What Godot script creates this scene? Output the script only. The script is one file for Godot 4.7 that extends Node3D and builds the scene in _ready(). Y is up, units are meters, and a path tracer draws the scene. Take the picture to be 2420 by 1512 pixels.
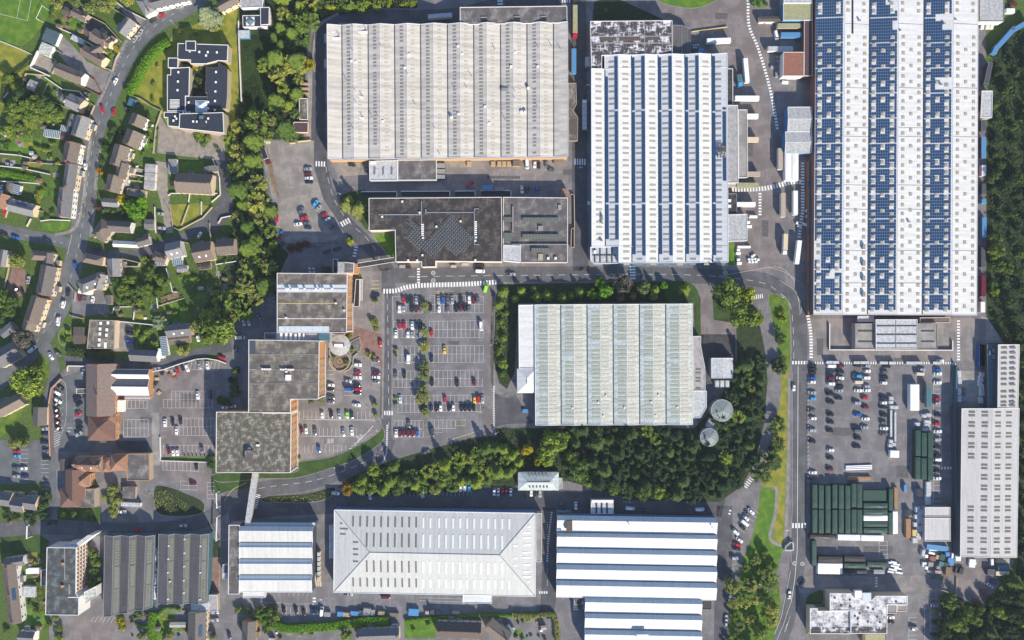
extends Node3D
const K:=0.0591
const CAM_H:=440.0
var ox:=0.0
var oy:=0.0
var sc:=1.0
var used:={}
var mats:={}
var texs:={}
var rng:=RandomNumberGenerator.new()
var lib:={}          # shared meshes
var tree_lists:={}
var layer_of:={}
# ---------------------------------------------------------------- mesh builder
class MB:
	var v:=PackedVector3Array()
	var n:=PackedVector3Array()
	var c:=PackedColorArray()
	var col:=Color.WHITE
	func tri3(a: Vector3,b: Vector3,d: Vector3,m: Vector3) -> void:
		if (b-a).cross(d-a).dot(m)>0.0:
			v.append(a); v.append(d); v.append(b)
		else:
			v.append(a); v.append(b); v.append(d)
		for i in 3:
			n.append(m); c.append(col)
	func tri(a: Vector3,b: Vector3,d: Vector3,hint: Vector3) -> void:
		var m:=(b-a).cross(d-a).normalized()
		if m.dot(hint)<0.0: m=-m
		tri3(a,b,d,m)
	func quad(a: Vector3,b: Vector3,d: Vector3,e: Vector3,hint: Vector3) -> void:
		var m:=(d-a).cross(e-b).normalized()
		if m.dot(hint)<0.0: m=-m
		tri3(a,b,d,m); tri3(a,d,e,m)
	func box(ce: Vector3,s: Vector3,b: Basis=Basis()) -> void:
		var h:=s*0.5
		for ax in 3:
			for sg in [-1.0,1.0]:
				var nn:=Vector3.ZERO; nn[ax]=sg
				var u:=Vector3.ZERO; u[(ax+1) % 3]=1.0
				var w:=Vector3.ZERO; w[(ax+2) % 3]=1.0
				var o: Vector3=nn*h[ax]
				var du: Vector3=u*h[(ax+1) % 3]
				var dw: Vector3=w*h[(ax+2) % 3]
				quad(ce+b*(o-du-dw),ce+b*(o+du-dw),ce+b*(o+du+dw),ce+b*(o-du+dw),b*nn)
	func top(p: PackedVector2Array,y: float,up:=1.0) -> void:
		var id:=Geometry2D.triangulate_polygon(p)
		for i in range(0,id.size(),3):
			var a:=p[id[i]]; var b:=p[id[i+1]]; var d:=p[id[i+2]]
			tri3(Vector3(a.x,y,a.y),Vector3(b.x,y,b.y),Vector3(d.x,y,d.y),Vector3(0,up,0))
	func sides(p: PackedVector2Array,y0: float,y1: float,inward:=false) -> void:
		var cw:=Geometry2D.is_polygon_clockwise(p) != inward
		for i in p.size():
			var a:=p[i]; var b:=p[(i+1) % p.size()]
			var d:=(b-a).normalized()
			var m:=Vector3(d.y,0,-d.x)*(-1.0 if cw else 1.0)
			var q:=[Vector3(a.x,y0,a.y),Vector3(b.x,y0,b.y),Vector3(b.x,y1,b.y),Vector3(a.x,y1,a.y)]
			tri3(q[0],q[1],q[2],m); tri3(q[0],q[2],q[3],m)
	func prism(p: PackedVector2Array,y0: float,y1: float) -> void:
		sides(p,y0,y1); top(p,y1)
	func tube(a: Vector3,b: Vector3,r0: float,r1: float,k:=6,cap:=true) -> void:
		var d:=(b-a).normalized()
		var s:=d.cross(Vector3.UP if absf(d.y)<0.9 else Vector3.RIGHT).normalized()
		var t:=d.cross(s)
		for i in k:
			var f:=TAU*i/k; var g:=TAU*(i+1)/k
			var e0:=s*cos(f)+t*sin(f); var e1:=s*cos(g)+t*sin(g)
			quad(a+e0*r0,a+e1*r0,b+e1*r1,b+e0*r1,e0+e1)
			if cap: tri3(b,b+e0*r1,b+e1*r1,d)
	func ball(ce: Vector3,r: Vector3,k:=8) -> void:
		for i in k:
			for j in k/2:
				var q:=[]
				for st in [[0,0],[1,0],[1,1],[0,1]]:
					var f: float=TAU*(i+st[0])/k
					var e: float=PI*(j+st[1])/(k/2)-PI/2
					q.append(Vector3(cos(f)*cos(e),sin(e),sin(f)*cos(e)))
				var hint: Vector3=q[0]+q[1]+q[2]+q[3]
				if j==0: tri(ce+q[0]*r,ce+q[2]*r,ce+q[3]*r,hint)
				elif j==k/2-1: tri(ce+q[0]*r,ce+q[1]*r,ce+q[2]*r,hint)
				else: quad(ce+q[0]*r,ce+q[1]*r,ce+q[2]*r,ce+q[3]*r,hint)
	func mesh() -> ArrayMesh:
		var m:=ArrayMesh.new()
		if v.is_empty(): return m
		var a:=[]
		a.resize(Mesh.ARRAY_MAX)
		a[Mesh.ARRAY_VERTEX]=v; a[Mesh.ARRAY_NORMAL]=n; a[Mesh.ARRAY_COLOR]=c
		m.add_surface_from_arrays(Mesh.PRIMITIVE_TRIANGLES,a)
		return m
# ---------------------------------------------------------------- textures and materials
func gn(key: String,sd: int,freq: float,octaves: int,lo: float,hi: float,sx:=1,sy:=1,size:=512) -> ImageTexture:
	if texs.has(key): return texs[key]
	var nz:=FastNoiseLite.new()
	nz.seed=sd; nz.noise_type=FastNoiseLite.TYPE_SIMPLEX_SMOOTH; nz.frequency=freq
	nz.fractal_type=FastNoiseLite.FRACTAL_FBM; nz.fractal_octaves=octaves; nz.fractal_gain=0.55
	var im:=nz.get_seamless_image(size/sx,size/sy)
	im.convert(Image.FORMAT_L8)
	if sx>1 or sy>1: im.resize(size,size,Image.INTERPOLATE_CUBIC)
	var d:=im.get_data()
	for i in d.size():
		d[i]=int(clampf(lerpf(lo,hi,d[i]/255.0),0.0,1.0)*255.0)
	var o:=Image.create_from_data(size,size,false,Image.FORMAT_L8,d)
	o.convert(Image.FORMAT_RGB8)
	texs[key]=ImageTexture.create_from_image(o)
	return texs[key]
func felt(key: String,sd: int,dark: Color,pale: Color,amount: float,seam: float,amp:=0.36) -> ImageTexture:
	if texs.has(key): return texs[key]
	var s:=512
	var a:=FastNoiseLite.new(); a.seed=sd; a.frequency=0.012; a.fractal_octaves=5
	var b:=FastNoiseLite.new(); b.seed=sd+7; b.frequency=0.05; b.fractal_octaves=4
	var ia:=a.get_seamless_image(s,s); ia.convert(Image.FORMAT_L8)
	var ib:=b.get_seamless_image(s/4,s); ib.convert(Image.FORMAT_L8); ib.resize(s,s)
	var ic:=b.get_seamless_image(s,s/4); ic.convert(Image.FORMAT_L8); ic.resize(s,s)
	var da:=ia.get_data(); var db:=ib.get_data(); var dc:=ic.get_data()
	var out:=PackedByteArray(); out.resize(s*s*3)
	for y in s:
		for x in s:
			var i:=y*s+x
			var t: float=da[i]/255.0
			var st: float=maxf(db[i],dc[i])/255.0
			var k: float=smoothstep(1.0-amount,1.0-amount+0.22,st*0.6+t*0.4)
			if (x % 64)<2 or (y % 128)<2: k=lerpf(k,1.0,seam)
			var q:=dark.lerp(pale,k)*(1.0-amp*0.5+amp*t)
			out[i*3]=int(clampf(q.r,0,1)*255); out[i*3+1]=int(clampf(q.g,0,1)*255); out[i*3+2]=int(clampf(q.b,0,1)*255)
	texs[key]=ImageTexture.create_from_image(Image.create_from_data(s,s,false,Image.FORMAT_RGB8,out))
	return texs[key]
func mo(key: String,sd: int,freq: float,a: Color,b: Color,c: Color) -> ImageTexture:
	if texs.has(key): return texs[key]
	var s:=512
	var n1:=FastNoiseLite.new(); n1.seed=sd; n1.frequency=freq; n1.fractal_octaves=5
	var n2:=FastNoiseLite.new(); n2.seed=sd+3; n2.frequency=freq*5.0; n2.fractal_octaves=3
	var i1:=n1.get_seamless_image(s,s); i1.convert(Image.FORMAT_L8)
	var i2:=n2.get_seamless_image(s,s); i2.convert(Image.FORMAT_L8)
	var d1:=i1.get_data(); var d2:=i2.get_data()
	var out:=PackedByteArray(); out.resize(s*s*3)
	for i in s*s:
		var t: float=d1[i]/255.0
		var u: float=d2[i]/255.0
		var q:=a.lerp(b,smoothstep(0.3,0.75,t))
		q=q.lerp(c,smoothstep(0.55,0.95,u)*0.6)
		out[i*3]=int(clampf(q.r,0,1)*255); out[i*3+1]=int(clampf(q.g,0,1)*255); out[i*3+2]=int(clampf(q.b,0,1)*255)
	texs[key]=ImageTexture.create_from_image(Image.create_from_data(s,s,false,Image.FORMAT_RGB8,out))
	return texs[key]
func lin(r: float,g: float,b: float) -> Color:
	return Color(r,g,b).linear_to_srgb()
func mk(key: String,c: Color,rough:=0.9,t1: Texture2D=null,s1:=40.0,t2: Texture2D=null,s2:=7.0,metal:=0.0) -> StandardMaterial3D:
	if mats.has(key): return mats[key]
	var m:=StandardMaterial3D.new()
	m.resource_name=key
	m.albedo_color=c; m.roughness=rough; m.metallic=metal
	if t1:
		m.albedo_texture=t1
		m.uv1_triplanar=true; m.uv1_world_triplanar=true; m.uv1_scale=Vector3.ONE/s1
	if t2:
		m.detail_enabled=true; m.detail_albedo=t2; m.detail_blend_mode=BaseMaterial3D.BLEND_MODE_MUL
		m.detail_uv_layer=BaseMaterial3D.DETAIL_UV_2
		m.uv2_triplanar=true; m.uv2_world_triplanar=true; m.uv2_scale=Vector3.ONE/s2
	mats[key]=m
	return m
func make_materials() -> void:
	var blotch:=gn("blotch",11,0.012,5,0.82,1.08)
	var tarmac:=felt("tarmac",36,Color(0.90,0.90,0.90),Color(1,1,1),0.48,0.0,0.2)
	var grain:=gn("grain",12,0.06,4,0.80,1.12)
	var patch:=gn("patch",13,0.02,4,0.80,1.08)
	var wear_x:=gn("wear_x",14,0.03,5,0.78,1.08,16,1)
	var wear_z:=gn("wear_z",15,0.03,5,0.78,1.08,1,16)
	var soft:=gn("soft",16,0.02,4,0.95,1.03)
	var soft_x:=gn("soft_x",17,0.035,5,0.92,1.04,16,1)
	var soft_z:=gn("soft_z",18,0.035,5,0.92,1.04,1,16)
	var tiles:=gn("tiles",19,0.09,3,0.72,1.1)
	mk("road",lin(0.115,0.117,0.13),0.9,tarmac,74.0,grain,9.0)
	mk("main_road",lin(0.135,0.145,0.155),0.9,blotch,55.0,grain,9.0)
	mk("asphalt",lin(0.20,0.192,0.20),0.9,tarmac,74.0,grain,8.0)
	mk("asphalt_warm",lin(0.255,0.235,0.228),0.92,tarmac,74.0,grain,8.0)
	mk("asphalt_pink",lin(0.225,0.195,0.19),0.92,tarmac,74.0,grain,7.0)
	mk("asphalt_dark",lin(0.095,0.097,0.11),0.9,tarmac,74.0,grain,8.0)
	mk("asphalt_patch",lin(0.12,0.115,0.118),0.92,patch,20.0,grain,6.0)
	mk("concrete",lin(0.33,0.31,0.29),0.9,tarmac,74.0,grain,7.0)
	mk("pavement",lin(0.27,0.255,0.24),0.9,blotch,30.0,grain,5.0)
	mk("red_paving",lin(0.26,0.155,0.125),0.9,blotch,30.0,grain,5.0)
	mk("gravel",lin(0.32,0.28,0.235),0.95,blotch,26.0,grain,6.0)
	mk("worn_gravel",lin(0.30,0.27,0.245),0.95,tarmac,60.0,grain,7.0)
	mk("dirt",lin(0.24,0.165,0.10),0.95,blotch,26.0,grain,6.0)
	mk("paint",lin(0.72,0.72,0.70),0.7,soft,12.0)
	mk("paint_thin",lin(0.72,0.72,0.71),0.7,patch,9.0)
	mk("paint_yellow",lin(0.62,0.50,0.20),0.7,patch,12.0)
	mk("grass",Color.WHITE,0.95,mo("grass",21,0.012,lin(0.07,0.15,0.012),lin(0.135,0.19,0.018),lin(0.18,0.19,0.04)),36.0,grain,7.0)
	mk("grass_dry",Color.WHITE,0.95,mo("grass_dry",22,0.012,lin(0.17,0.20,0.018),lin(0.28,0.26,0.03),lin(0.28,0.23,0.06)),40.0,grain,7.0)
	mk("straw",Color.WHITE,0.95,mo("straw",23,0.02,lin(0.36,0.25,0.09),lin(0.42,0.30,0.13),lin(0.25,0.20,0.06)),30.0,grain,7.0)
	mk("lawn",Color.WHITE,0.95,mo("lawn",24,0.012,lin(0.065,0.165,0.010),lin(0.125,0.215,0.014),lin(0.15,0.19,0.03)),40.0,grain,9.0)
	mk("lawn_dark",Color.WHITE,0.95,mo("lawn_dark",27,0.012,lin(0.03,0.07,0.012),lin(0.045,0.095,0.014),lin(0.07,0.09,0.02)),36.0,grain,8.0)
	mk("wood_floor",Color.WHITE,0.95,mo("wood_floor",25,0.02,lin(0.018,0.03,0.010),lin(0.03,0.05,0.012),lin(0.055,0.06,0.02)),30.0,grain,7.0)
	mk("garden",Color.WHITE,0.95,mo("garden",26,0.03,lin(0.045,0.10,0.012),lin(0.095,0.14,0.022),lin(0.16,0.14,0.07)),24.0,grain,6.0)
	mk("roof_weathered",lin(0.59,0.555,0.50),0.85,wear_x,46.0,soft,22.0)
	mk("roof_white",lin(0.66,0.665,0.65),0.55,soft_x,40.0,soft,26.0)
	mk("roof_hip",lin(0.53,0.54,0.52),0.55,soft_z,40.0,soft,26.0)
	mk("roof_white_z",lin(0.56,0.565,0.55),0.5,soft_z,40.0,soft,26.0)
	mk("roof_white_shade",lin(0.60,0.62,0.64),0.55,soft_x,30.0,soft,20.0)  # white sheet of the west slopes, their shade put into the colour
	mk("roof_pale",lin(0.55,0.615,0.61),0.8,wear_x,40.0,patch,18.0)
	mk("roof_pale_green",lin(0.59,0.62,0.56),0.8,wear_x,34.0,patch,18.0)
	mk("roof_blue_grey_and_shade",lin(0.55,0.61,0.64),0.6,soft_z,40.0,soft,20.0)  # own colour of flat roofs; on saw-tooth north slopes, shade put into colour
	mk("roof_grey_metal",lin(0.46,0.47,0.47),0.6,soft_z,36.0,patch,20.0)
	mk("roof_east_shed",lin(0.50,0.49,0.48),0.6,soft_z,36.0,soft,20.0)
	mk("roof_light_metal",lin(0.52,0.54,0.56),0.6,soft_x,36.0,patch,20.0)
	mk("roof_old_sheet",lin(0.13,0.125,0.135),0.9,wear_z,24.0,patch,9.0)
	mk("roof_brown",lin(0.205,0.165,0.14),0.9,tiles,8.0,patch,16.0)
	mk("roof_grey_brown",lin(0.185,0.165,0.155),0.9,tiles,8.0,patch,16.0)
	mk("roof_worn_brown",lin(0.25,0.205,0.165),0.9,tiles,8.0,patch,16.0)
	mk("roof_dark_brown",lin(0.13,0.105,0.095),0.9,tiles,8.0,patch,16.0)
	mk("roof_slate",lin(0.19,0.19,0.20),0.85,tiles,8.0,patch,16.0)
	mk("roof_slate_pale",lin(0.30,0.30,0.31),0.85,tiles,8.0,patch,16.0)
	mk("roof_red_tile",lin(0.21,0.115,0.09),0.9,tiles,8.0,patch,16.0)
	mk("roof_pink_brown",lin(0.27,0.20,0.175),0.9,tiles,8.0,patch,16.0)
	mk("roof_clay",lin(0.36,0.20,0.13),0.9,tiles,8.0,patch,16.0)
	mk("roof_terracotta",lin(0.30,0.13,0.09),0.8,soft_x,20.0,patch,12.0)
	mk("roof_maroon",lin(0.10,0.05,0.055),0.8,soft_x,20.0,patch,12.0)
	mk("roof_olive",lin(0.36,0.36,0.20),0.8,soft_x,20.0,patch,12.0)
	mk("roof_teal",lin(0.06,0.10,0.12),0.8,soft_x,20.0)
	mk("felt_black",Color.WHITE,0.9,felt("felt_black",31,lin(0.055,0.05,0.055),lin(0.5,0.49,0.53),0.50,0.3),38.0)
	mk("felt_charcoal",Color.WHITE,0.9,felt("felt_charcoal",32,lin(0.040,0.034,0.036),lin(0.085,0.076,0.064),0.50,0.14),42.0,grain,9.0)
	mk("felt_grey",Color.WHITE,0.9,felt("felt_grey",33,lin(0.125,0.115,0.118),lin(0.205,0.19,0.18),0.48,0.12),42.0,grain,9.0)
	mk("felt_mossy",Color.WHITE,0.9,felt("felt_mossy",34,lin(0.13,0.114,0.105),lin(0.21,0.19,0.15),0.50,0.10),44.0,grain,9.0)
	mk("felt_moss_old",Color.WHITE,0.9,felt("felt_moss_old",37,lin(0.115,0.106,0.085),lin(0.26,0.24,0.20),0.48,0.10),27.0,grain,9.0)
	mk("felt_white",Color.WHITE,0.9,felt("felt_white",35,lin(0.23,0.23,0.255),lin(0.52,0.52,0.53),0.62,0.35),36.0)
	mk("felt_slate",Color.WHITE,0.9,felt("felt_slate",38,lin(0.065,0.075,0.08),lin(0.13,0.145,0.145),0.45,0.1),30.0,grain,9.0)
	mk("felt_navy",lin(0.027,0.036,0.06),0.85,patch,24.0,grain,8.0)
	mk("felt_pale",lin(0.40,0.39,0.39),0.9,blotch,22.0,grain,7.0)
	mk("white",lin(0.72,0.71,0.68),0.7,soft,12.0)
	mk("cream",lin(0.62,0.50,0.36),0.85,soft,12.0)
	mk("stone",lin(0.42,0.35,0.27),0.95,grain,6.0)
	mk("stone_dark",lin(0.17,0.145,0.12),0.95,grain,6.0)
	mk("brick_red",lin(0.27,0.115,0.075),0.95,grain,5.0)
	mk("brick_orange",lin(0.46,0.24,0.10),0.9,soft,8.0)
	mk("clad_grey",lin(0.33,0.34,0.36),0.6,soft,12.0)
	mk("clad_blue",lin(0.07,0.23,0.45),0.5,soft,12.0)
	mk("clad_teal",lin(0.045,0.13,0.17),0.6,soft,12.0)
	mk("clad_dark",lin(0.05,0.06,0.085),0.7,soft,12.0)
	mk("trim_white",lin(0.72,0.71,0.69),0.6,soft,10.0)
	mk("trim_grey",lin(0.28,0.28,0.285),0.7,patch,10.0)
	mk("gutter",lin(0.05,0.05,0.055),0.8)
	mk("steel",lin(0.42,0.44,0.46),0.4,null,1.0,null,1.0,0.6)
	mk("black",lin(0.015,0.015,0.017),0.6)
	mk("rubber",lin(0.02,0.02,0.02),0.9)
	mk("glass_dark",lin(0.025,0.03,0.038),0.12)
	mk("glass_blue",lin(0.10,0.16,0.20),0.12)
	mk("rooflight_worn",lin(0.30,0.28,0.24),0.5,patch,9.0)
	mk("brick_tan",lin(0.46,0.30,0.17),0.9,soft,8.0)
	mk("tank_grey",lin(0.24,0.28,0.28),0.6,patch,8.0)
	mk("rooflight",lin(0.17,0.155,0.125),0.35)
	mk("rooflight_tan",lin(0.42,0.38,0.30),0.4,patch,9.0)
	mk("rooflight_pale",lin(0.52,0.495,0.42),0.5,patch,7.0)
	mk("rooflight_green",lin(0.43,0.445,0.32),0.5,patch,7.0)
	mk("rooflight_white",lin(0.82,0.83,0.83),0.4)
	mk("rooflight_old",lin(0.14,0.165,0.135),0.6,gn("bars",41,0.09,2,0.65,1.1,1,4),14.0)
	mk("solar",lin(0.024,0.068,0.155),0.3,gn("cells",42,0.15,2,0.75,1.2),5.0)
	mk("solar_dark",lin(0.02,0.03,0.038),0.15)
	mk("timber",lin(0.36,0.20,0.10),0.85,wear_z,6.0)
	mk("pallet",lin(0.42,0.30,0.18),0.9,grain,3.0)
	mk("tarp_green",lin(0.012,0.058,0.043),0.55,patch,6.0)
	mk("tarp_black",lin(0.02,0.022,0.026),0.5,patch,6.0)
	mk("sheet_white",lin(0.78,0.79,0.80),0.45,soft,6.0)
	mk("bark",lin(0.10,0.075,0.05),0.95,grain,2.0)
	mk("water",lin(0.06,0.20,0.30),0.1)
	mk("trampoline",lin(0.02,0.05,0.10),0.7)
# ---------------------------------------------------------------- placing
func at(c: int,r: int) -> void:
	sc=1.0
	ox=2420.0*c-4840.0
	oy=[0.0,1511.0,3022.0,4539.0][r]-3025.0
func map_sheet() -> void:         # the overview sheet,four grid units to one of its own
	sc=4.0; ox=-4840.0; oy=-3025.0
func W2(x: float,y: float,h:=0.0) -> Vector2:
	return Vector2(ox+x*sc,oy+y*sc)*K*(1.0-h/CAM_H)
func W(x: float,y: float,h:=0.0) -> Vector3:
	var p:=W2(x,y,h)
	return Vector3(p.x,h,p.y)
func path2(pts: Array,h:=0.0) -> PackedVector2Array:
	var o:=PackedVector2Array()
	for i in range(0,pts.size(),2): o.append(W2(pts[i],pts[i+1],h))
	return o
func smooth(p: PackedVector2Array,closed:=false) -> PackedVector2Array:
	var o:=PackedVector2Array()
	var k:=p.size()
	for i in (k if closed else k-1):
		var a:=p[(i-1+k) % k] if closed or i>0 else p[0]
		var b:=p[i]; var c:=p[(i+1) % k]
		var d:=p[(i+2) % k] if closed or i+2<k else p[k-1]
		for s in 6: o.append(b.cubic_interpolate(c,a,d,s/6.0))
	if not closed: o.append(p[k-1])
	return o
func called(name: String) -> String:
	if not used.has(name):
		used[name]=0
		return name
	used[name]+=1
	return "%s_%03d" % [name,used[name]]
func short(s: String) -> String:
	for w in [" the "," a "," an "]:
		while s.split(" ",false).size()>16 and s.contains(w): s=s.replace(w," ")
	return s
func tag(o: Node,label: String,category: String,group:="") -> Node:
	label=short(label)
	if label.split(" ",false).size()>16: print("LONG ",label)
	o.set_meta("label",label); o.set_meta("category",category)
	if group != "": o.set_meta("group",group)
	return o
func thing(name: String,label: String,category: String,pos:=Vector3.ZERO,turn:=0.0,group:="") -> Node3D:
	var o:=Node3D.new()
	o.name=called(name); o.position=pos; o.rotation.y=turn
	add_child(o)
	tag(o,label,category,group)
	return o
func pt_(name: String,m: Mesh,mat: String,parent: Node,xf:=Transform3D()) -> MeshInstance3D:
	var o:=MeshInstance3D.new()
	o.name=name; o.mesh=m; o.transform=xf
	o.material_override=mats[mat]
	parent.add_child(o,true)
	return o
func sheet(name: String,m: Mesh,mat: String) -> MeshInstance3D:
	var o:=MeshInstance3D.new()
	o.name=called(name); o.mesh=m; o.material_override=mats[mat]
	o.set_meta("kind","structure")
	add_child(o)
	return o
func g(name: String,mat: String,lv: int,pts: Array,sm:=false) -> MeshInstance3D:
	var p:=path2(pts)
	if sm: p=smooth(p,true)
	var b:=MB.new()
	b.top(p,lv*0.006)
	return sheet(name,b.mesh(),mat)
func kb(name: String,mat: String,pts: Array,sm:=true,rim:="pavement") -> MeshInstance3D:
	var p:=path2(pts)
	if sm: p=smooth(p,true)
	var b:=MB.new()
	b.prism(p,0.0,0.12)
	var o:=sheet(name,b.mesh(),rim)
	var inn:=Geometry2D.offset_polygon(p,-0.35)
	var t:=MB.new()
	for q in inn:
		if not Geometry2D.is_polygon_clockwise(q): t.top(q,0.135)
	var s:=pt_("surface",t.mesh(),mat,o)
	return o
func ribbon(b: MB,p: PackedVector2Array,w: float,y: float) -> void:
	for i in p.size()-1:
		var d0:=(p[i+1]-p[maxi(i-1,0)]).normalized().orthogonal()*w*0.5
		var d1:=(p[mini(i+2,p.size()-1)]-p[i]).normalized().orthogonal()*w*0.5
		var q:=[p[i]-d0,p[i]+d0,p[i+1]+d1,p[i+1]-d1]
		b.tri3(Vector3(q[0].x,y,q[0].y),Vector3(q[1].x,y,q[1].y),Vector3(q[2].x,y,q[2].y),Vector3.UP)
		b.tri3(Vector3(q[0].x,y,q[0].y),Vector3(q[2].x,y,q[2].y),Vector3(q[3].x,y,q[3].y),Vector3.UP)
func rd(name: String,mat: String,lv: int,w: float,pts: Array) -> MeshInstance3D:
	var b:=MB.new()
	ribbon(b,smooth(path2(pts)),w,lv*0.006)
	return sheet(name,b.mesh(),mat)
var mark: MB
func pl(pts: Array,w:=0.12,dash:=0.0,gap:=0.0,sm:=false,y:=0.10) -> void:
	var p:=path2(pts)
	if sm: p=smooth(p)
	if gap<=0.0:
		ribbon(mark,p,w,y)
		return
	var on:=true; var left:=dash
	var cur:=PackedVector2Array([p[0]])
	for i in p.size()-1:
		var a:=p[i]
		var rest:=a.distance_to(p[i+1])
		while rest>left:
			a=a.move_toward(p[i+1],left)
			rest-=left
			if on:
				cur.append(a)
				ribbon(mark,cur,w,y)
			on=not on
			cur=PackedVector2Array([a])
			left=dash if on else gap
		left-=rest
		cur.append(p[i+1])
func bs(pts: Array,w: float,dash: float,gap: float,sm:=false) -> void:
	pl(pts,w,dash,gap,sm)
func by(x0: float,y0: float,x1: float,y1: float,vx: float,vy: float,n: int,base:=true,w:=0.13) -> void:
	for i in n+1:
		var t:=float(i)/n
		var x:=lerpf(x0,x1,t); var y:=lerpf(y0,y1,t)
		pl([x,y,x+vx,y+vy],w)
	if base: pl([x0,y0,x1,y1],w)
func marks_begin() -> void:
	mark=MB.new()
func marks_end(name: String,mat:="paint") -> void:
	sheet(name,mark.mesh(),mat)
func flat_letters(txt: String,x: float,y: float,size: float,turn: float,mat:="paint",parent: Node=null) -> void:
	var t:=TextMesh.new()
	var f:=SystemFont.new(); f.font_names=PackedStringArray(["Droid Sans"])
	t.font=f; t.text=txt; t.font_size=64; t.pixel_size=size/64.0; t.depth=0.01; t.curve_step=4.0
	var o:=MeshInstance3D.new()
	o.name=called("road_lettering") if parent==null else "lettering"
	o.mesh=t; o.material_override=mats[mat]
	o.set_meta("kind","structure")
	var p:=W2(x,y)
	o.transform=Transform3D(Basis(Vector3.UP,turn)*Basis(Vector3.RIGHT,-PI/2),Vector3(p.x,0.115,p.y))
	(self if parent==null else parent).add_child(o,true)
func pc(parent: Node,name: String,m: Mesh,mat: String,xf: Array,most:=300) -> void:
	for i in mini(most,xf.size()): pt_(name,m,mat,parent,xf[i])
	if xf.size()>most:
		var mm:=MultiMesh.new()
		mm.transform_format=MultiMesh.TRANSFORM_3D
		mm.mesh=m
		mm.instance_count=xf.size()-most
		for i in xf.size()-most: mm.set_instance_transform(i,xf[most+i])
		var o:=MultiMeshInstance3D.new()
		o.name=name+"_field"; o.multimesh=mm; o.material_override=mats[mat]
		o.set_meta("kind","stuff")
		parent.add_child(o,true)
func bm(s: Vector3,raise:=0.0) -> ArrayMesh:
	var key:="box%s%s" % [s,raise]
	if not lib.has(key):
		var b:=MB.new()
		b.box(Vector3(0,raise,0),s)
		lib[key]=b.mesh()
	return lib[key]
# ---------------------------------------------------------------- halls with ridged roofs
class Hall:
	var node: Node3D
	var q:=PackedVector2Array()
	var eave:=0.0
	var rise:=0.0
	var axis:="z"
	var brk:=[]
	func pt(u: float,v: float) -> Vector2:
		return q[0].lerp(q[1],u).lerp(q[3].lerp(q[2],u),v)
	func seg(t: float) -> int:
		for i in brk.size()-1:
			if t<=brk[i+1][0]: return i
		return brk.size()-2
	func y_at(t: float) -> float:
		var i:=seg(t)
		var a: Array=brk[i]; var b: Array=brk[i+1]
		return eave+rise*lerpf(a[1],b[1],clampf((t-a[0])/(b[0]-a[0]),0.0,1.0))
	func p3(u: float,v: float,lift:=0.0) -> Vector3:
		var p:=pt(u,v)
		return Vector3(p.x,y_at(u if axis=="z" else v)+lift,p.y)
	func xf(u: float,v: float,lift:=0.0) -> Transform3D:
		var t:=u if axis=="z" else v
		var i:=seg(t)
		var a: float=brk[i][0]; var b: float=brk[i+1][0]
		var m:=(a+b)*0.5; var e:=(b-a)*0.3
		var dx:=(p3(m+e,v)-p3(m-e,v)) if axis=="z" else (p3(0.9,m)-p3(0.1,m))
		var dz:=(p3(u,0.9)-p3(u,0.1)) if axis=="z" else (p3(u,m+e)-p3(u,m-e))
		if axis=="z": dz.y=0.0
		else: dx.y=0.0
		dx=dx.normalized(); dz=dz.normalized()
		var up:=dz.cross(dx).normalized()
		return Transform3D(Basis(dx,up,dx.cross(up)),p3(u,v)+up*lift)
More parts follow.
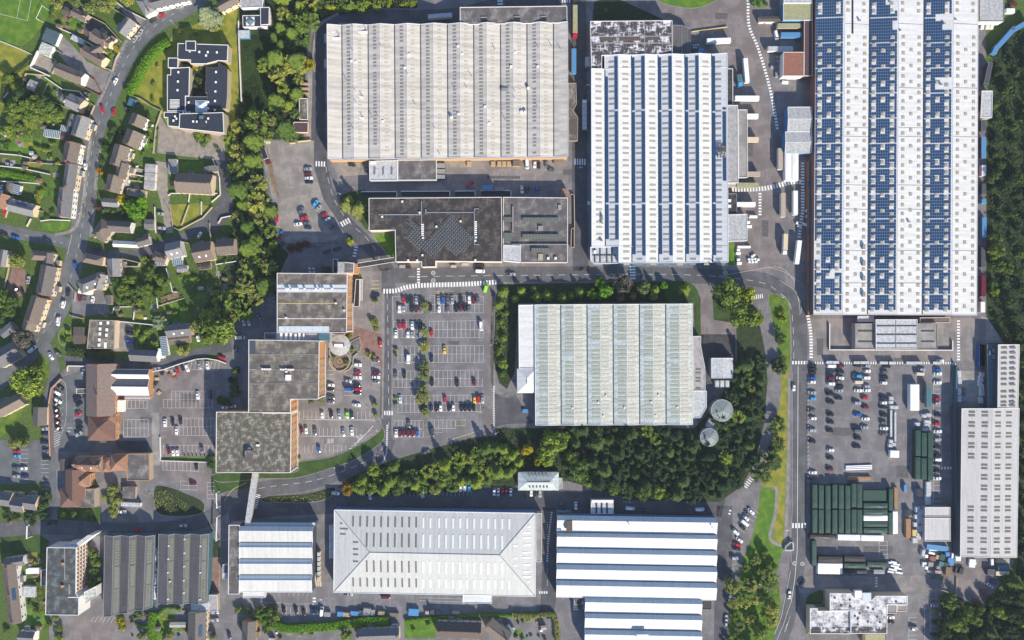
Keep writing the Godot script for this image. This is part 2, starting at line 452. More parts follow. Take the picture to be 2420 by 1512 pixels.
func hall(name: String,label: String,corners: Array,eave: float,rise: float,axis: String,brk: Array,wall: String,roof_up: String,roof_down: String,trim:="trim_white",caps:=true) -> Hall:
	var h:=Hall.new()
	h.q=path2(corners,eave); h.eave=eave; h.rise=rise; h.axis=axis; h.brk=brk
	h.node=thing(name,label,"building")
	var ce:=h.pt(0.5,0.5)
	var w:=MB.new()
	var ends:=[[0.0,-1.0],[1.0,1.0]]
	for i in brk.size()-1:
		for e in ends:
			var a:=h.p3(brk[i][0],e[0]) if axis=="z" else h.p3(e[0],brk[i][0])
			var b:=h.p3(brk[i+1][0],e[0]) if axis=="z" else h.p3(e[0],brk[i+1][0])
			var hint:=Vector3(0,0,e[1]) if axis=="z" else Vector3(e[1],0,0)
			w.quad(Vector3(a.x,0,a.z),Vector3(b.x,0,b.z),b-Vector3(0,0.02,0),a-Vector3(0,0.02,0),hint)
	for e in ends:
		var a:=h.p3(e[0],0.0) if axis=="z" else h.p3(0.0,e[0])
		var b:=h.p3(e[0],1.0) if axis=="z" else h.p3(1.0,e[0])
		var hint:=Vector3(e[1],0,0) if axis=="z" else Vector3(0,0,e[1])
		w.quad(Vector3(a.x,0,a.z),Vector3(b.x,0,b.z),b-Vector3(0,0.02,0),a-Vector3(0,0.02,0),hint)
	pt_("wall",w.mesh(),wall,h.node)
	for i in brk.size()-1:
		var s:=MB.new()
		var ov:=0.0
		if axis=="z":
			s.quad(h.p3(brk[i][0],0),h.p3(brk[i+1][0],0),h.p3(brk[i+1][0],1),h.p3(brk[i][0],1),Vector3.UP)
		else:
			s.quad(h.p3(0,brk[i][0]),h.p3(1,brk[i][0]),h.p3(1,brk[i+1][0]),h.p3(0,brk[i+1][0]),Vector3.UP)
		pt_("roof_slope",s.mesh(),roof_up if brk[i+1][1]>brk[i][1] else roof_down,h.node)
	if caps:
		for i in range(1,brk.size()-1):
			var t: float=brk[i][0]
			var a:=h.p3(t,0) if axis=="z" else h.p3(0,t)
			var b:=h.p3(t,1) if axis=="z" else h.p3(1,t)
			var c:=MB.new()
			var valley: bool=brk[i][1]<brk[i-1][1]
			var d:=(b-a).normalized()
			var bs:=Basis(d.cross(Vector3.UP).normalized(),Vector3.UP,-d)
			c.box((a+b)*0.5+Vector3(0,0.03,0),Vector3(0.6 if valley else 0.2,0.14,a.distance_to(b)),bs)
			pt_("gutter" if valley else "ridge_cap",c.mesh(),"gutter" if valley else trim,h.node)
	var tr:=MB.new()
	for k in 4:
		var along:=(k % 2==0)==(axis=="z")
		var fx:=0.0 if k==3 or k==0 else 1.0
		var steps:=brk.size()-1 if along else 1
		for i in steps:
			var t0: float=brk[i][0] if along else 0.0
			var t1: float=brk[i+1][0] if along else 1.0
			var a: Vector3; var b: Vector3
			match k:
				0: a=h.p3(t0,0); b=h.p3(t1,0)
				1: a=h.p3(1,t0); b=h.p3(1,t1)
				2: a=h.p3(t0,1); b=h.p3(t1,1)
				3: a=h.p3(0,t0); b=h.p3(0,t1)
			var d:=(b-a).normalized()
			var rt:=d.cross(Vector3.UP).normalized()
			tr.box((a+b)*0.5+Vector3(0,0.0,0),Vector3(0.26,0.3,a.distance_to(b)),Basis(rt,rt.cross(d)*-1.0,-d))
	pt_("verge_trim",tr.mesh(),trim,h.node)
	return h
# ---------------------------------------------------------------- flat roofed blocks
func bk(name: String,label: String,cat: String,pts: Array,h: float,wall: String,roof: String,trim:="trim_white",rim:=0.35,parent: Node=null) -> Node3D:
	rim=minf(rim,0.24)
	var p:=path2(pts,h)
	if Geometry2D.is_polygon_clockwise(p): p.reverse()
	var o: Node3D
	if parent==null: o=thing(name,label,cat)
	else:
		o=Node3D.new(); o.name=name; parent.add_child(o,true)
	var w:=MB.new()
	w.sides(p,0.0,h-0.12)
	pt_("wall",w.mesh(),wall,o)
	var r:=MB.new()
	r.top(p,h-0.25)
	pt_("roof",r.mesh(),roof,o)
	var inn:=Geometry2D.offset_polygon(p,-rim,Geometry2D.JOIN_MITER)
	var out:=Geometry2D.offset_polygon(p,0.06,Geometry2D.JOIN_MITER)
	if inn.size()==1 and out.size()==1 and inn[0].size()==out[0].size():
		var b:=MB.new()
		b.sides(out[0],h-0.5,h)
		b.sides(inn[0],h-0.26,h,true)
		var a:=out[0]; var c:=inn[0]
		var off:=0; var best:=1e9
		for k in c.size():
			var dd:=a[0].distance_to(c[k])
			if dd<best: best=dd; off=k
		for k in a.size():
			var a0:=a[k]; var a1:=a[(k+1) % a.size()]
			var c0:=c[(k+off) % c.size()]; var c1:=c[(k+1+off) % c.size()]
			b.quad(Vector3(a0.x,h,a0.y),Vector3(a1.x,h,a1.y),Vector3(c1.x,h,c1.y),Vector3(c0.x,h,c0.y),Vector3.UP)
		pt_("parapet",b.mesh(),trim,o)
	return o
func fit(o: Node,name: String,m: Mesh,mat: String,x: float,y: float,h: float,turn:=0.0) -> MeshInstance3D:
	return pt_(name,m,mat,o,Transform3D(Basis(Vector3.UP,turn),W(x,y,h)))
func fx(o: Node,name: String,mat: String,x0: float,y0: float,x1: float,y1: float,h: float,t: float) -> MeshInstance3D:
	var a:=W(x0,y0,h+t); var b:=W(x1,y1,h+t)
	var c:=(a+b)*0.5; c.y=h+t*0.5
	return pt_(name,bm(Vector3(absf(b.x-a.x),t,absf(b.z-a.z)).snapped(Vector3.ONE*0.05)),mat,o,Transform3D(Basis(),c))
func wr(o: Node,a: Vector2,b: Vector2,out: Vector2,y: float,w: float,hh: float,n: int,frame:="trim_white",name:="window") -> void:
	var d:=(b-a).normalized()
	var bs:=Basis(Vector3(d.x,0,d.y),Vector3.UP,Vector3(out.x,0,out.y))
	for i in n:
		var p:=a.lerp(b,(i+0.5)/n)+out*0.03
		var f:=pt_(name,bm(Vector3(w,hh,0.12)),frame,o,Transform3D(bs,Vector3(p.x,y,p.y)))
		pt_("pane",bm(Vector3(w-0.16,hh-0.16,0.06)),"glass_dark",f,Transform3D(Basis(),Vector3(0,0,0.05 if bs.determinant()>0 else 0.05)))
# ---------------------------------------------------------------- houses
func ho(name: String,label: String,x: float,y: float,ln: float,wd: float,ang: float,eave: float,wall: String,roof: String,opt:="ch1",pitch:=0.62) -> Node3D:
	if roof=="roof_brown": roof=["roof_brown","roof_grey_brown","roof_worn_brown","roof_grey_brown"][int(absf(x*7+y*3)) % 4]
	var c:=W(x,y,eave+1.0)
	var o:=thing(name,label,"house" if name.contains("house") or name.contains("cottage") else name.replace("_"," "),Vector3(c.x,0,c.z),-deg_to_rad(ang))
	var L:=ln*K*sc; var D:=wd*K*sc
	var oh:=0.25
	var hl:=L*0.5-oh; var hd:=D*0.5-oh
	var rh:=D*0.5*pitch
	var hip: bool=opt.contains("hip")
	var w:=MB.new()
	w.prism(PackedVector2Array([Vector2(-hl,-hd),Vector2(hl,-hd),Vector2(hl,hd),Vector2(-hl,hd)]),0.0,eave)
	if not hip:
		for s in [-1.0,1.0]:
			w.tri(Vector3(s*hl,eave,-hd),Vector3(s*hl,eave,hd),Vector3(s*hl,eave+hd*pitch,0),Vector3(s,0,0))
	pt_("wall",w.mesh(),wall,o)
	var r:=MB.new()
	var e:=eave-oh*pitch
	var L2:=L*0.5; var D2:=D*0.5
	var k:=maxf(L2-D2,0.05) if hip else L2
	var yr:=eave-oh*pitch+rh
	for s in [-1.0,1.0]:
		r.quad(Vector3(-L2,e,s*D2),Vector3(L2,e,s*D2),Vector3(k,yr,0),Vector3(-k,yr,0),Vector3(0,1,s))
		r.quad(Vector3(-L2,e-0.14,s*D2),Vector3(L2,e-0.14,s*D2),Vector3(L2,e,s*D2),Vector3(-L2,e,s*D2),Vector3(0,0,s))
		if hip:
			r.tri(Vector3(s*L2,e,-D2),Vector3(s*L2,e,D2),Vector3(s*k,yr,0),Vector3(s,1,0))
		else:
			for f in [-1.0,1.0]:
				r.quad(Vector3(s*L2,e-0.14,f*D2),Vector3(s*L2,e,f*D2),Vector3(s*L2,yr,0),Vector3(s*L2,yr-0.14,0),Vector3(s,0,0))
	var rf:=pt_("roof",r.mesh(),roof,o)
	var rc:=MB.new()
	rc.box(Vector3(0,yr+0.02,0),Vector3(2*k,0.12,0.3))
	pt_("ridge_tiles",rc.mesh(),"roof_dark_brown" if roof != "roof_slate" else "trim_grey",rf)
	var nch:=0
	if opt.contains("ch1"): nch=1
	if opt.contains("ch2"): nch=2
	if opt.contains("ch3"): nch=3
	for i in nch:
		var cx:=(hl*0.92)*(1.0 if i==0 else -1.0) if i<2 else 0.0
		var m:=pt_("chimney",bm(Vector3(0.9,2.0,0.65)),"brick_red" if wall != "stone" else "stone",rf,Transform3D(Basis(),Vector3(cx,yr+0.2,0)))
		for s in [-0.2,0.2]:
			pt_("chimney_pot",bm(Vector3(0.22,0.4,0.22)),"roof_clay",rf,Transform3D(Basis(),Vector3(cx+s,yr+1.4,0)))
	if opt.contains("sky"):
		for i in 2:
			var sx:=L2*(0.35 if i==0 else -0.35)
			pt_("roof_window",bm(Vector3(0.9,0.1,1.1)),"rooflight_white",rf,Transform3D(Basis(Vector3.RIGHT,atan(pitch)),Vector3(sx,e+rh*0.5+0.06,D2*0.5)))
	if opt.contains("sol"):
		for i in 4:
			pt_("solar_panel",bm(Vector3(1.5,0.08,1.9)),"solar",rf,Transform3D(Basis(Vector3.RIGHT,-atan(pitch)),Vector3(-2.4+i*1.6,e+rh*0.5+0.1,-D2*0.5)))
	if L>6.0 and not hip and not name.contains("hall") and int(absf(x+y)) % 3>0:
		var ex:=MB.new(); var lx:=hl*(0.45 if int(x) % 2 else -0.4); var ed:=1.4+fmod(absf(x),7.0)*0.2
		ex.box(Vector3(lx,1.25,-hd-ed*0.5),Vector3(3.0,2.5,ed))
		var er:=pt_("extension",ex.mesh(),wall,o)
		pt_("lean_roof",bm(Vector3(3.2,0.12,ed+0.2).snapped(Vector3.ONE*0.1)),["roof_slate","felt_grey","glass_blue","roof_slate_pale"][int(y) % 4 if y>0 else 0],er,Transform3D(Basis(Vector3.RIGHT,-0.15),Vector3(lx,2.6,-hd-ed*0.5)))
	var nw:=clampi(int(L/3.2),1,6)
	var st:=2 if eave>4.2 else 1
	for s in [-1.0,1.0]:
		for i in nw:
			for f in st:
				if i==0 and f==0:
					pt_("door",bm(Vector3(1.0,2.05,0.1)),"clad_teal" if s>0 else "timber",o,Transform3D(Basis(),Vector3(-hl+L/nw*0.4,1.03,s*(hd+0.04))))
					continue
				var px:=-hl+(2*hl)*(i+0.5)/nw
				var wn:=pt_("window",bm(Vector3(1.25,1.2,0.1)),"trim_white",o,Transform3D(Basis(),Vector3(px,1.5+f*2.5,s*(hd+0.03))))
				pt_("pane",bm(Vector3(1.05,1.0,0.06)),"glass_dark",wn,Transform3D(Basis(),Vector3(0,0,s*0.04)))
	return o
func wing(o: Node3D,x: float,y: float,ln: float,wd: float,ang: float,eave: float,wall: String,roof: String,hip:=false,pitch:=0.62) -> void:
	var tmp:=used.duplicate()
	var t:=ho("wing_house","",x,y,ln,wd,ang,eave,wall,roof,"hip" if hip else "",pitch)
	used=tmp
	var g0:=t.transform
	remove_child(t)
	var inv:=o.transform.affine_inverse()*g0
	for ch in t.get_children():
		if String(ch.name).begins_with("door"): continue
		t.remove_child(ch)
		ch.transform=inv*ch.transform
		o.add_child(ch,true)
	t.free()
func sd_(label: String,x: float,y: float,ln: float,wd: float,ang: float,h: float,wall: String,roof: String,name:="garden_shed",cat:="shed",pitch:=0.3) -> Node3D:
	var c:=W(x,y,h)
	var o:=thing(name,label,cat,Vector3(c.x,0,c.z),-deg_to_rad(ang))
	var L:=ln*K*sc*0.5; var D:=wd*K*sc*0.5
	var w:=MB.new()
	w.prism(PackedVector2Array([Vector2(-L+0.1,-D+0.1),Vector2(L-0.1,-D+0.1),Vector2(L-0.1,D-0.1),Vector2(-L+0.1,D-0.1)]),0,h)
	pt_("wall",w.mesh(),wall,o)
	var r:=MB.new()
	for s in [-1.0,1.0]:
		r.quad(Vector3(-L,h,s*D),Vector3(L,h,s*D),Vector3(L,h+D*pitch,0),Vector3(-L,h+D*pitch,0),Vector3(0,1,0))
		r.tri(Vector3(s*L,h,-D),Vector3(s*L,h,D),Vector3(s*L,h+D*pitch,0),Vector3(s,0,0))
	r.box(Vector3(0,h-0.03,0),Vector3(2*L,0.1,2*D))
	pt_("roof",r.mesh(),roof,o)
	pt_("door",bm(Vector3(0.9,1.9,0.08)),"timber",o,Transform3D(Basis(),Vector3(-L*0.4,0.98,D-0.06)))
	return o
func gz(label: String,x: float,y: float,ln: float,wd: float,ang: float,h: float,name:="conservatory",mat:="glass_blue") -> Node3D:
	var c:=W(x,y,h)
	var o:=thing(name,label,name.replace("_"," "),Vector3(c.x,0,c.z),-deg_to_rad(ang))
	var L:=ln*K*sc*0.5; var D:=wd*K*sc*0.5
	var w:=MB.new()
	w.prism(PackedVector2Array([Vector2(-L,-D),Vector2(L,-D),Vector2(L,D),Vector2(-L,D)]),0,h*0.3)
	for sx in [-1.0,1.0]:
		for sz in [-1.0,1.0]: w.box(Vector3(sx*(L-0.06),h*0.6,sz*(D-0.06)),Vector3(0.12,h*0.9,0.12))
	pt_("wall",w.mesh(),"trim_white",o)
	pt_("roof_glass",bm(Vector3(2*L,0.08,2*D)),mat,o,Transform3D(Basis(),Vector3(0,h,0)))
	var n:=maxi(2,int(2*L/0.9))
	for i in n+1:
		pt_("glazing_bar",bm(Vector3(0.14,0.14,2*D)),"trim_white",o,Transform3D(Basis(),Vector3(lerpf(-L,L,float(i)/n),h+0.06,0)))
	return o
func wl(name: String,label: String,pts: Array,h: float,t: float,mat: String,cap:="") -> void:
	var p:=path2(pts)
	var o:=thing(name,label,name.replace("_"," ").split(" ")[-1])
	for i in p.size()-1:
		var d:=p[i+1]-p[i]
		var m:=MB.new()
		var bs:=Basis(Vector3.UP,-d.angle())
		m.box(Vector3((p[i].x+p[i+1].x)/2,h/2,(p[i].y+p[i+1].y)/2),Vector3(d.length()+t,h,t),bs)
		pt_("run",m.mesh(),mat,o)
		if cap != "":
			var c:=MB.new()
			c.box(Vector3((p[i].x+p[i+1].x)/2,h+0.05,(p[i].y+p[i+1].y)/2),Vector3(d.length()+t+0.1,0.1,t+0.12),bs)
			pt_("coping",c.mesh(),cap,o)
# ---------------------------------------------------------------- vehicles
const PAINTS:={"w": [0.74,0.74,0.74,"white"],"s": [0.42,0.44,0.46,"silver"],"g": [0.15,0.16,0.175,"grey"],"k": [0.014,0.015,0.02,"black"],"b": [0.02,0.10,0.38,"blue"],"n": [0.012,0.03,0.085,"navy"],"c": [0.06,0.33,0.60,"light blue"],"r": [0.42,0.012,0.03,"red"],"m": [0.12,0.008,0.02,"maroon"],"y": [0.65,0.43,0.03,"yellow"],"l": [0.30,0.72,0.04,"lime green"],"t": [0.58,0.53,0.42,"cream"],"d": [0.025,0.06,0.065,"dark green"],"p": [0.45,0.60,0.66,"pale blue"]}
const KINDS:={"h": ["hatchback",4.05,1.76,1.47,[0.75,0.15,-1.25,-1.85]],"s": ["saloon",4.6,1.80,1.43,[0.75,0.05,-1.05,-1.75]],"u": ["four-wheel drive",4.65,1.88,1.72,[0.85,0.35,-1.65,-2.1]],"v": ["van",5.3,2.0,2.15,[1.9,1.35,-2.45,-2.6]],"p": ["pickup",5.2,1.85,1.75,[0.95,0.45,-0.55,-0.85]]}
func ring(b: MB,l0: float,l1: float,w: float,y: float) -> PackedVector3Array:
	var o:=PackedVector3Array()
	var r:=minf(0.35,w*0.4)
	for q in [[l1-r,-w],[l1,-w+r],[l1,w-r],[l1-r,w],[l0+r,w],[l0,w-r],[l0,-w+r],[l0+r,-w]]:
		o.append(Vector3(q[0],y,q[1]))
	return o
func loft(b: MB,a: PackedVector3Array,c: PackedVector3Array) -> void:
	var m:=Vector3.ZERO
	for p in a: m+=p/a.size()
	for i in a.size():
		var j:=(i+1) % a.size()
		b.quad(a[i],a[j],c[j],c[i],(a[i]+a[j])*0.5-m)
func lid(b: MB,a: PackedVector3Array) -> void:
	for i in range(1,a.size()-1): b.tri(a[0],a[i],a[i+1],Vector3.UP)
func car_proto(k: String) -> Node3D:
	if lib.has("car"+k): return lib["car"+k]
	var d: Array=KINDS[k]
	var L: float=d[1]/2; var w: float=d[2]/2; var H: float=d[3]; var cb: Array=d[4]
	var waist:=0.92 if k in ["h","s"] else 1.08
	var o:=Node3D.new(); o.name="car"
	var b:=MB.new()
	var r0:=ring(b,-L+0.06,L-0.06,w-0.04,0.22)
	var r1:=ring(b,-L,L,w,0.5)
	var r2:=ring(b,-L+0.05,L-0.12,w-0.05,waist-0.12)
	var r3:=ring(b,-L+0.15,L-0.35,w-0.13,waist)
	loft(b,r0,r1); loft(b,r1,r2); loft(b,r2,r3); lid(b,r3)
	var c0:=[Vector3(cb[0],waist-0.02,w-0.14),Vector3(cb[3],waist-0.02,w-0.14),Vector3(cb[1],H-0.03,w-0.27),Vector3(cb[2],H-0.03,w-0.27)]
	var rt:=ring(b,cb[2],cb[1],w-0.26,H-0.02)
	var rl:=ring(b,cb[2]+0.2,cb[1]-0.2,w-0.42,H+0.02)
	loft(b,rt,rl); lid(b,rl)
	for s in [-1.0,1.0]:
		var z:=Vector3(1,1,s)
		b.quad(c0[0]*z,c0[1]*z,c0[3]*z,c0[2]*z,Vector3(0,0.2,s))
		b.quad(Vector3(cb[0]-0.1,waist,s*(w+0.02)),Vector3(cb[0]-0.3,waist,s*(w+0.02)),Vector3(cb[0]-0.3,waist+0.15,s*(w+0.12)),Vector3(cb[0]-0.1,waist+0.15,s*(w+0.12)),Vector3(1,0,0))
	b.quad(c0[0],c0[0]*Vector3(1,1,-1),c0[2]*Vector3(1,1,-1),c0[2],Vector3(1,0.3,0))
	b.quad(c0[1],c0[1]*Vector3(1,1,-1),c0[3]*Vector3(1,1,-1),c0[3],Vector3(-1,0.3,0))
	if k=="p":
		b.box(Vector3(-L+0.95,waist-0.2,0),Vector3(0.02,0.02,0.02))
	pt_("body",b.mesh(),"white",o)
	var fr:=MB.new()
	var e:=0.025
	var f0: Vector3=c0[0].lerp(c0[2],0.06); var f1: Vector3=c0[0].lerp(c0[2],0.92)
	fr.quad(f0+Vector3(e,e,-0.07),(f0+Vector3(e,e,-0.07))*Vector3(1,1,-1),(f1+Vector3(e,e,-0.05))*Vector3(1,1,-1),f1+Vector3(e,e,-0.05),Vector3(1,0.5,0))
	pt_("windscreen",fr.mesh(),"glass_dark",o)
	if k != "v":
		var rr:=MB.new()
		var g0: Vector3=c0[1].lerp(c0[3],0.12); var g1: Vector3=c0[1].lerp(c0[3],0.9)
		rr.quad(g0+Vector3(-e,e,-0.1),(g0+Vector3(-e,e,-0.1))*Vector3(1,1,-1),(g1+Vector3(-e,e,-0.05))*Vector3(1,1,-1),g1+Vector3(-e,e,-0.05),Vector3(-1,0.5,0))
		pt_("rear_window",rr.mesh(),"glass_dark",o)
	for s in [-1.0,1.0]:
		var sd:=MB.new()
		var rear:=0.95 if k != "v" else 0.22
		var a0: Vector3=c0[0].lerp(c0[1],0.06).lerp(c0[2].lerp(c0[3],0.06),0.1)
		var a1: Vector3=c0[0].lerp(c0[1],rear).lerp(c0[2].lerp(c0[3],rear),0.1)
		var a2: Vector3=c0[0].lerp(c0[1],rear).lerp(c0[2].lerp(c0[3],rear),0.88)
		var a3: Vector3=c0[0].lerp(c0[1],0.06).lerp(c0[2].lerp(c0[3],0.06),0.88)
		var z:=Vector3(1,1,s); var dz:=Vector3(0,0.01,s*0.02)
		sd.quad(a0*z+dz,a1*z+dz,a2*z+dz,a3*z+dz,Vector3(0,0.3,s))
		pt_("side_window",sd.mesh(),"glass_dark",o)
	if k=="p":
		pt_("load_bed",bm(Vector3(1.45,0.06,1.4)),"black",o,Transform3D(Basis(),Vector3(-L+0.98,waist+0.03,0)))
	if not lib.has("wheel"):
		var t:=MB.new()
		t.tube(Vector3(0,0,-0.1),Vector3(0,0,0.1),0.31,0.31,10)
		t.tube(Vector3(0,0,0.1),Vector3(0,0,-0.1),0.31,0.31,10)
		lib["wheel"]=t.mesh()
	for sx in [L-0.85,-L+0.85]:
		for s in [-1.0,1.0]:
			pt_("wheel",lib["wheel"],"rubber",o,Transform3D(Basis(),Vector3(sx,0.31,s*(w-0.09))))
	lib["car"+k]=o
	return o
func paint(c: String) -> String:
	var key:="car_paint_"+c
	var d: Array=PAINTS[c]
	var m:=mk(key,lin(d[0],d[1],d[2]),0.28,null,1.0,null,1.0,0.35 if c in ["s","g"] else 0.0)
	m.clearcoat_enabled=true; m.clearcoat=0.6; m.clearcoat_roughness=0.08
	return key
const NTH:=["first","second","third","fourth","fifth","sixth","seventh","eighth","ninth","tenth","eleventh","twelfth","thirteenth","fourteenth","fifteenth","sixteenth","seventeenth","eighteenth","nineteenth","twentieth"]
func nth(i: int) -> String:
	if i<20: return NTH[i]
	return "%d%s" % [i+1,{1: "st",2: "nd",3: "rd"}.get((i+1) % 10,"th")]
func cs(place: String,group: String,way: String,list: String) -> void:
	var rows:=[]
	for e in list.split(",",false):
		var f:=e.strip_edges().split(" ",false)
		rows.append([f[0].to_float(),f[1].to_float(),f[2].to_float(),f[3][0],f[3][1]])
	rows.sort_custom(func(a,b): return a[0]<b[0] if way=="west" else a[1]<b[1])
	var total:={}
	for r in rows: total[r[3]+r[4]]=total.get(r[3]+r[4],0)+1
	var seen:={}
	for r in rows:
		var kd: Array=KINDS[r[3]]
		var key: String=r[3]+r[4]
		var i: int=seen.get(key,0); seen[key]=i+1
		var what:="%s %s" % [PAINTS[r[4]][3],kd[0]]
		var lb:=what+" "+place
		if total[key]>1: lb="%s %s from %s %s" % [nth(i),what,way,place]
		var o: Node3D=car_proto(r[3]).duplicate()
		var nm: String={"v": "parked_van","p": "pickup_truck"}.get(r[3],"parked_car")
		o.name=called(nm)
		var p:=W2(r[0],r[1],kd[3]*0.6)
		o.position=Vector3(p.x,0.015,p.y)
		o.rotation.y=-deg_to_rad(r[2]+rng.randf_range(-1.5,1.5))
		o.get_node("body").material_override=mats[paint(r[4])]
		add_child(o)
		tag(o,lb,{"v": "van","p": "pickup"}.get(r[3],"car"),group)
func tl(label: String,x: float,y: float,ang: float,ln: float,roof: String,side: String,cab:="",group:="lorry trailers") -> Node3D:
	var hgt:=3.95
	var c:=W(x,y,hgt)
	var o:=thing("lorry" if cab != "" else "lorry_trailer",label,"lorry" if cab != "" else "trailer",Vector3(c.x,0.01,c.z),-deg_to_rad(ang),group)
	var L:=ln*K*sc
	pt_("box_body",bm(Vector3(L,2.75,2.5).snapped(Vector3.ONE*0.1)),side,o,Transform3D(Basis(),Vector3(0,2.5,0)))
	var r:=MB.new()
	r.box(Vector3(0,3.9,0),Vector3(L-0.1,0.1,2.4))
	pt_("roof",r.mesh(),roof,o)
	var rb:=MB.new()
	for s in [-1.0,1.0]: rb.box(Vector3(0,3.9,s*1.23),Vector3(L+0.04,0.14,0.1))
	for s in [-1.0,1.0]: rb.box(Vector3(s*(L*0.5-0.02),3.9,0),Vector3(0.1,0.14,2.36))
	pt_("roof_rail",rb.mesh(),"trim_grey",o)
	pt_("chassis",bm(Vector3(L*0.95,0.25,0.9).snapped(Vector3.ONE*0.1)),"black",o,Transform3D(Basis(),Vector3(0,1.0,0)))
	if not lib.has("bigwheel"):
		var t:=MB.new()
		t.tube(Vector3(0,0,-0.17),Vector3(0,0,0.17),0.5,0.5,10)
		t.tube(Vector3(0,0,0.17),Vector3(0,0,-0.17),0.5,0.5,10)
		lib["bigwheel"]=t.mesh()
	for i in 3:
		for s in [-1.0,1.0]:
			pt_("wheel",lib["bigwheel"],"rubber",o,Transform3D(Basis(),Vector3(-L*0.5+2.0+i*1.3,0.5,s*1.05)))
	if cab != "":
		var b:=MB.new()
		var f:=L*0.5+1.55
		b.box(Vector3(f-0.1,1.75,0),Vector3(2.1,2.5,2.45))
		b.box(Vector3(f-0.35,3.2,0),Vector3(1.5,0.5,2.1))
		pt_("cab",b.mesh(),paint(cab),o)
		pt_("windscreen",bm(Vector3(0.08,0.95,2.2)),"glass_dark",o,Transform3D(Basis(Vector3.BACK,0.12),Vector3(f+0.96,2.4,0)))
		for sx in [f+0.2,f-2.4]:
			for s in [-1.0,1.0]:
				pt_("wheel",lib["bigwheel"],"rubber",o,Transform3D(Basis(),Vector3(sx,0.5,s*1.05)))
	return o
func cr(name: String,label: String,cat: String,x: float,y: float,ln: float,wd: float,ang: float,h: float,mat: String,top_mat:="",group:="",crown:=0.0) -> Node3D:
	var c:=W(x,y,h)
	var o:=thing(name,label,cat,Vector3(c.x,0.01,c.z),-deg_to_rad(ang),group)
	var L:=ln*K*sc*0.5; var D:=wd*K*sc*0.5
	var b:=MB.new()
	var p0:=[Vector3(-L,0,-D),Vector3(L,0,-D),Vector3(L,0,D),Vector3(-L,0,D)]
	var k:=minf(0.14,D*0.3)
	for i in 4:
		var j:=(i+1) % 4
		b.quad(p0[i],p0[j],p0[j]+Vector3(0,h-k,0),p0[i]+Vector3(0,h-k,0),p0[i]+p0[j])
	pt_("body",b.mesh(),mat,o)
	var t:=MB.new()
	var q:=[Vector3(-L+k,h,-D+k),Vector3(L-k,h,-D+k),Vector3(L-k,h,D-k),Vector3(-L+k,h,D-k)]
	for i in 4:
		var j:=(i+1) % 4
		t.quad(p0[i]+Vector3(0,h-k,0),p0[j]+Vector3(0,h-k,0),q[j],q[i],p0[i]+p0[j]+Vector3.UP)
	if crown>0.0:
		var n:=maxi(2,int(L/1.2))
		var pr:=[]
		for i in n+1:
			var sag:=rng.randf_range(0.3,1.0)*crown
			pr.append([lerpf(-L+k,L-k,float(i)/n),h+(sag if i>0 and i<n else 0.0),rng.randf_range(-0.3,0.3)*D])
		for i in n:
			for s in [-1.0,1.0]:
				t.quad(Vector3(pr[i][0],h,s*(D-k)),Vector3(pr[i+1][0],h,s*(D-k)),Vector3(pr[i+1][0],pr[i+1][1],pr[i+1][2]),Vector3(pr[i][0],pr[i][1],pr[i][2]),Vector3.UP)
	else:
		t.quad(q[0],q[1],q[2],q[3],Vector3.UP)
	pt_("cover" if crown>0.0 else "lid",t.mesh(),top_mat if top_mat != "" else mat,o)
	return o
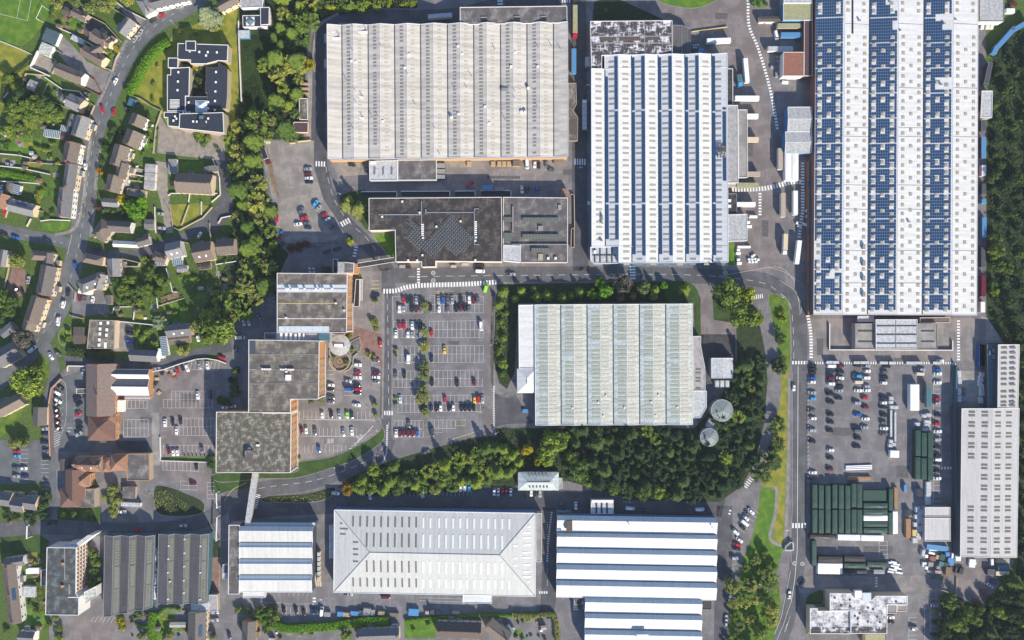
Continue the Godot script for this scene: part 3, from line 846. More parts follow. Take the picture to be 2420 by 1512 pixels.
# ---------------------------------------------------------------- trees
func leaf(b: MB,p: Vector3,d: Vector3,s: float,tone: float,warm: float) -> void:
	b.col=Color(tone*(1.0+warm),tone*(1.0+warm*0.35),tone*(1.0-warm*0.5))
	var a:=d.cross(Vector3(rng.randf_range(-1,1),rng.randf_range(-1,1),rng.randf_range(-1,1))).normalized()
	var c:=d.cross(a).normalized()
	var e:=s*rng.randf_range(0.35,0.6)
	b.quad(p-a*s,p-c*e+d*s*0.15,p+a*s,p+c*e-d*s*0.1,d)
func crown_mesh(kind: String,sd: int) -> ArrayMesh:
	rng.seed=sd
	var b:=MB.new()
	match kind:
		"round":
			var lobes:=[]
			for i in 15:
				var f:=rng.randf()*TAU; var r:=sqrt(rng.randf())*0.68
				lobes.append([Vector3(cos(f)*r,1.05+rng.randf_range(-0.35,0.45)-r*0.35,sin(f)*r),rng.randf_range(0.26,0.42)])
			for l in lobes:
				var tone:=rng.randf_range(0.65,1.25); var warm:=rng.randf_range(-0.2,0.16)
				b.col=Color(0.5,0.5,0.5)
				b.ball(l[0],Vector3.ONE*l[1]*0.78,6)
				for i in 75:
					var d:=Vector3(rng.randfn(),rng.randfn()+0.25,rng.randfn()).normalized()
					leaf(b,l[0]+d*l[1]*rng.randf_range(0.78,1.12),(d+Vector3(rng.randfn(),rng.randfn(),rng.randfn())*0.5).normalized(),rng.randf_range(0.06,0.13),tone*rng.randf_range(0.7,1.3),warm+rng.randf_range(-0.1,0.1))
		"conifer":
			for tier in 9:
				var t:=tier/9.0
				var y:=0.35+t*2.05
				var rad:=(1.0-t)*0.98+0.05
				var nb:=int(10-5*t)
				var off:=rng.randf()*TAU
				for k in nb:
					var f:=off+TAU*(k+rng.randf_range(-0.3,0.3))/nb
					var len:=rad*rng.randf_range(0.75,1.15)
					var dir:=Vector3(cos(f),0,sin(f))
					var side:=Vector3(-sin(f),0,cos(f))
					var tone:=rng.randf_range(0.7,1.25); var warm:=rng.randf_range(-0.18,0.14)
					for j in 11:
						var u:=(j+rng.randf())/11.0
						var p:=dir*len*u+Vector3(0,y-u*u*0.28*rad+0.1*u,0)
						var wd:=0.17*rad*(1.15-u)+0.05
						for s in [-1.0,1.0]:
							var nn: Vector3=(Vector3.UP+dir*0.35+side*s*0.6+Vector3(rng.randfn(),rng.randfn(),rng.randfn())*0.25).normalized()
							b.col=Color(tone*(1+warm),tone*(1+warm*0.3),tone*(1-warm*0.5))*rng.randf_range(0.75,1.25)
							var q: Vector3=p+side*s*wd*0.55
							var ax: Vector3=(dir*0.55+side*s*0.85).normalized()
							var s1:=wd*rng.randf_range(0.8,1.4)+0.05
							var cx: Vector3=nn.cross(ax).normalized()*s1*0.4
							b.quad(q-ax*s1*0.7,q-cx,q+ax*s1-Vector3(0,s1*0.25,0),q+cx,nn)
			b.col=Color(0.45,0.45,0.45)
			b.tube(Vector3(0,0.3,0),Vector3(0,2.3,0),0.42,0.03,7,false)
		"spread":
			for i in 26:
				var f:=rng.randf()*TAU; var r:=sqrt(rng.randf())*0.8
				var ce:=Vector3(cos(f)*r,1.25-r*0.65+rng.randf_range(-0.15,0.25),sin(f)*r)
				var tone:=rng.randf_range(0.6,1.3); var warm:=rng.randf_range(-0.2,0.14)
				var out:=Vector3(cos(f),0.2,sin(f))
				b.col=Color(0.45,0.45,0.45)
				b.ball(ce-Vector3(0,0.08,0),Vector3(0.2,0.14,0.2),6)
				for k in 5:
					var g:=f+rng.randf_range(-1.3,1.3)
					var dir:=Vector3(cos(g),rng.randf_range(-0.25,0.25),sin(g)).normalized()
					var side:=dir.cross(Vector3.UP).normalized()
					for j in 7:
						var u:=(j+rng.randf())/7.0
						var nn:=(Vector3.UP*0.8+out*0.4+Vector3(rng.randfn(),rng.randfn(),rng.randfn())*0.35).normalized()
						var p:=ce+dir*u*0.34+side*rng.randf_range(-0.06,0.06)*(1.2-u)
						b.col=Color(tone*(1+warm),tone*(1+warm*0.3),tone*(1-warm*0.5))*rng.randf_range(0.75,1.25)
						var ax:=(dir+side*rng.randf_range(-0.8,0.8)).normalized()
						var s1:=rng.randf_range(0.08,0.15)
						var cx:=nn.cross(ax).normalized()*s1*0.45
						b.quad(p-ax*s1,p-cx,p+ax*s1,p+cx,nn)
		"bush":
			for i in 7:
				var f:=rng.randf()*TAU; var r:=sqrt(rng.randf())*0.55
				var ce:=Vector3(cos(f)*r,0.42+rng.randf_range(-0.1,0.2),sin(f)*r)
				var rr:=rng.randf_range(0.36,0.5)
				var tone:=rng.randf_range(0.7,1.25); var warm:=rng.randf_range(-0.18,0.14)
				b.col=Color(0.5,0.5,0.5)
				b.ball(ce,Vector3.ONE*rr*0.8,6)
				for k in 55:
					var d:=Vector3(rng.randfn(),absf(rng.randfn())+0.1,rng.randfn()).normalized()
					leaf(b,ce+d*rr*rng.randf_range(0.78,1.12),(d+Vector3(rng.randfn(),rng.randfn(),rng.randfn())*0.5).normalized(),rng.randf_range(0.09,0.17),tone*rng.randf_range(0.7,1.3),warm)
	return b.mesh()
func trunk_mesh(hgt: float,limbs: int) -> ArrayMesh:
	var b:=MB.new()
	b.tube(Vector3(0,-0.1,0),Vector3(0,hgt,0),0.075,0.03,7,false)
	for i in limbs:
		var f:=TAU*i/limbs+0.4
		var y:=hgt*(0.35+0.4*i/limbs)
		b.tube(Vector3(0,y,0),Vector3(cos(f)*0.45,y+0.4,sin(f)*0.45),0.03,0.012,5,false)
	return b.mesh()
func leaf_mat(key: String,c: Color) -> void:
	if not key.ends_with("_"):
		leaf_mat(key+"_l_",Color(c.r*1.14,c.g*1.1,c.b)); leaf_mat(key+"_d_",Color(c.r*0.80,c.g*0.86,c.b*0.95))
	var m:=mk(key,c,0.85)
	m.vertex_color_use_as_albedo=true
	m.metallic_specular=0.25
	m.backlight_enabled=true; m.backlight=Color(0.10,0.12,0.03)
func make_trees() -> void:
	leaf_mat("leaf_mid",lin(0.165,0.235,0.038))
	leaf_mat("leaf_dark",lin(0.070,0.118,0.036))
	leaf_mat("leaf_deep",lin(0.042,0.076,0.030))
	leaf_mat("leaf_olive",lin(0.25,0.28,0.065))
	leaf_mat("leaf_bright",lin(0.14,0.30,0.022))
	leaf_mat("leaf_lime",lin(0.25,0.31,0.025))
	leaf_mat("leaf_yellow",lin(0.36,0.31,0.020))
	leaf_mat("leaf_orange",lin(0.42,0.21,0.020))
	leaf_mat("leaf_brown",lin(0.21,0.17,0.105))
	leaf_mat("leaf_purple",lin(0.12,0.06,0.05))
	leaf_mat("leaf_blue",lin(0.22,0.28,0.19))
	for k in 3:
		lib["round%d" % k]=crown_mesh("round",100+k)
		lib["conifer%d" % k]=crown_mesh("conifer",200+k)
		lib["spread%d" % k]=crown_mesh("spread",300+k)
		lib["bush%d" % k]=crown_mesh("bush",400+k)
	lib["trunk_tall"]=trunk_mesh(2.0,3)
	lib["trunk_low"]=trunk_mesh(1.0,5)
	rng.seed=5
const TREE_NAMES:={"round": "broadleaf_tree","conifer": "conifer_tree","spread": "spreading_tree","bush": "bush"}
const TREE_HIGH:={"round": 1.0,"conifer": 1.2,"spread": 1.1,"bush": 0.5}
func tree_at(shape: String,mat: String,x: float,y: float,r: float,label: String,group:="") -> void:
	var rad:=r*K*sc
	var mid: float=TREE_HIGH[shape]*rad
	var p:=W2(x,y,mid)
	var sc3:=Vector3(rad,rad*rng.randf_range(0.9,1.1),rad)
	var o:=thing(TREE_NAMES[shape],label,"bush" if shape=="bush" else "tree",Vector3(p.x,0,p.y),rng.randf()*TAU,group)
	mat+=["","_l_","_d_",""][rng.randi() % 4]
	pt_("crown",lib["%s%d" % [shape,rng.randi() % 3]],mat,o,Transform3D(Basis.from_scale(sc3),Vector3.ZERO))
	if shape=="bush":
		return
	pt_("trunk",lib["trunk_tall" if shape=="conifer" else "trunk_low"],"bark",o,Transform3D(Basis.from_scale(sc3),Vector3.ZERO))
func ts(shape: String,mat: String,what: String,place: String,way: String,list: String) -> void:
	var rows:=[]
	for e in list.split(",",false):
		var f:=e.strip_edges().split(" ",false)
		rows.append([f[0].to_float(),f[1].to_float(),f[2].to_float()])
	rows.sort_custom(func(a,b): return a[0]<b[0] if way=="west" else a[1]<b[1])
	for i in rows.size():
		var lb:="%s %s" % [what,place] if rows.size()==1 else "%s %s from %s %s" % [nth(i),what,way,place]
		tree_at(shape,mat,rows[i][0],rows[i][1],rows[i][2],lb,"" if rows.size()==1 else "%s trees %s" % [what,place])
func wd_(place: String,way: String,pts: Array,r0: float,r1: float,gap: float,kinds: Array,sd: int) -> void:
	var poly:=PackedVector2Array()
	var lo:=Vector2(1e9,1e9); var hi:=Vector2(-1e9,-1e9)
	for i in range(0,pts.size(),2):
		var p:=Vector2(pts[i],pts[i+1]); poly.append(p)
		lo=lo.min(p); hi=hi.max(p)
	var r:=RandomNumberGenerator.new(); r.seed=sd
	var got:=[]
	for tries in 4000:
		var p:=Vector2(r.randf_range(lo.x,hi.x),r.randf_range(lo.y,hi.y))
		if not Geometry2D.is_point_in_polygon(p,poly): continue
		var rad:=r.randf_range(r0,r1)
		var ok:=true
		for q in got:
			if p.distance_to(q[0])<(rad+q[1])*gap: ok=false; break
		if ok:
			var t:=r.randf(); var k:=0
			while k<kinds.size()-1 and t>kinds[k][3]:
				t-=kinds[k][3]; k+=1
			got.append([p,rad,k])
	got.sort_custom(func(a,b): return a[0].x<b[0].x if way=="west" else a[0].y<b[0].y)
	var n:={}
	for q in got:
		var kd: Array=kinds[q[2]]
		var i: int=n.get(q[2],0); n[q[2]]=i+1
		tree_at(kd[0],kd[1],q[0].x,q[0].y,q[1],"%s %s from %s %s" % [nth(i),kd[2],way,place],"%s trees %s" % [kd[2],place])
func he(label: String,pts: Array,w: float,h: float,mat: String) -> void:
	var p:=smooth(path2(pts,h*0.5))
	var o:=thing("hedge",label,"hedge")
	var b:=MB.new()
	var core:=MB.new()
	for i in p.size()-1:
		var d:=p[i+1]-p[i]
		var l:=d.length()
		var nrm:=d.normalized().orthogonal()
		var c:=(p[i]+p[i+1])*0.5
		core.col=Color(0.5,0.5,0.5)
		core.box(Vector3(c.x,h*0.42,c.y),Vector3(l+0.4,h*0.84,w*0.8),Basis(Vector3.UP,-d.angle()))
		for k in int(l*w*5.0+l*h*4.0):
			var t:=rng.randf(); var u:=rng.randf_range(-1.0,1.0)
			var side:=absf(u)>0.85
			var y:=h*(rng.randf() if side else 1.0+rng.randf_range(-0.12,0.1))
			var q:=p[i].lerp(p[i+1],t)+nrm*u*w*0.5*rng.randf_range(0.9,1.08)
			var dd:=Vector3(nrm.x*u,0.8 if not side else 0.2,nrm.y*u).normalized()
			leaf(b,Vector3(q.x,y,q.y),(dd+Vector3(rng.randfn(),rng.randfn(),rng.randfn())*0.45).normalized(),rng.randf_range(0.22,0.45),rng.randf_range(0.6,1.35),rng.randf_range(-0.12,0.2))
	pt_("foliage",b.mesh(),mat,o)
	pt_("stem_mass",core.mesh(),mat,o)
func ug(name: String,pts: Array,mat: String,h: float,density: float,size:=0.5) -> void:
	var poly:=path2(pts)
	var lo:=Vector2(1e9,1e9); var hi:=Vector2(-1e9,-1e9)
	for p in poly: lo=lo.min(p); hi=hi.max(p)
	var b:=MB.new()
	var ar:=(hi.x-lo.x)*(hi.y-lo.y)
	var nz:=FastNoiseLite.new(); nz.seed=77; nz.frequency=0.12
	for i in int(ar*density):
		var p:=Vector2(rng.randf_range(lo.x,hi.x),rng.randf_range(lo.y,hi.y))
		if not Geometry2D.is_point_in_polygon(p,poly): continue
		var q:=nz.get_noise_2d(p.x,p.y)
		var y:=h*(0.55+0.7*q)*rng.randf_range(0.7,1.15)
		leaf(b,Vector3(p.x,maxf(y,0.06),p.y),Vector3(rng.randfn()*0.5,1,rng.randfn()*0.5).normalized(),rng.randf_range(0.5,1.0)*size,rng.randf_range(0.6,1.3)*(1.0+q*0.4),rng.randf_range(-0.12,0.2)+q*0.2)
	var o:=MeshInstance3D.new()
	o.name=called(name); o.mesh=b.mesh(); o.material_override=mats[mat]
	o.set_meta("kind","stuff")
	add_child(o)
func lamp(label: String,x: float,y: float,ang: float,h:=8.0) -> void:
	var p:=W2(x,y)
	var o:=thing("street_lamp",label,"street lamp",Vector3(p.x,0,p.y),-deg_to_rad(ang),"street lamps")
	if not lib.has("pole"):
		var b:=MB.new()
		b.tube(Vector3.ZERO,Vector3(0,h,0),0.11,0.07,6)
		b.tube(Vector3(0,h,0),Vector3(1.3,h+0.25,0),0.06,0.05,5)
		lib["pole"]=b.mesh()
	pt_("pole",lib["pole"],"steel",o)
	pt_("lamp_head",bm(Vector3(0.7,0.16,0.3)),"trim_white",o,Transform3D(Basis(),Vector3(1.55,h+0.27,0)))
# ================================================================ the scene
func _ready() -> void:
	var cam:=Camera3D.new()
	cam.name="camera"
	cam.keep_aspect=Camera3D.KEEP_WIDTH
	cam.fov=rad_to_deg(2.0*atan(286.05/CAM_H))
	cam.position=Vector3(0,CAM_H,0)
	cam.rotation=Vector3(-PI/2,0,0)
	cam.near=1.0; cam.far=2000.0
	cam.current=true
	add_child(cam)
	var env:=Environment.new()
	env.background_mode=Environment.BG_SKY
	var sky:=Sky.new()
	var sm:=ProceduralSkyMaterial.new()
	sm.sky_top_color=Color(0.46,0.59,0.80); sm.sky_horizon_color=Color(0.76,0.82,0.89); sm.sky_curve=0.2
	sm.ground_bottom_color=Color(0.25,0.27,0.22); sm.ground_horizon_color=Color(0.6,0.68,0.75)
	sm.sky_energy_multiplier=0.82
	sky.sky_material=sm
	env.sky=sky
	env.tonemap_mode=Environment.TONE_MAPPER_LINEAR
	env.tonemap_exposure=1.66
	env.sdfgi_enabled=true; env.ssao_enabled=true; env.ssil_enabled=true
	env.fog_enabled=true; env.fog_density=0.00006; env.fog_light_color=Color(0.84,0.88,0.92)
	var we:=WorldEnvironment.new()
	we.name="world"; we.environment=env
	add_child(we)
	var sun:=DirectionalLight3D.new()
	sun.name="sun"
	sun.light_energy=1.55; sun.light_color=Color(1.0,0.955,0.88)
	sun.light_angular_distance=0.5; sun.shadow_enabled=true
	var el:=deg_to_rad(28.5); var az:=deg_to_rad(28.0)
	var toward:=Vector3(sin(az)*cos(el),sin(el),cos(az)*cos(el))
	sun.look_at_from_position(toward*100.0,Vector3.ZERO,Vector3.UP)
	add_child(sun)
	rng.seed=5
	make_materials()
	make_trees()
	ground()
	markings()
	site_buildings()
	village()
	greenery()
	parked()
	yards()
	for k in KINDS:
		if lib.has("car"+k): lib["car"+k].free()
func ground() -> void:
	map_sheet()
	g("ground","garden",0,[-1400,-1200,3800,-1200,3800,2700,-1400,2700])
	g("site_yard","asphalt",2,[760,-160,740,40,722,150,718,330,612,330,622,420,640,480,650,570,640,640,600,700,545,760,520,860,470,850,360,855,345,868,160,865,118,905,120,1100,125,1240,-160,1236,-160,1284,40,1278,110,1280,120,1650,2330,1650,2330,-160])
	rd("lane","road",3,5.6,[178,590,230,602,275,603,330,598,385,580,430,563,480,530,520,497,545,470,552,430,543,395,520,372])
	rd("lane","road",3,5.0,[150,850,230,858,330,862,400,852,450,838,510,826,548,822])
	rd("main_road","main_road",4,10.6,[505,-40,462,2,420,25,372,52,330,88,300,128,280,170,262,215,240,268,222,320,210,370,204,430,196,500,186,560,174,620,158,680,135,740,100,795,55,845,0,895,-60,945])
	rd("side_road","main_road",5,6.6,[-80,520,0,541,45,552,100,562,150,572,182,582])
	rd("school_road","main_road",5,6.5,[95,800,118,840,128,885,118,930,112,1000,118,1100,120,1180,124,1240])
	rd("works_road","road",5,8.2,[-160,1262,0,1252,60,1248,130,1246,300,1252,420,1246,490,1226,535,1190,570,1165,640,1152,720,1143,800,1118,860,1094,900,1068,917,1036,920,980,919,860,917,700,915,640])
	rd("works_road","road",4,8.6,[900,652,1000,650,1200,648,1400,648,1600,650,1720,656,1800,662,1848,684,1876,716,1888,760,1890,860,1888,1100,1887,1280,1878,1380,1866,1440,1848,1500,1812,1580,1790,1640])
	rd("ring_road","asphalt_dark",4,8.0,[915,640,895,605,850,560,806,515,776,460,760,410,754,360,752,260,750,160,754,100,772,62,812,44,900,40,1000,40,1088,34,1200,6,1280,-2,1370,-10])
	rd("alley","asphalt_dark",4,8.6,[1366,-60,1368,100,1370,300,1370,500,1372,640])
	rd("estate_lane","asphalt",4,6.4,[1792,690,1806,760,1824,830,1830,890,1826,950,1812,1020,1800,1090,1776,1140,1740,1180])
	rd("works_road","asphalt_dark",3,12.0,[540,1208,640,1196,760,1190,1000,1180,1200,1178,1400,1185,1650,1190,1710,1198])
	rd("works_road","asphalt_dark",3,8.4,[1302,1200,1300,1300,1296,1410,1290,1460])
	rd("works_road","asphalt_dark",3,9.0,[1712,1195,1712,1300,1708,1400,1704,1640])
	rd("works_road","asphalt_warm",6,9.0,[1886,1384,1960,1376,2080,1378,2240,1380])
	g("gravel_car_park","worn_gravel",6,[614,332,742,332,742,395,764,470,800,525,812,560,770,572,700,576,655,572,646,480,626,400])
	g("dirt_track","dirt",7,[632,372,640,378,652,430,662,470,650,452,640,420],true)
	g("loading_yard","asphalt_warm",3,[776,380,1342,376,1342,432,1190,450,985,450,985,436,870,438,800,430,790,395])
	g("worn_ground","gravel",6,[806,388,852,384,850,414,808,416])
	g("worn_ground","gravel",6,[1060,380,1120,382,1110,396,1062,395])
	g("east_yard","asphalt_pink",3,[1480,-60,1900,-60,1900,640,1740,640,1730,200,1690,70,1520,30])
	g("shaded_yard","asphalt",4,[1828,190,1905,190,1905,640,1850,640,1845,380,1800,200])
	g("front_yard","asphalt_warm",6,[1912,752,2330,752,2330,852,1912,858])
	g("east_car_park","asphalt",6,[1908,862,2262,862,2262,1360,1908,1360])
	g("yard_floor","concrete",7,[2262,876,2345,876,2345,962,2262,962])
	g("east_corner_yard","asphalt_pink",6,[2200,1322,2400,1322,2370,1370,2350,1400,2330,1412,2240,1400,2240,1372,2200,1370])
	g("central_car_park","asphalt",7,[928,692,1146,686,1152,760,1152,960,1140,1028,928,1040])
	g("park_aisle","asphalt_pink",6,[1146,672,1170,674,1168,760,1166,960,1164,1030,1146,1034])
	g("office_forecourt","asphalt_warm",6,[836,640,902,640,902,1010,880,1034,780,1078,704,1090,704,970,776,960,776,780,836,770])
	g("entrance_paving","red_paving",7,[836,770,902,790,904,870,880,850,858,836,836,810])
	g("service_yard","asphalt_dark",6,[1168,930,1216,930,1262,1000,1200,1002,1172,1008])
	g("service_yard","asphalt_dark",6,[1640,790,1738,790,1738,900,1700,960,1650,1010,1640,960])
	g("gate_drive","asphalt_pink",6,[1655,680,1680,678,1682,760,1738,762,1738,850,1655,850])
	g("station_yard","asphalt_pink",6,[380,872,440,858,520,852,532,900,510,960,510,1076,382,1080])
	g("station_yard","asphalt",6,[270,880,380,876,380,1085,276,1060])
	g("school_forecourt","main_road",6,[128,905,150,890,202,872,202,1042,350,1042,350,1070,140,1068])
	g("drive","concrete",8,[358,975,376,975,378,1100,360,1100])
	g("south_car_park","asphalt_pink",6,[380,1090,500,1090,505,1180,480,1170,440,1150,400,1130,384,1110])
	g("north_car_park","main_road",6,[0,1040,112,1040,118,1140,0,1145])
	g("care_home_car_park","gravel",6,[376,268,395,300,530,318,532,380,372,362])
	g("garden_lane","gravel",6,[368,380,396,384,396,440,405,500,410,550,392,552,380,480,366,430])
	g("health_yard","asphalt_warm",6,[270,755,312,765,316,830,262,830])
	g("red_drive","red_paving",6,[30,630,60,636,60,700,10,700])
	g("forecourt","asphalt",6,[170,690,240,685,262,740,170,750])
	g("pavement_strip","red_paving",6,[128,620,150,620,122,720,84,780,66,800,50,800,92,722])
	g("house_yard","asphalt_warm",6,[130,70,165,100,205,145,262,172,240,225,205,205,140,130])
	g("house_yard","asphalt_dark",6,[195,42,230,50,285,100,270,100,200,85])
	g("house_yard","asphalt_warm",6,[268,0,290,10,342,48,330,60,300,40])
	g("lane_verge","asphalt_dark",2,[500,350,548,420,556,500,500,560,480,530,520,470])
	g("patio","gravel",6,[90,126,135,148,125,172,78,160])
	g("workshop_yard","asphalt_pink",6,[165,1458,282,1455,300,1480,270,1512,165,1512])
	g("drive","gravel",6,[490,1318,520,1318,520,1400,495,1400])
	g("playing_field","lawn",3,[-200,-160,125,-160,124,0,117,28,100,60,78,90,50,110,0,97,-200,60])
	g("dry_grass","straw",4,[124,0,118,27,100,60,76,88,48,110,82,130,92,95,108,40,122,5])
	g("meadow","grass_dry",3,[-200,60,0,98,48,112,80,130,70,155,60,180,30,190,12,230,0,290,-200,300])
	g("care_home_lawn","grass_dry",3,[300,224,345,150,400,98,415,70,455,60,500,40,560,8,566,330,535,320,530,300,398,300,380,262,330,240])
	g("shaded_lawn","lawn_dark",3,[590,80,640,90,660,200,640,270,575,280,570,100])  # lawn lying in shade, the shade put into its darker green
	g("verge","lawn",3,[100,528,168,522,160,540,130,548,98,542])
	g("allotment_lawn","grass_dry",6,[404,484,470,480,502,490,425,542,410,530])
	g("garden_lawn","lawn",3,[378,720,430,712,455,745,440,770,380,756])
	g("garden_lawn","lawn",3,[145,42,200,55,196,76,140,68])
	g("garden_lawn","lawn",3,[60,175,110,178,110,220,60,215])
	g("garden_lawn","lawn",3,[5,320,100,328,92,370,5,366])
	g("garden_lawn","lawn",3,[2,395,90,410,90,428,0,420])
	g("garden_lawn","lawn",3,[420,383,480,381,480,410,420,404])
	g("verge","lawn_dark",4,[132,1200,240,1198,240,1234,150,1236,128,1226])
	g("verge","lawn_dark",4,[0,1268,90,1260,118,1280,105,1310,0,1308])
	g("garden_lawn","lawn",3,[55,1438,110,1440,120,1480,58,1484])
	g("garden_lawn","lawn",3,[956,1466,1030,1465,1030,1508,956,1508])
	g("garden_lawn","lawn",3,[370,1460,400,1440,398,1512,365,1512])
	g("verge","grass",7,[92,850,112,848,118,870,110,900,95,895],true)
	g("school_verge","grass",6,[0,985,40,950,62,920,66,935,48,985,20,1020,0,1036])
	g("planted_bed","grass",7,[380,1080,502,1078,502,1090,382,1090])
	g("planted_bed","lawn_dark",7,[500,1090,512,1086,512,1116,610,1118,606,1150,540,1160,510,1170,502,1150])
	kb("verge","wood_floor",[366,1150,400,1150,440,1165,470,1178,484,1192,478,1212,440,1220,385,1218,366,1200])
	kb("verge","grass",[138,788,150,772,166,776,166,800,154,818,140,810])
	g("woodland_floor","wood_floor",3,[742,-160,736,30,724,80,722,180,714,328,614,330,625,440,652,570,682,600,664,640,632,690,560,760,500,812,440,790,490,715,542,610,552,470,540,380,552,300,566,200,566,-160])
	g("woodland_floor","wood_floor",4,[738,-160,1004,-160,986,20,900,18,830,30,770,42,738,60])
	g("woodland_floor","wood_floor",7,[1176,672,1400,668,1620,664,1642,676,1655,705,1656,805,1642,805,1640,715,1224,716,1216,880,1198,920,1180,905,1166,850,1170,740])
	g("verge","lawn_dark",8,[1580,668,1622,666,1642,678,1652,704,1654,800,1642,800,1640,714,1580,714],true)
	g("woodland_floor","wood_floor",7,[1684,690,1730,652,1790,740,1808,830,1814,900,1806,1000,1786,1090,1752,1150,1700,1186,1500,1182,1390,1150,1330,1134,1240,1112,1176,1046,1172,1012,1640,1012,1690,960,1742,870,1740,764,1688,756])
	g("verge","lawn_dark",8,[1684,700,1722,690,1726,752,1686,754])
	kb("road_island","grass",[1815,702,1832,694,1852,702,1866,726,1868,860,1846,862,1830,790])
	g("long_verge","grass_dry",7,[1846,862,1868,862,1866,1130,1860,1262,1854,1290,1826,1272,1836,1154,1800,1148,1810,1096,1832,1010,1846,930])
	g("long_verge","lawn",7,[1798,1150,1834,1158,1824,1270,1852,1292,1836,1350,1846,1430,1830,1500,1796,1640,1716,1640,1722,1480,1742,1400,1756,1320,1780,1262,1792,1200])
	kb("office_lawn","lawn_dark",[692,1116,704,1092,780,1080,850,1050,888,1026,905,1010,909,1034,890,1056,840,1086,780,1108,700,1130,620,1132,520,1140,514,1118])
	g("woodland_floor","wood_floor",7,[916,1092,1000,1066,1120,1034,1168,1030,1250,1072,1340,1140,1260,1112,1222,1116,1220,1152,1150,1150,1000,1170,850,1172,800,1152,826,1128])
	kb("planted_island","wood_floor",[618,1178,640,1170,720,1166,790,1150,780,1176,730,1188,650,1188,622,1186])
	g("grass_corner","lawn_dark",7,[806,462,870,454,870,540,848,520,818,492],true)
	kb("grass_corner","lawn",[884,556,932,554,934,608,924,612,906,590])
	g("grass_corner","wood_floor",7,[1404,4,1446,-10,1570,47,1400,48])
	kb("verge","lawn",[1546,-20,1710,-20,1676,10,1640,20,1610,18,1566,8])
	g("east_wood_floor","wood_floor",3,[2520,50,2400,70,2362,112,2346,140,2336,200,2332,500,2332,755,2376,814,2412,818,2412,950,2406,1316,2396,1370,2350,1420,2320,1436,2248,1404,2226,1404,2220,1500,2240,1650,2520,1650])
	g("concrete_ramp","concrete",4,[2318,748,2334,752,2372,810,2322,812])
	kb("verge","lawn_dark",[1906,1410,1924,1398,1944,1394,1944,1428,1920,1434,1912,1490,1904,1500,1898,1450])
	g("verge","lawn",7,[1720,574,1736,574,1740,626,1715,627])
	kb("pavement","pavement",[1862,880,1868,880,1866,1120,1860,1280,1852,1280,1858,1120],false)
	rd("footpath","pavement",9,1.8,[1830,1152,1836,1160,1832,1215,1820,1272,1848,1290])
	rd("footpath","pavement",6,1.7,[214,330,204,400,198,470,186,520,168,545,130,555])
	rd("footpath","pavement",6,1.7,[300,95,276,140,252,200,230,250])
	rd("footpath","pavement",6,1.8,[236,352,228,420,222,500,214,560])
	rd("footpath","pavement",6,1.8,[905,690,905,800,903,900,902,990])
	rd("footpath","pavement",6,1.8,[930,700,929,860,929,1030])
	rd("footpath","pavement",6,2.2,[1168,690,1164,780,1164,880,1170,920,1190,934,1216,934])
	rd("footpath","pavement",6,1.6,[1170,1020,1200,1040,1240,1062])
	rd("footpath","pavement",6,1.6,[745,170,735,130,742,80,760,55,800,32])
	rd("footpath","concrete",6,2.6,[728,330,732,240,734,150,745,70])
	for q in [[1550,735,22,12],[1000,900,30,8],[1060,805,26,10],[1930,800,16,40],[2118,1100,30,30],[1800,520,16,40],[1690,30,30,16],[2112,845,20,10],[1440,660,12,8],[640,1200,40,9],[2200,985,9,60],[760,400,10,30],[330,985,30,14],[1965,1010,60,20],[1040,690,60,8],[2040,1290,70,18],[430,930,40,20],[1760,330,20,40],[1330,400,22,14],[1150,415,80,8],[1716,1280,14,60],[1890,930,16,90],[1880,1180,14,40],[218,300,10,50],[194,480,12,30]]:
		var x: float=q[0]; var y: float=q[1]
		g("tarmac_repair","asphalt_patch",8,[x,y,x+q[2],y+1,x+q[2]-1,y+q[3],x+1,y+q[3]-1])
	var dr:=RandomNumberGenerator.new(); dr.seed=99
	for q in [[930,650,1800,655,14],[1886,880,1888,1340,8],[916,700,920,1000,5],[940,700,1140,1020,12],[1730,80,1850,600,12],[1920,870,2240,1090,16],[390,880,500,1070,8],[560,1200,1700,1196,12],[200,300,190,560,6],[800,400,1330,425,8],[1930,1250,2160,1300,6],[720,880,890,1070,8]]:
		for i in q[4]:
			var x: float=dr.randf_range(minf(q[0],q[2])-4,maxf(q[0],q[2])+4); var y: float=dr.randf_range(q[1]-4,q[3]+4)
			var s:=dr.randf_range(1.2,2.4)
			g("drain_cover","asphalt_patch" if i % 3 else "black",9,[x,y,x+s,y,x+s,y+s*0.8,x,y+s*0.8])
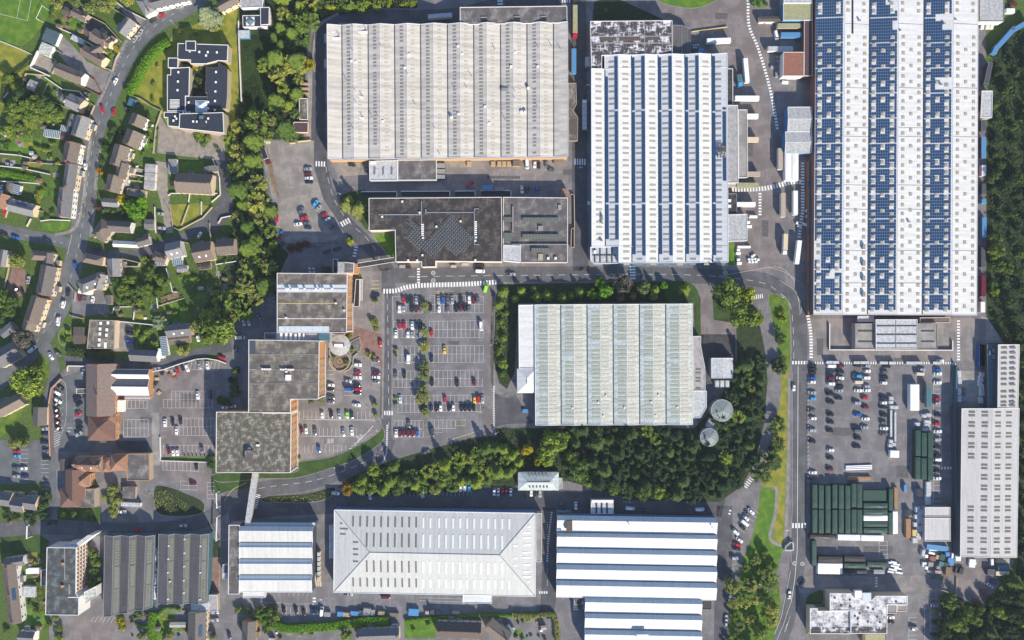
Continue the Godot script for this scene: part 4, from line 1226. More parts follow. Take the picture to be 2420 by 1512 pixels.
func markings() -> void:
	map_sheet()
	marks_begin()
	pl([48,0,40,43],0.14); pl([0,33,65,49],0.14); pl([74,0,65,49],0.14)
	marks_end("pitch_line")
	marks_begin()
	pl([456,8,415,30,370,58,332,92,304,130,284,170,268,210,248,256,230,306,217,356,210,410,203,470,195,530,184,590,170,645,148,705,118,765,80,815],0.13,2.4,3.4,true)
	pl([440,8,405,22,360,50,318,86,290,125,268,175,240,232],0.1,1.2,1.2,true)
	pl([214,325,206,370,199,440,191,500,183,540],0.1,1.2,1.4,true)
	pl([60,556,118,568,160,577],0.13,1.6,2.4,true)
	pl([170,556,164,580,160,600],0.28,0.5,0.5)
	pl([915,690,917,800,918,900,919,1000,914,1036,900,1064,868,1088,820,1110,740,1136,660,1147,600,1156],0.16,3.6,3.0,true)
	pl([965,654,1100,652,1300,650,1500,648,1640,650,1720,656,1800,668,1840,690,1866,718,1874,770,1876,860],0.16,3.8,3.2,true)
	pl([1886,865,1885,1100,1884,1300,1878,1370,1870,1420],0.22)
	pl([1868,1350,1858,1400,1846,1460,1830,1500],0.15)
	pl([1870,1420,1850,1480,1836,1512],0.15)
	pl([770,392,776,425,788,465,806,500,836,535,866,562,892,600,904,640],0.15,3.6,3.0,true)
	pl([744,75,746,200,750,330],0.12,3.0,6.0)
	pl([1842,662,1880,690,1890,730,1890,745],0.12,0,0,true)
	pl([1880,640,1878,680,1893,720,1893,740],0.12,0,0,true)
	pl([1698,654,1770,640,1842,632,1878,664],0.12,0,0,true)
	pl([1870,1330,1868,1280,1872,1210,1872,880],0.1)
	pl([1294,1235,1293,1390],0.14,3.4,3.0)
	bs([906,688,935,687,965,678,1010,674,1110,671,1180,666],2.6,0.95,0.7,true)
	bs([989,634,989,672],1.6,0.8,0.7)
	bs([1495,628,1495,660],3.2,0.9,0.75)
	bs([1768,0,1770,60,1790,110,1812,180,1828,250,1838,312],1.6,1.0,0.75,true)
	bs([1730,448,1800,446,1840,438,1874,430,1896,430],2.6,0.9,0.75,true)
	bs([1796,456,1796,514],1.7,0.9,0.75)
	bs([1897,384,1897,500,1890,545,1888,568],1.9,0.9,0.75)
	bs([1909,745,1916,790,1917,850],1.9,0.95,0.7,true)
	bs([1872,857,1912,857],1.9,0.9,0.7)
	bs([1920,858,2100,858,2250,858,2262,866],1.4,0.6,0.75)
	bs([2265,757,2265,852],1.7,0.9,0.75)
	bs([1872,1242,1905,1242],2.8,0.9,0.8)
	bs([746,387,773,388],2.9,0.8,0.7)
	bs([1358,382,1386,383],3.4,0.7,0.65)
	bs([826,520,806,531],3.0,0.8,0.7)
	bs([1182,1,1182,14],3.0,0.8,0.8)
	bs([1328,2,1352,2],2.0,0.7,0.6)
	bs([842,582,836,612],2.0,0.9,0.8)
	bs([908,976,930,976],2.4,0.7,0.65)
	bs([1304,1210,1300,1240,1295,1290,1293,1330],0.9,0.6,0.75)
	bs([1274,1400,1294,1400],1.4,0.7,0.6)
	bs([743,1412,743,1432],1.8,0.9,0.8)
	bs([618,1414,618,1424],1.6,0.6,0.6)
	bs([608,1168,598,1200],4.0,0.5,0.55)
	bs([2071,1364,2071,1392],1.3,0.8,0.75)
	bs([2224,1106,2250,1106],1.5,0.9,0.8)
	bs([1782,702,1806,699],2.4,0.5,0.6)
	bs([1776,1130,1760,1152],2.6,0.6,0.8)
	bs([1726,1205,1722,1222],1.2,0.8,1.0)
	bs([2220,1450,2240,1460],2.0,0.5,0.5)
	bs([915,1004,914,1070,904,1094],0.9,0.55,0.45)
	bs([1167,912,1167,1018],0.9,0.5,0.45)
	marks_end("road_marking")
	marks_begin()
	at(1,1)
	by(1372,1366,1576,1366,0,-78,5); by(1340,1366,1576,1366,0,80,6,false); pl([1296,1290,1576,1290],0.12); pl([1340,1448,1576,1448],0.12); pl([1292,1290,1300,1700],0.12)
	by(1645,1366,2150,1366,0,-78,12); by(1645,1366,2150,1366,0,80,12,false); pl([1645,1284,2118,1284,2150,1306,2150,1446,1645,1446],0.12)
	at(1,2)
	by(1302,92,1578,92,0,-76,7); by(1302,92,1578,92,0,78,7,false); pl([1302,15,1578,15],0.12); pl([1302,172,1578,172],0.12)
	by(1640,92,2152,92,0,-80,12); by(1640,92,2152,92,0,76,12,false); pl([1640,15,2152,8,2152,168,1640,170],0.12)
	by(1342,328,1578,328,0,-78,6); by(1342,328,1578,328,0,78,6,false); pl([1342,248,1578,248],0.12); pl([1342,406,1578,406],0.12)
	by(1640,324,2152,324,0,-78,12); by(1640,324,2152,324,0,78,12,false); pl([1640,246,2152,244,2152,402,1640,404],0.12)
	by(1304,562,1542,562,0,-78,6); by(1304,562,1542,562,0,78,6,false); pl([1304,484,1542,484],0.12); pl([1304,640,1542,640],0.12)
	by(1645,556,2100,556,0,-78,11); by(1645,556,2140,556,0,78,12,false); pl([1645,478,2150,476],0.12); pl([1645,634,2150,632],0.12)
	by(1340,796,1578,796,0,-78,6); by(1340,796,1578,796,0,80,6,false); pl([1340,716,1540,716],0.12); pl([1340,876,1578,876],0.12)
	by(1640,792,2156,792,0,-78,13); by(1640,792,2120,792,0,78,12,false); pl([1640,716,2156,712],0.12); pl([1640,870,2140,868],0.12)
	by(1306,1034,1584,1034,0,-80,7); by(1306,1034,1584,1034,0,76,7,false); pl([1306,954,1584,954],0.12); pl([1306,1110,1584,1110],0.12)
	by(1686,1028,1884,1028,0,-78,5); pl([1645,948,1980,948],0.12); pl([1686,1066,1766,1066,1766,1030],0.12)
	by(412,944,1115,944,0,-80,18); by(404,1100,950,1100,0,-80,14); by(460,1256,850,1256,0,-72,10,false)
	pl([412,944,1130,950,1180,930,1198,890],0.14); pl([404,1100,960,1106],0.14)
	by(920,408,920,716,78,0,8); by(836,716,836,530,84,0,5,false); by(742,480,742,795,-74,0,8,false); by(1098,370,1098,600,72,0,6)
	for i in 9:
		pl([850+i*26,1240-i*22,900+i*26,1240-i*30],0.3)
	at(0,2)
	by(1624,752,2006,752,0,-78,10); by(1548,752,2006,752,0,82,12); pl([1548,834,2006,834],0.12); pl([1624,674,2006,674],0.12)
	by(1580,1012,2030,1012,0,-82,12); by(1700,1012,2030,1012,0,84,9,false); pl([1580,930,2030,930],0.12); pl([1650,1096,2030,1096],0.12)
	by(1546,1186,2010,1186,0,80,12); by(1540,1420,1880,1434,0,-84,9)
	by(1170,762,1392,762,0,76,6); pl([1170,838,1392,838],0.12)
	by(1168,1024,1402,1024,0,-80,6); by(1168,1024,1402,1024,0,80,6,false); pl([1168,944,1402,944],0.12); pl([1168,1106,1402,1106],0.12)
	by(1800,470,2060,480,16,-80,7)
	for i in 7:
		pl([500,610+i*62,560,670+i*62,600,640+i*62],0.13)
		pl([700,790+i*48,770,750+i*48],0.13)
		pl([510,1060+i*24,570,1040+i*22],0.25)
	pl([560,560,612,600,628,700,624,940,590,1060,530,1170],0.14,0,0,true)
	by(190,1230,190,1510,80,0,7,true); by(460,1330,460,1600,-70,0,7,false)
	at(0,3)
	pl([1706,8,1866,12,1864,92,1704,86,1706,8],0.12); pl([1786,10,1784,90],0.12); pl([1704,48,1866,52],0.12)
	by(1958,20,1958,174,72,0,4,true)
	by(860,1340,1050,1345,30,-50,5,false)
	at(1,3)
	for i in 7: pl([210+i*46,1094,226+i*46,1064],0.12)
	by(250,1200,480,1200,0,70,6,false); by(1260,90,2040,90,0,60,20,false)
	pl([75,1158,210,1158,240,1168,545,1170],0.12)
	pl([1545,1110,1960,1122,1960,1150,1545,1137],0.12)
	at(2,3)
	for i in 8: pl([2080-i*10,790+i*46,2120-i*10,800+i*46],0.12)
	by(2120,440,2260,260,80,60,5)
	at(3,2)
	by(1562,454,1562,1300,80,0,21); pl([1642,454,1640,1400],0.12)
	at(3,3)
	by(1562,-150,1562,200,72,0,7)
	by(1050,580,1050,738,76,0,4); pl([1126,580,1126,738],0.12)
	by(1330,1298,1330,1590,78,0,7); by(1534,1120,1534,1600,76,0,11)
	pl([1480,1210,1478,1560],0.12); pl([210,1280,165,1430],0.14)
	for i in 4: pl([196-i*12,1330+i*30,170-i*6,1380+i*20],0.14)
	at(3,1)
	pl([0,1016,150,1060,300,1156],0.13,0,0,true)
	at(0,1)
	by(930,1420,1000,1460,20,40,3,false)
	marks_end("bay_marking","paint_thin")
	marks_begin()
	at(1,1)
	pl([1640,1240,1870,1240],0.12); pl([940,900,1018,896,1016,960],0.14); pl([1024,962,1094,926,1110,948],0.14)
	for i in 3: pl([1088,1145+i*36,1166,1143+i*36],0.3)
	at(1,2)
	pl([1840,1135,2110,1050,2124,1100],0.3); pl([1840,1135,1850,1185],0.3); pl([1890,948,1980,946,1980,1000,1890,1004,1890,948],0.25)
	pl([930,350,1002,352,1000,400],0.2); pl([2084,872,2140,880],0.25)
	at(0,3)
	pl([2120,196,2200,90,2330,24],0.3,0,0,true)
	at(2,0)
	pl([1700,300,2030,258],0.2)
	marks_end("yellow_marking","paint_yellow")
	for q in [[1,1,1676,1069,PI/2],[1,1,1676,1141,-PI/2],[3,3,249,786,PI],[3,3,325,790,0.0],[2,1,2016,1066,PI/2]]:
		at(q[0],q[1])
		marks_begin()
		var ringp:=[]
		for i in 17: ringp.append_array([q[2]+cos(TAU*i/16.0)*17.0,q[3]+sin(TAU*i/16.0)*17.0])
		pl(ringp,0.24)
		marks_end("speed_roundel")
		flat_letters("5",q[2],q[3],1.5,q[4])
	marks_begin()
	for q in [[2,1,650,72,1.0,14],[0,2,662,1022,1.0,20],[0,2,650,1056,0.8,14],[1,3,612,1130,1.0,12]]:
		at(q[0],q[1])
		for k in 5: pl([q[2]-q[5]+k*q[5]*0.5,q[3]-7,q[2]-q[5]+k*q[5]*0.5+(3 if k % 2 else 0),q[3]+7],0.18)
	at(1,2)
	for q in [[686,1145,0.0],[718,1143,0.0],[965,1118,-0.6],[994,1104,-0.6]]:
		for k in 5:
			var c:=Vector2(0,(k-2)*9.0).rotated(q[2]); var d:=Vector2(11,0).rotated(q[2])
			pl([q[0]+c.x-d.x,q[1]+c.y-d.y,q[0]+c.x+d.x,q[1]+c.y+d.y],0.22)
		var e:=Vector2(11,18).rotated(q[2]); var f:=Vector2(11,-18).rotated(q[2])
		pl([q[0]+e.x,q[1]+e.y,q[0]+f.x,q[1]+f.y],0.18)
	marks_end("worn_lettering","paint_thin")
	marks_begin()
	at(1,1)
	for q in [[1724,1258],[1760,1256]]:
		pl([q[0]-12,q[1]-15,q[0]+12,q[1]-15,q[0]+12,q[1]+15,q[0]-12,q[1]+15,q[0]-12,q[1]-15],0.2)
		pl([q[0]-12,q[1]+15,q[0]+12,q[1]-15],0.2); pl([q[0]-12,q[1],q[0]+12,q[1]],0.2)
	marks_end("yellow_marking","paint_yellow")
func site_buildings() -> void:
	weathered_hall()
	solar_striped_hall()
	great_solar_hall()
	pale_hall()
	sheds_south()
	flat_blocks()
	east_sheds()
	offices()
func fr(list: Array,a: float,b: float) -> Array:
	var o:=[]
	for e in list: o.append([(e[0]-a)/(b-a),e[1]])
	return o
func weathered_hall() -> void:
	at(1,0)
	var xs:=[[687,1],[820,0],[935,1],[1067,0],[1183,1],[1317,0],[1437,1],[1562,0],[1686,1],[1815,0],[1937,1],[2063,0],[2187,1],[2316,0],[2437,1],[2565,0],[2688,1],[2815,0],[2947,1]]
	var h:=hall("factory_hall","large weathered pale grey factory hall with nine shallow ridges and blue edge trim",[678,240,2944,215,2947,1480,687,1505],8.6,1.8,"z",fr(xs,687,2947),"brick_tan","roof_weathered","roof_weathered")
	var tr:=MB.new()
	for k in [[0.0,0.0,1.0,0.0],[0.0,1.0,1.0,1.0]]:
		for i in xs.size()-1:
			var a:=h.p3(h.brk[i][0],k[1]); var b:=h.p3(h.brk[i+1][0],k[1])
			var out:=Vector3(0,0,-0.28 if k[1]<0.5 else 0.28)
			tr.box((a+b)*0.5+out-Vector3(0,0.35,0),Vector3(a.distance_to(b),0.75,0.12),Basis(Vector3.FORWARD,-atan2((b-a).y,b.x-a.x)))
	pt_("blue_fascia",tr.mesh(),"clad_blue",h.node)
	var sky_dark:=[]; var sky_pale:=[]
	for i in range(1,xs.size()-2):
		var m: float=(h.brk[i][0]+h.brk[i+1][0])*0.5
		var west: bool=xs[i+1][1]==1
		for k in 37:
			var v:=0.022+k*0.0264
			if rng.randf()<0.05 or (k>33 and i<4): continue
			if not west and rng.randf()<0.12: continue
			(sky_dark if west else sky_pale).append(h.xf(m+(0.0035 if west else -0.004),v,0.06))
	pc(h.node,"rooflight",bm(Vector3(1.95,0.12,0.95)),"rooflight_worn",sky_dark,280)
	pc(h.node,"pale_rooflight",bm(Vector3(1.95,0.08,0.95)),"rooflight_pale",sky_pale,20)
	for q in [[918,488],[918,262],[1048,290],[795,352],[865,772],[905,580,1],[945,590,1],[948,872],[1012,920],[948,972],[1012,1115],[1105,1115],[1160,1105],[1200,1150,1],[925,1225],[1188,445],[1447,520,1],[1410,645,1],[1440,712],[1508,995],[1695,1222],[1742,1468],[1912,440,1],[1948,515,1],[1885,850],[1995,835],[2040,725],[2260,472],[1850,1112,1],[1918,1080,1],[2168,1012,1],[2205,1170,1],[2362,1140],[2412,632,1],[2450,500,1],[2668,455],[2795,440],[2880,465],[2664,632,1],[2575,835,1],[2665,1020],[2510,1060,1],[2545,1060,1],[2450,940],[2450,870],[1125,250],[2130,245]]:
		if q.size()>2:
			fit(h.node,"roof_hood",bm(Vector3(1.4,1.3,1.1),0.65),"trim_white",q[0],q[1],9.3)
		else:
			var f:=MB.new(); f.tube(Vector3.ZERO,Vector3(0,2.6,0),0.16,0.16,6)
			if not lib.has("flue"): lib["flue"]=f.mesh()
			fit(h.node,"flue",lib["flue"],"steel",q[0],q[1],9.2)
	fx(h.node,"plant_unit","trim_grey",2320,830,2388,862,8.8,1.2)
	for q in [[686,292,742,308],[686,350,795,372],[686,412,728,430],[935,292,1055,318],[940,908,1012,928],[940,1105,1018,1124]]:
		fx(h.node,"roof_duct","trim_white",q[0],q[1],q[2],q[3],9.3,0.5)
	for q in [[642,318,675,402,"grey lean-to by the north-west corner of the weathered hall"],[642,558,672,642,"grey lean-to halfway along the west wall of the weathered hall"],[660,812,678,962,"narrow pale lean-to low on the west wall of the weathered hall"],[785,218,900,238,"pale grey lean-to against the north wall of the weathered hall"]]:
		bk("lean_to",q[4],"lean-to",[q[0],q[1],q[2],q[1],q[2],q[3],q[0],q[3]],3.6,"clad_grey","roof_light_metal","trim_grey",0.12)
	var nb:=bk("roof_annexe","dark felt roofed annexe along the north end of the weathered hall","annexe",[1928,68,2940,55,2942,214,1928,232],9.6,"clad_grey","felt_grey","trim_white",0.3)
	for q in [[2122,166,2182,214],[2440,160,2495,214],[2690,158,2746,208]]:
		fx(nb,"light_well","black",q[0],q[1],q[2],q[3],9.36,0.08)
		fx(nb,"well_rim","trim_grey",q[0],q[1]-8,q[2],q[1],9.4,0.5)
	at(2,0)
	var e:=bk("boiler_house","low brown felt roofed boiler house on the east wall of the weathered hall","outbuilding",[532,785,606,785,612,980,575,1040,624,1110,620,1330,536,1330],3.4,"stone_dark","felt_grey","stone",0.2)
	fx(e,"roof_patch","roof_dark_brown",540,1130,612,1270,3.2,0.06)
	at(1,1)
	var s:=bk("loading_bay","blue grey metal roofed loading bay on the south side of the weathered hall","annexe",[1070,10,1336,4,1338,192,1074,196],6.4,"clad_grey","roof_light_metal","trim_white",0.3)
	for x in [1112,1194,1274]: fx(s,"rooflight","rooflight",x,65,x+16,138,6.2,0.14)
	fx(s,"plant_unit","trim_white",1078,12,1128,38,6.2,0.5)
	bk("felt_workshop","grey felt roofed workshop next to the blue grey loading bay","annexe",[1340,2,1704,-2,1706,190,1340,192],5.6,"clad_grey","felt_grey","trim_white",0.25)
func solar_striped_hall() -> void:
	at(2,0)
	var xs:=[[748,1],[878,0],[1004,1],[1131,0],[1256,1],[1383,0],[1510,1],[1636,0],[1763,1],[1890,0],[2030,1]]
	var h:=hall("factory_hall","white ridged factory hall striped with long blue solar columns",[748,655,2028,640,2036,2330,752,2330],8.0,1.5,"z",fr(xs,748,2030),"clad_blue","roof_white_shade","roof_white")  # west slopes get the white sheet toned down as shade
	var hn:=hall("factory_hall","northern end of the white solar striped hall beside the streaked felt roof",[876,524,2026,510,2028,640,877,654],8.0,1.5,"z",fr(xs.slice(1),878,2030),"clad_blue","roof_white_shade","roof_white")
	var hs:=hall("factory_hall","southern end of the white solar striped hall along the works road",[1005,2330,2036,2330,2037,2480,1006,2484],8.0,1.5,"z",fr(xs.slice(2),1004,2030),"clad_blue","roof_white_shade","roof_white")
	var cols:=[]
	var ys:=[]
	for k in 17:
		ys.append(585+k*116.4); ys.append(635+k*116.4)
	var white:=[]; var grey:=[]
	for i in xs.size()-1:
		var a: float=xs[i][0]; var b: float=xs[i+1][0]
		for y in ys:
			var dx: float=(y-585)*0.006
			var lit: bool=xs[i][1]==1
			if i==0 and (y<680 or y>2300): continue
			if i==1 and y>2300: continue
			var hh:=h if y>650 and y<2325 else (hn if y<=650 else hs)
			var u: float=(a+b)*0.5+(4 if lit else 0)
			if i==9: u=1948
			var p:=W2(u+dx,y,8.7)
			(white if lit else grey).append(Transform3D(h.xf((u-748)/1282.0,0.5).basis,Vector3(p.x,h.y_at((u-748)/1282.0)+0.08,p.y)))
	pc(h.node,"rooflight",bm(Vector3(3.4,0.12,1.0)),"rooflight_tan",white)
	pc(h.node,"grey_rooflight",bm(Vector3(3.1,0.12,1.0)),"rooflight_worn",grey)
	var solar:=[]
	var bands:=[[892,735,2265],[982,548,2262],[1145,552,2410],[1236,545,2410],[1396,550,2410],[1492,545,2410],[1650,548,2408],[1746,540,2408],[1906,540,2408],[2002,1030,1705]]
	for q in bands:
		var y: float=q[1]
		while y<q[2]:
			if not (absf(y-1052)<9 or absf(y-1930)<9):
				var x: float=q[0]+(y-585)*0.006
				var t: float=(x-748)/1282.0
				var p:=W2(x,y,8.7)
				solar.append(Transform3D(h.xf(t,0.5).basis,Vector3(p.x,h.y_at(t)+0.16,p.y)))
			y+=19.2
	solar.sort_custom(func(a,b): return absf(a.origin.x*7.0)+absf(a.origin.z)<absf(b.origin.x*7.0)+absf(b.origin.z))
	pc(h.node,"solar_panel",bm(Vector3(1.72,0.06,1.04)),"solar",solar)
	for q in [[858,2030,12,30],[858,2062,14,20],[858,2100,16,14],[852,2268,18,14]]:
		fx(h.node,"roof_plant","steel",q[0]-q[2],q[1],q[0]+q[2]*0.4,q[1]+q[3],9.2,0.7)
	var fb:=bk("felt_workshop","flat workshop with a dark roof streaked white, north of the solar striped hall","workshop",[740,200,1515,192,1516,516,850,522,850,650,752,654],8.8,"clad_grey","felt_black","trim_white",0.3)
	for q in [[830,350,985,385],[1015,345,1215,385],[1268,345,1400,378]]: fx(fb,"bitumen_patch","roof_dark_brown",q[0],q[1],q[2],q[3],8.56,0.05)
	for q in [[1250,205,1258,512],[1000,210,1005,510]]: fx(fb,"roof_joint","trim_grey",q[0],q[1],q[2],q[3],8.56,0.12)
	for y in [338,402]: fx(fb,"roof_seam","felt_pale",770,y,1500,y+9,8.56,0.05)
	bk("canopy","grey sheet canopy beside the streaked felt workshop","canopy",[1522,236,1602,238,1602,506,1522,506],5.4,"clad_grey","roof_old_sheet","trim_grey",0.1)
	bk("canopy","second grey sheet canopy with a cut corner, east of the first","canopy",[1606,238,1690,276,1690,508,1606,508],5.0,"clad_grey","roof_old_sheet","trim_grey",0.1)
	var tank:=thing("pipe_stack","cluster of grey extraction pipes in the nook by the sheet canopies","pipework",W(1722,462))
	for i in 5:
		var m:=MB.new(); m.tube(Vector3(0,0,0),Vector3(0,3.5+i*0.3,0),0.5,0.5,8)
		pt_("pipe",m.mesh(),"steel",tank,Transform3D(Basis(),Vector3((i % 3)*1.3-1.3,0,(i/3)*1.6-0.8)))
	bk("dark_annexe","narrow black roofed annexe on the east wall of the solar striped hall","annexe",[2034,648,2088,648,2090,990,2034,990],5.0,"clad_grey","felt_charcoal","trim_white",0.25)
	var d1:=bk("dock_annexe","long pale textured flat roof along the east wall of the solar striped hall","annexe",[2024,996,2135,994,2140,1726,2030,1730],6.4,"clad_grey","felt_pale","trim_white",0.25)
	fx(d1,"plant_deck","felt_black",1948,1368,2024,1486,6.6,3.2)
	bk("dock_annexe","lower grey beige dock roof with lorries backed on to it","annexe",[2140,1036,2224,1036,2230,1676,2142,1680],5.0,"clad_grey","concrete","trim_white",0.2)
	at(2,1)
	var dk:=bk("loading_dock","grey loading dock roof at the south-west corner of the solar striped hall","annexe",[742,824,1000,820,1000,980,780,982,742,950],5.6,"clad_grey","roof_light_metal","trim_white",0.25)
	for x in [782,832,896,945]: fx(dk,"rooflight_slot","gutter",x-7,834,x+7,968,5.4,0.12)
	fx(dk,"roof_pipe","gutter",762,898,985,906,5.5,0.25)
	fx(dk,"roof_fan","trim_white",772,856,796,886,5.4,0.9)
	var b1:=bk("dock_shed","black roofed dock shed with pale hatches, on the east wall of the solar striped hall","annexe",[2040,318,2124,318,2128,508,2040,512],4.4,"clad_grey","felt_charcoal","trim_grey",0.2)
	for y in [385,438]: fx(b1,"hatch","trim_white",2040,y-14,2072,y+14,4.3,0.4)
	bk("store_shed","pale grey flat roofed store at the south-east corner of the solar striped hall","annexe",[2040,518,2224,512,2224,764,2042,768],5.2,"clad_grey","roof_grey_metal","trim_white",0.25)
	bk("gas_store","small brown and cream canopy beside the dock crossing","canopy",[2034,226,2130,226,2130,256,2034,256],3.6,"brick_orange","felt_pale","trim_white",0.15)
func great_solar_hall() -> void:
	at(3,0)
	var xs:=[[446,0],[706,1],[948,0],[1214,1],[1464,0],[1731,1],[1978,0]]
	var h:=hall("factory_hall","great white hall with three bands of blue solar panels and square rooflights",[456,-60,1986,-60,1972,2978,432,2974],8.4,1.7,"z",fr([[448,0],[708,1],[951,0],[1216,1],[1467,0],[1733,1],[1980,0]],444,1980),"brick_red","roof_white","roof_white","trim_white",true)
	var solar:=[]; var lights:=[]; var upstand:=[]
	for s in 3:
		var bx: float=[455,966,1481][s]
		var wx: float=[706,1222,1738][s]
		var holes:=[]
		for k in range(-1,21):
			var y0:=352+k*151.7
			for q in [[38,0],[38,68],[205,0],[205,68],[120,122]]:
				var y: float=y0+q[1]
				if (y>130 and y<330) or y>2962 or y<-40: continue
				holes.append(Vector2(bx+q[0],y))
			for q in [[54,2],[54,70],[214,2],[214,70],[133,120]]:
				var y: float=y0+q[1]
				if (y>130 and y<330) or y>2962 or y<-40: continue
				var dx:=-(y-300)*0.0055
				var p:=W2(wx+q[0]-(16 if s==1 else 0)*0+dx,y,9.2)
				var t: float=(wx+q[0]-452)/1536.0
				lights.append(Transform3D(h.xf(clampf(t,0,1),0.5).basis,Vector3(p.x,h.y_at(t)+0.1,p.y)))
		for q in [[46,36],[46,104],[206,36],[206,104]]:
			holes.append(Vector2(bx+q[0]-8,q[1]+2))
			var p:=W2(wx+q[0],q[1],9.2)
			lights.append(Transform3D(h.xf(clampf((wx+q[0]-452)/1536.0,0,1),0.5).basis,Vector3(p.x,h.y_at((wx+q[0]-452)/1536.0)+0.1,p.y)))
		for q in holes:
			var p:=W2(q.x-(q.y-300)*0.0055,q.y,9.2)
			var t: float=(q.x-452)/1536.0
			lights.append(Transform3D(h.xf(t,0.5).basis,Vector3(p.x,h.y_at(t)+0.1,p.y)))
		var y:=-50.0
		var row:=0
		while y<2945:
			row+=1
			if row % 9==0:
				y+=9.0
				continue
			for c in 12:
				var x: float=bx+10+c*20.7
				var bare:=false
				for q in holes:
					if absf(q.x-x)<21 and y>q.y-19 and y<q.y+30: bare=true; break
				if s==0 and ((y>2275 and y<2470 and c<3) or (y>2540 and y<2585 and c>6) or (y>2585 and y<2625 and c>5 and c<9) or (y>2660 and y<2690 and c<2)): bare=true
				if s==1 and ((y>215 and y<282 and c>9) or (y<45 and c>6) or (y<100 and c>9)): bare=true
				if s==2 and ((y>150 and y<215 and c>4) or (y>215 and y<285 and c>7) or (y>745 and y<845 and c>4)): bare=true
				if bare: continue
				var xx:=x-(y-300)*0.0055
				var p:=W2(xx,y,9.2)
				var t: float=(x-452)/1536.0
				solar.append(Transform3D(h.xf(t,0.5).basis,Vector3(p.x,h.y_at(t)+0.14,p.y)))
			y+=28.6
	pc(h.node,"rooflight",bm(Vector3(1.65,0.35,1.7)),"rooflight_tan",lights)
	solar.sort_custom(func(a,b): return a.origin.length()<b.origin.length())
	pc(h.node,"solar_panel",bm(Vector3(1.02,0.06,1.44)),"solar",solar)
	fx(h.node,"solar_strip","glass_dark",790,-40,808,318,9.6,0.1)
	for q in [[865,196],[1245,292],[1662,226],[1768,188],[1635,800],[1330,2096],[592,2545],[1150,18]]: fit(h.node,"roof_cowl",bm(Vector3(0.9,1.1,0.9),0.5),"steel",q[0],q[1],9.6)
	for y in [2330,2488,2628,2780]: fx(h.node,"roof_plant","trim_grey",896,y-22,922,y+24,9.0,1.3)
	for q in [[-20,1],[232,1],[835,1],[1210,0],[1295,1],[1752,0],[1980,0],[2370,1],[2676,0]]:
		for k in ([1,3,5] if q[1] else [1,3]):
			var u: float=(h.brk[k][0]+h.brk[k+1][0])*0.5
			pt_("expansion_joint",bm(Vector3(14.4,0.06,0.3)),"trim_grey",h.node,h.xf(u,(q[0]+60)/3036.0,0.03))
	at(3,1)
	var st:=bk("stair_block","brown brick lean-to strip along the west wall of the great white hall","annexe",[384,10,424,10,418,1470,380,1470],3.6,"brick_red","roof_brown","trim_grey",0.1)
	for q in [[205,250],[650,710],[950,1008],[1175,1300]]: fx(st,"teal_canopy","clad_teal",380,q[0],424,q[1],3.6,0.3)
	at(3,0)
	bk("loading_bay","yellow green roofed loading bay on the west wall of the great white hall","annexe",[146,30,420,30,420,188,146,188],6.4,"clad_blue","roof_olive","trim_white",0.15)
	bk("loading_bay","pale metal roofed bay north of the yellow green one","annexe",[150,-60,420,-60,420,26,150,26],6.8,"clad_grey","roof_light_metal","trim_white",0.2)
	bk("dark_bay","maroon roofed strip along the west wall of the great white hall","annexe",[344,192,420,192,420,716,342,716],5.8,"brick_red","roof_maroon","trim_white",0.12)
	bk("red_roof_store","square terracotta roofed store beside the maroon strip","store",[148,492,340,492,338,716,142,716],6.6,"white","roof_terracotta","trim_white",0.12)
	sd_("white walled cabin with a maroon roof at the top of the east yard",20,180,200,52,0,3.2,"white","roof_dark_brown","yard_cabin","cabin")
	hall("store_hall","grey ridged store with its ridge running west to east, against the great hall's west wall",[188,1012,412,1012,412,1240,186,1240],6.2,0.8,"x",[[0,0],[0.5,1],[1,0]],"clad_blue","roof_grey_metal","roof_grey_metal")
	hall("store_hall","grey store south of the twin one, beside the white canopies",[164,1246,414,1244,412,1446,162,1446],6.2,0.7,"x",[[0,0],[0.5,1],[1,0]],"clad_blue","roof_grey_metal","roof_grey_metal")
	at(3,1)
	for q in [[165,190,"western"],[230,262,"eastern"]]:
		cr("canopy","%s of two glossy white curved canopies south of the grey stores" % q[2],"canopy",q[0]+28,60,60,265,0,4.2,"sheet_white","sheet_white","white curved canopies",0.7)
	at(3,0)
	bk("transport_shed","grey flat roofed shed on the east side of the great white hall","shed",[2000,-60,2234,-60,2232,200,2002,200],6.0,"white","roof_grey_metal","trim_grey",0.15)
	var c2:=bk("open_store","pale blue open fronted store against the east wood","store",[2022,858,2125,858,2118,1112,2010,1112],4.6,"clad_grey","roof_light_metal","trim_white",0.2)
	fx(c2,"open_side","black",2010,900,2056,1080,0.4,3.9)
	at(3,2)
	var q0:=bk("canopy_hall","white roofed canopy with dark slots on the south side of the great white hall","annexe",[1020,-2,1412,-2,1410,274,1022,274],6.8,"clad_grey","roof_light_metal","trim_white",0.2)
	for y in [58,140,223]:
		for x in [[1028,1204],[1216,1402]]: fx(q0,"rooflight_slot","gutter",x[0],y-6,x[1],y+6,6.55,0.14)
	fx(q0,"ridge_cap","trim_grey",1207,4,1213,270,6.55,0.2)
	for q in [[826,1006,"west"],[1420,1600,"east"]]:
		var w:=bk("canopy_wing","beige roofed %s wing of the canopy south of the great hall" % q[2],"annexe",[q[0],36,q[1],36,q[1],276,q[0],276],5.4,"clad_grey","concrete","trim_grey",0.2)
		for y in [107,207]: fx(w,"rooflight_slot","gutter",q[0]+28,y-6,q[1]-8 if q[0]<1000 else q[1]-26,y+6,5.2,0.14)
	wl("retaining_wall","cream retaining wall below the canopies of the great hall",[575,38,575,284,1735,288,1735,200],1.2,0.35,"stone","trim_white")
	at(3,1)
	bk("side_porch","small pale porch on the south wall of the great hall, west of the canopy","porch",[850,1478,1000,1478,1000,1530,850,1530],4.0,"clad_blue","roof_light_metal","trim_white",0.15)
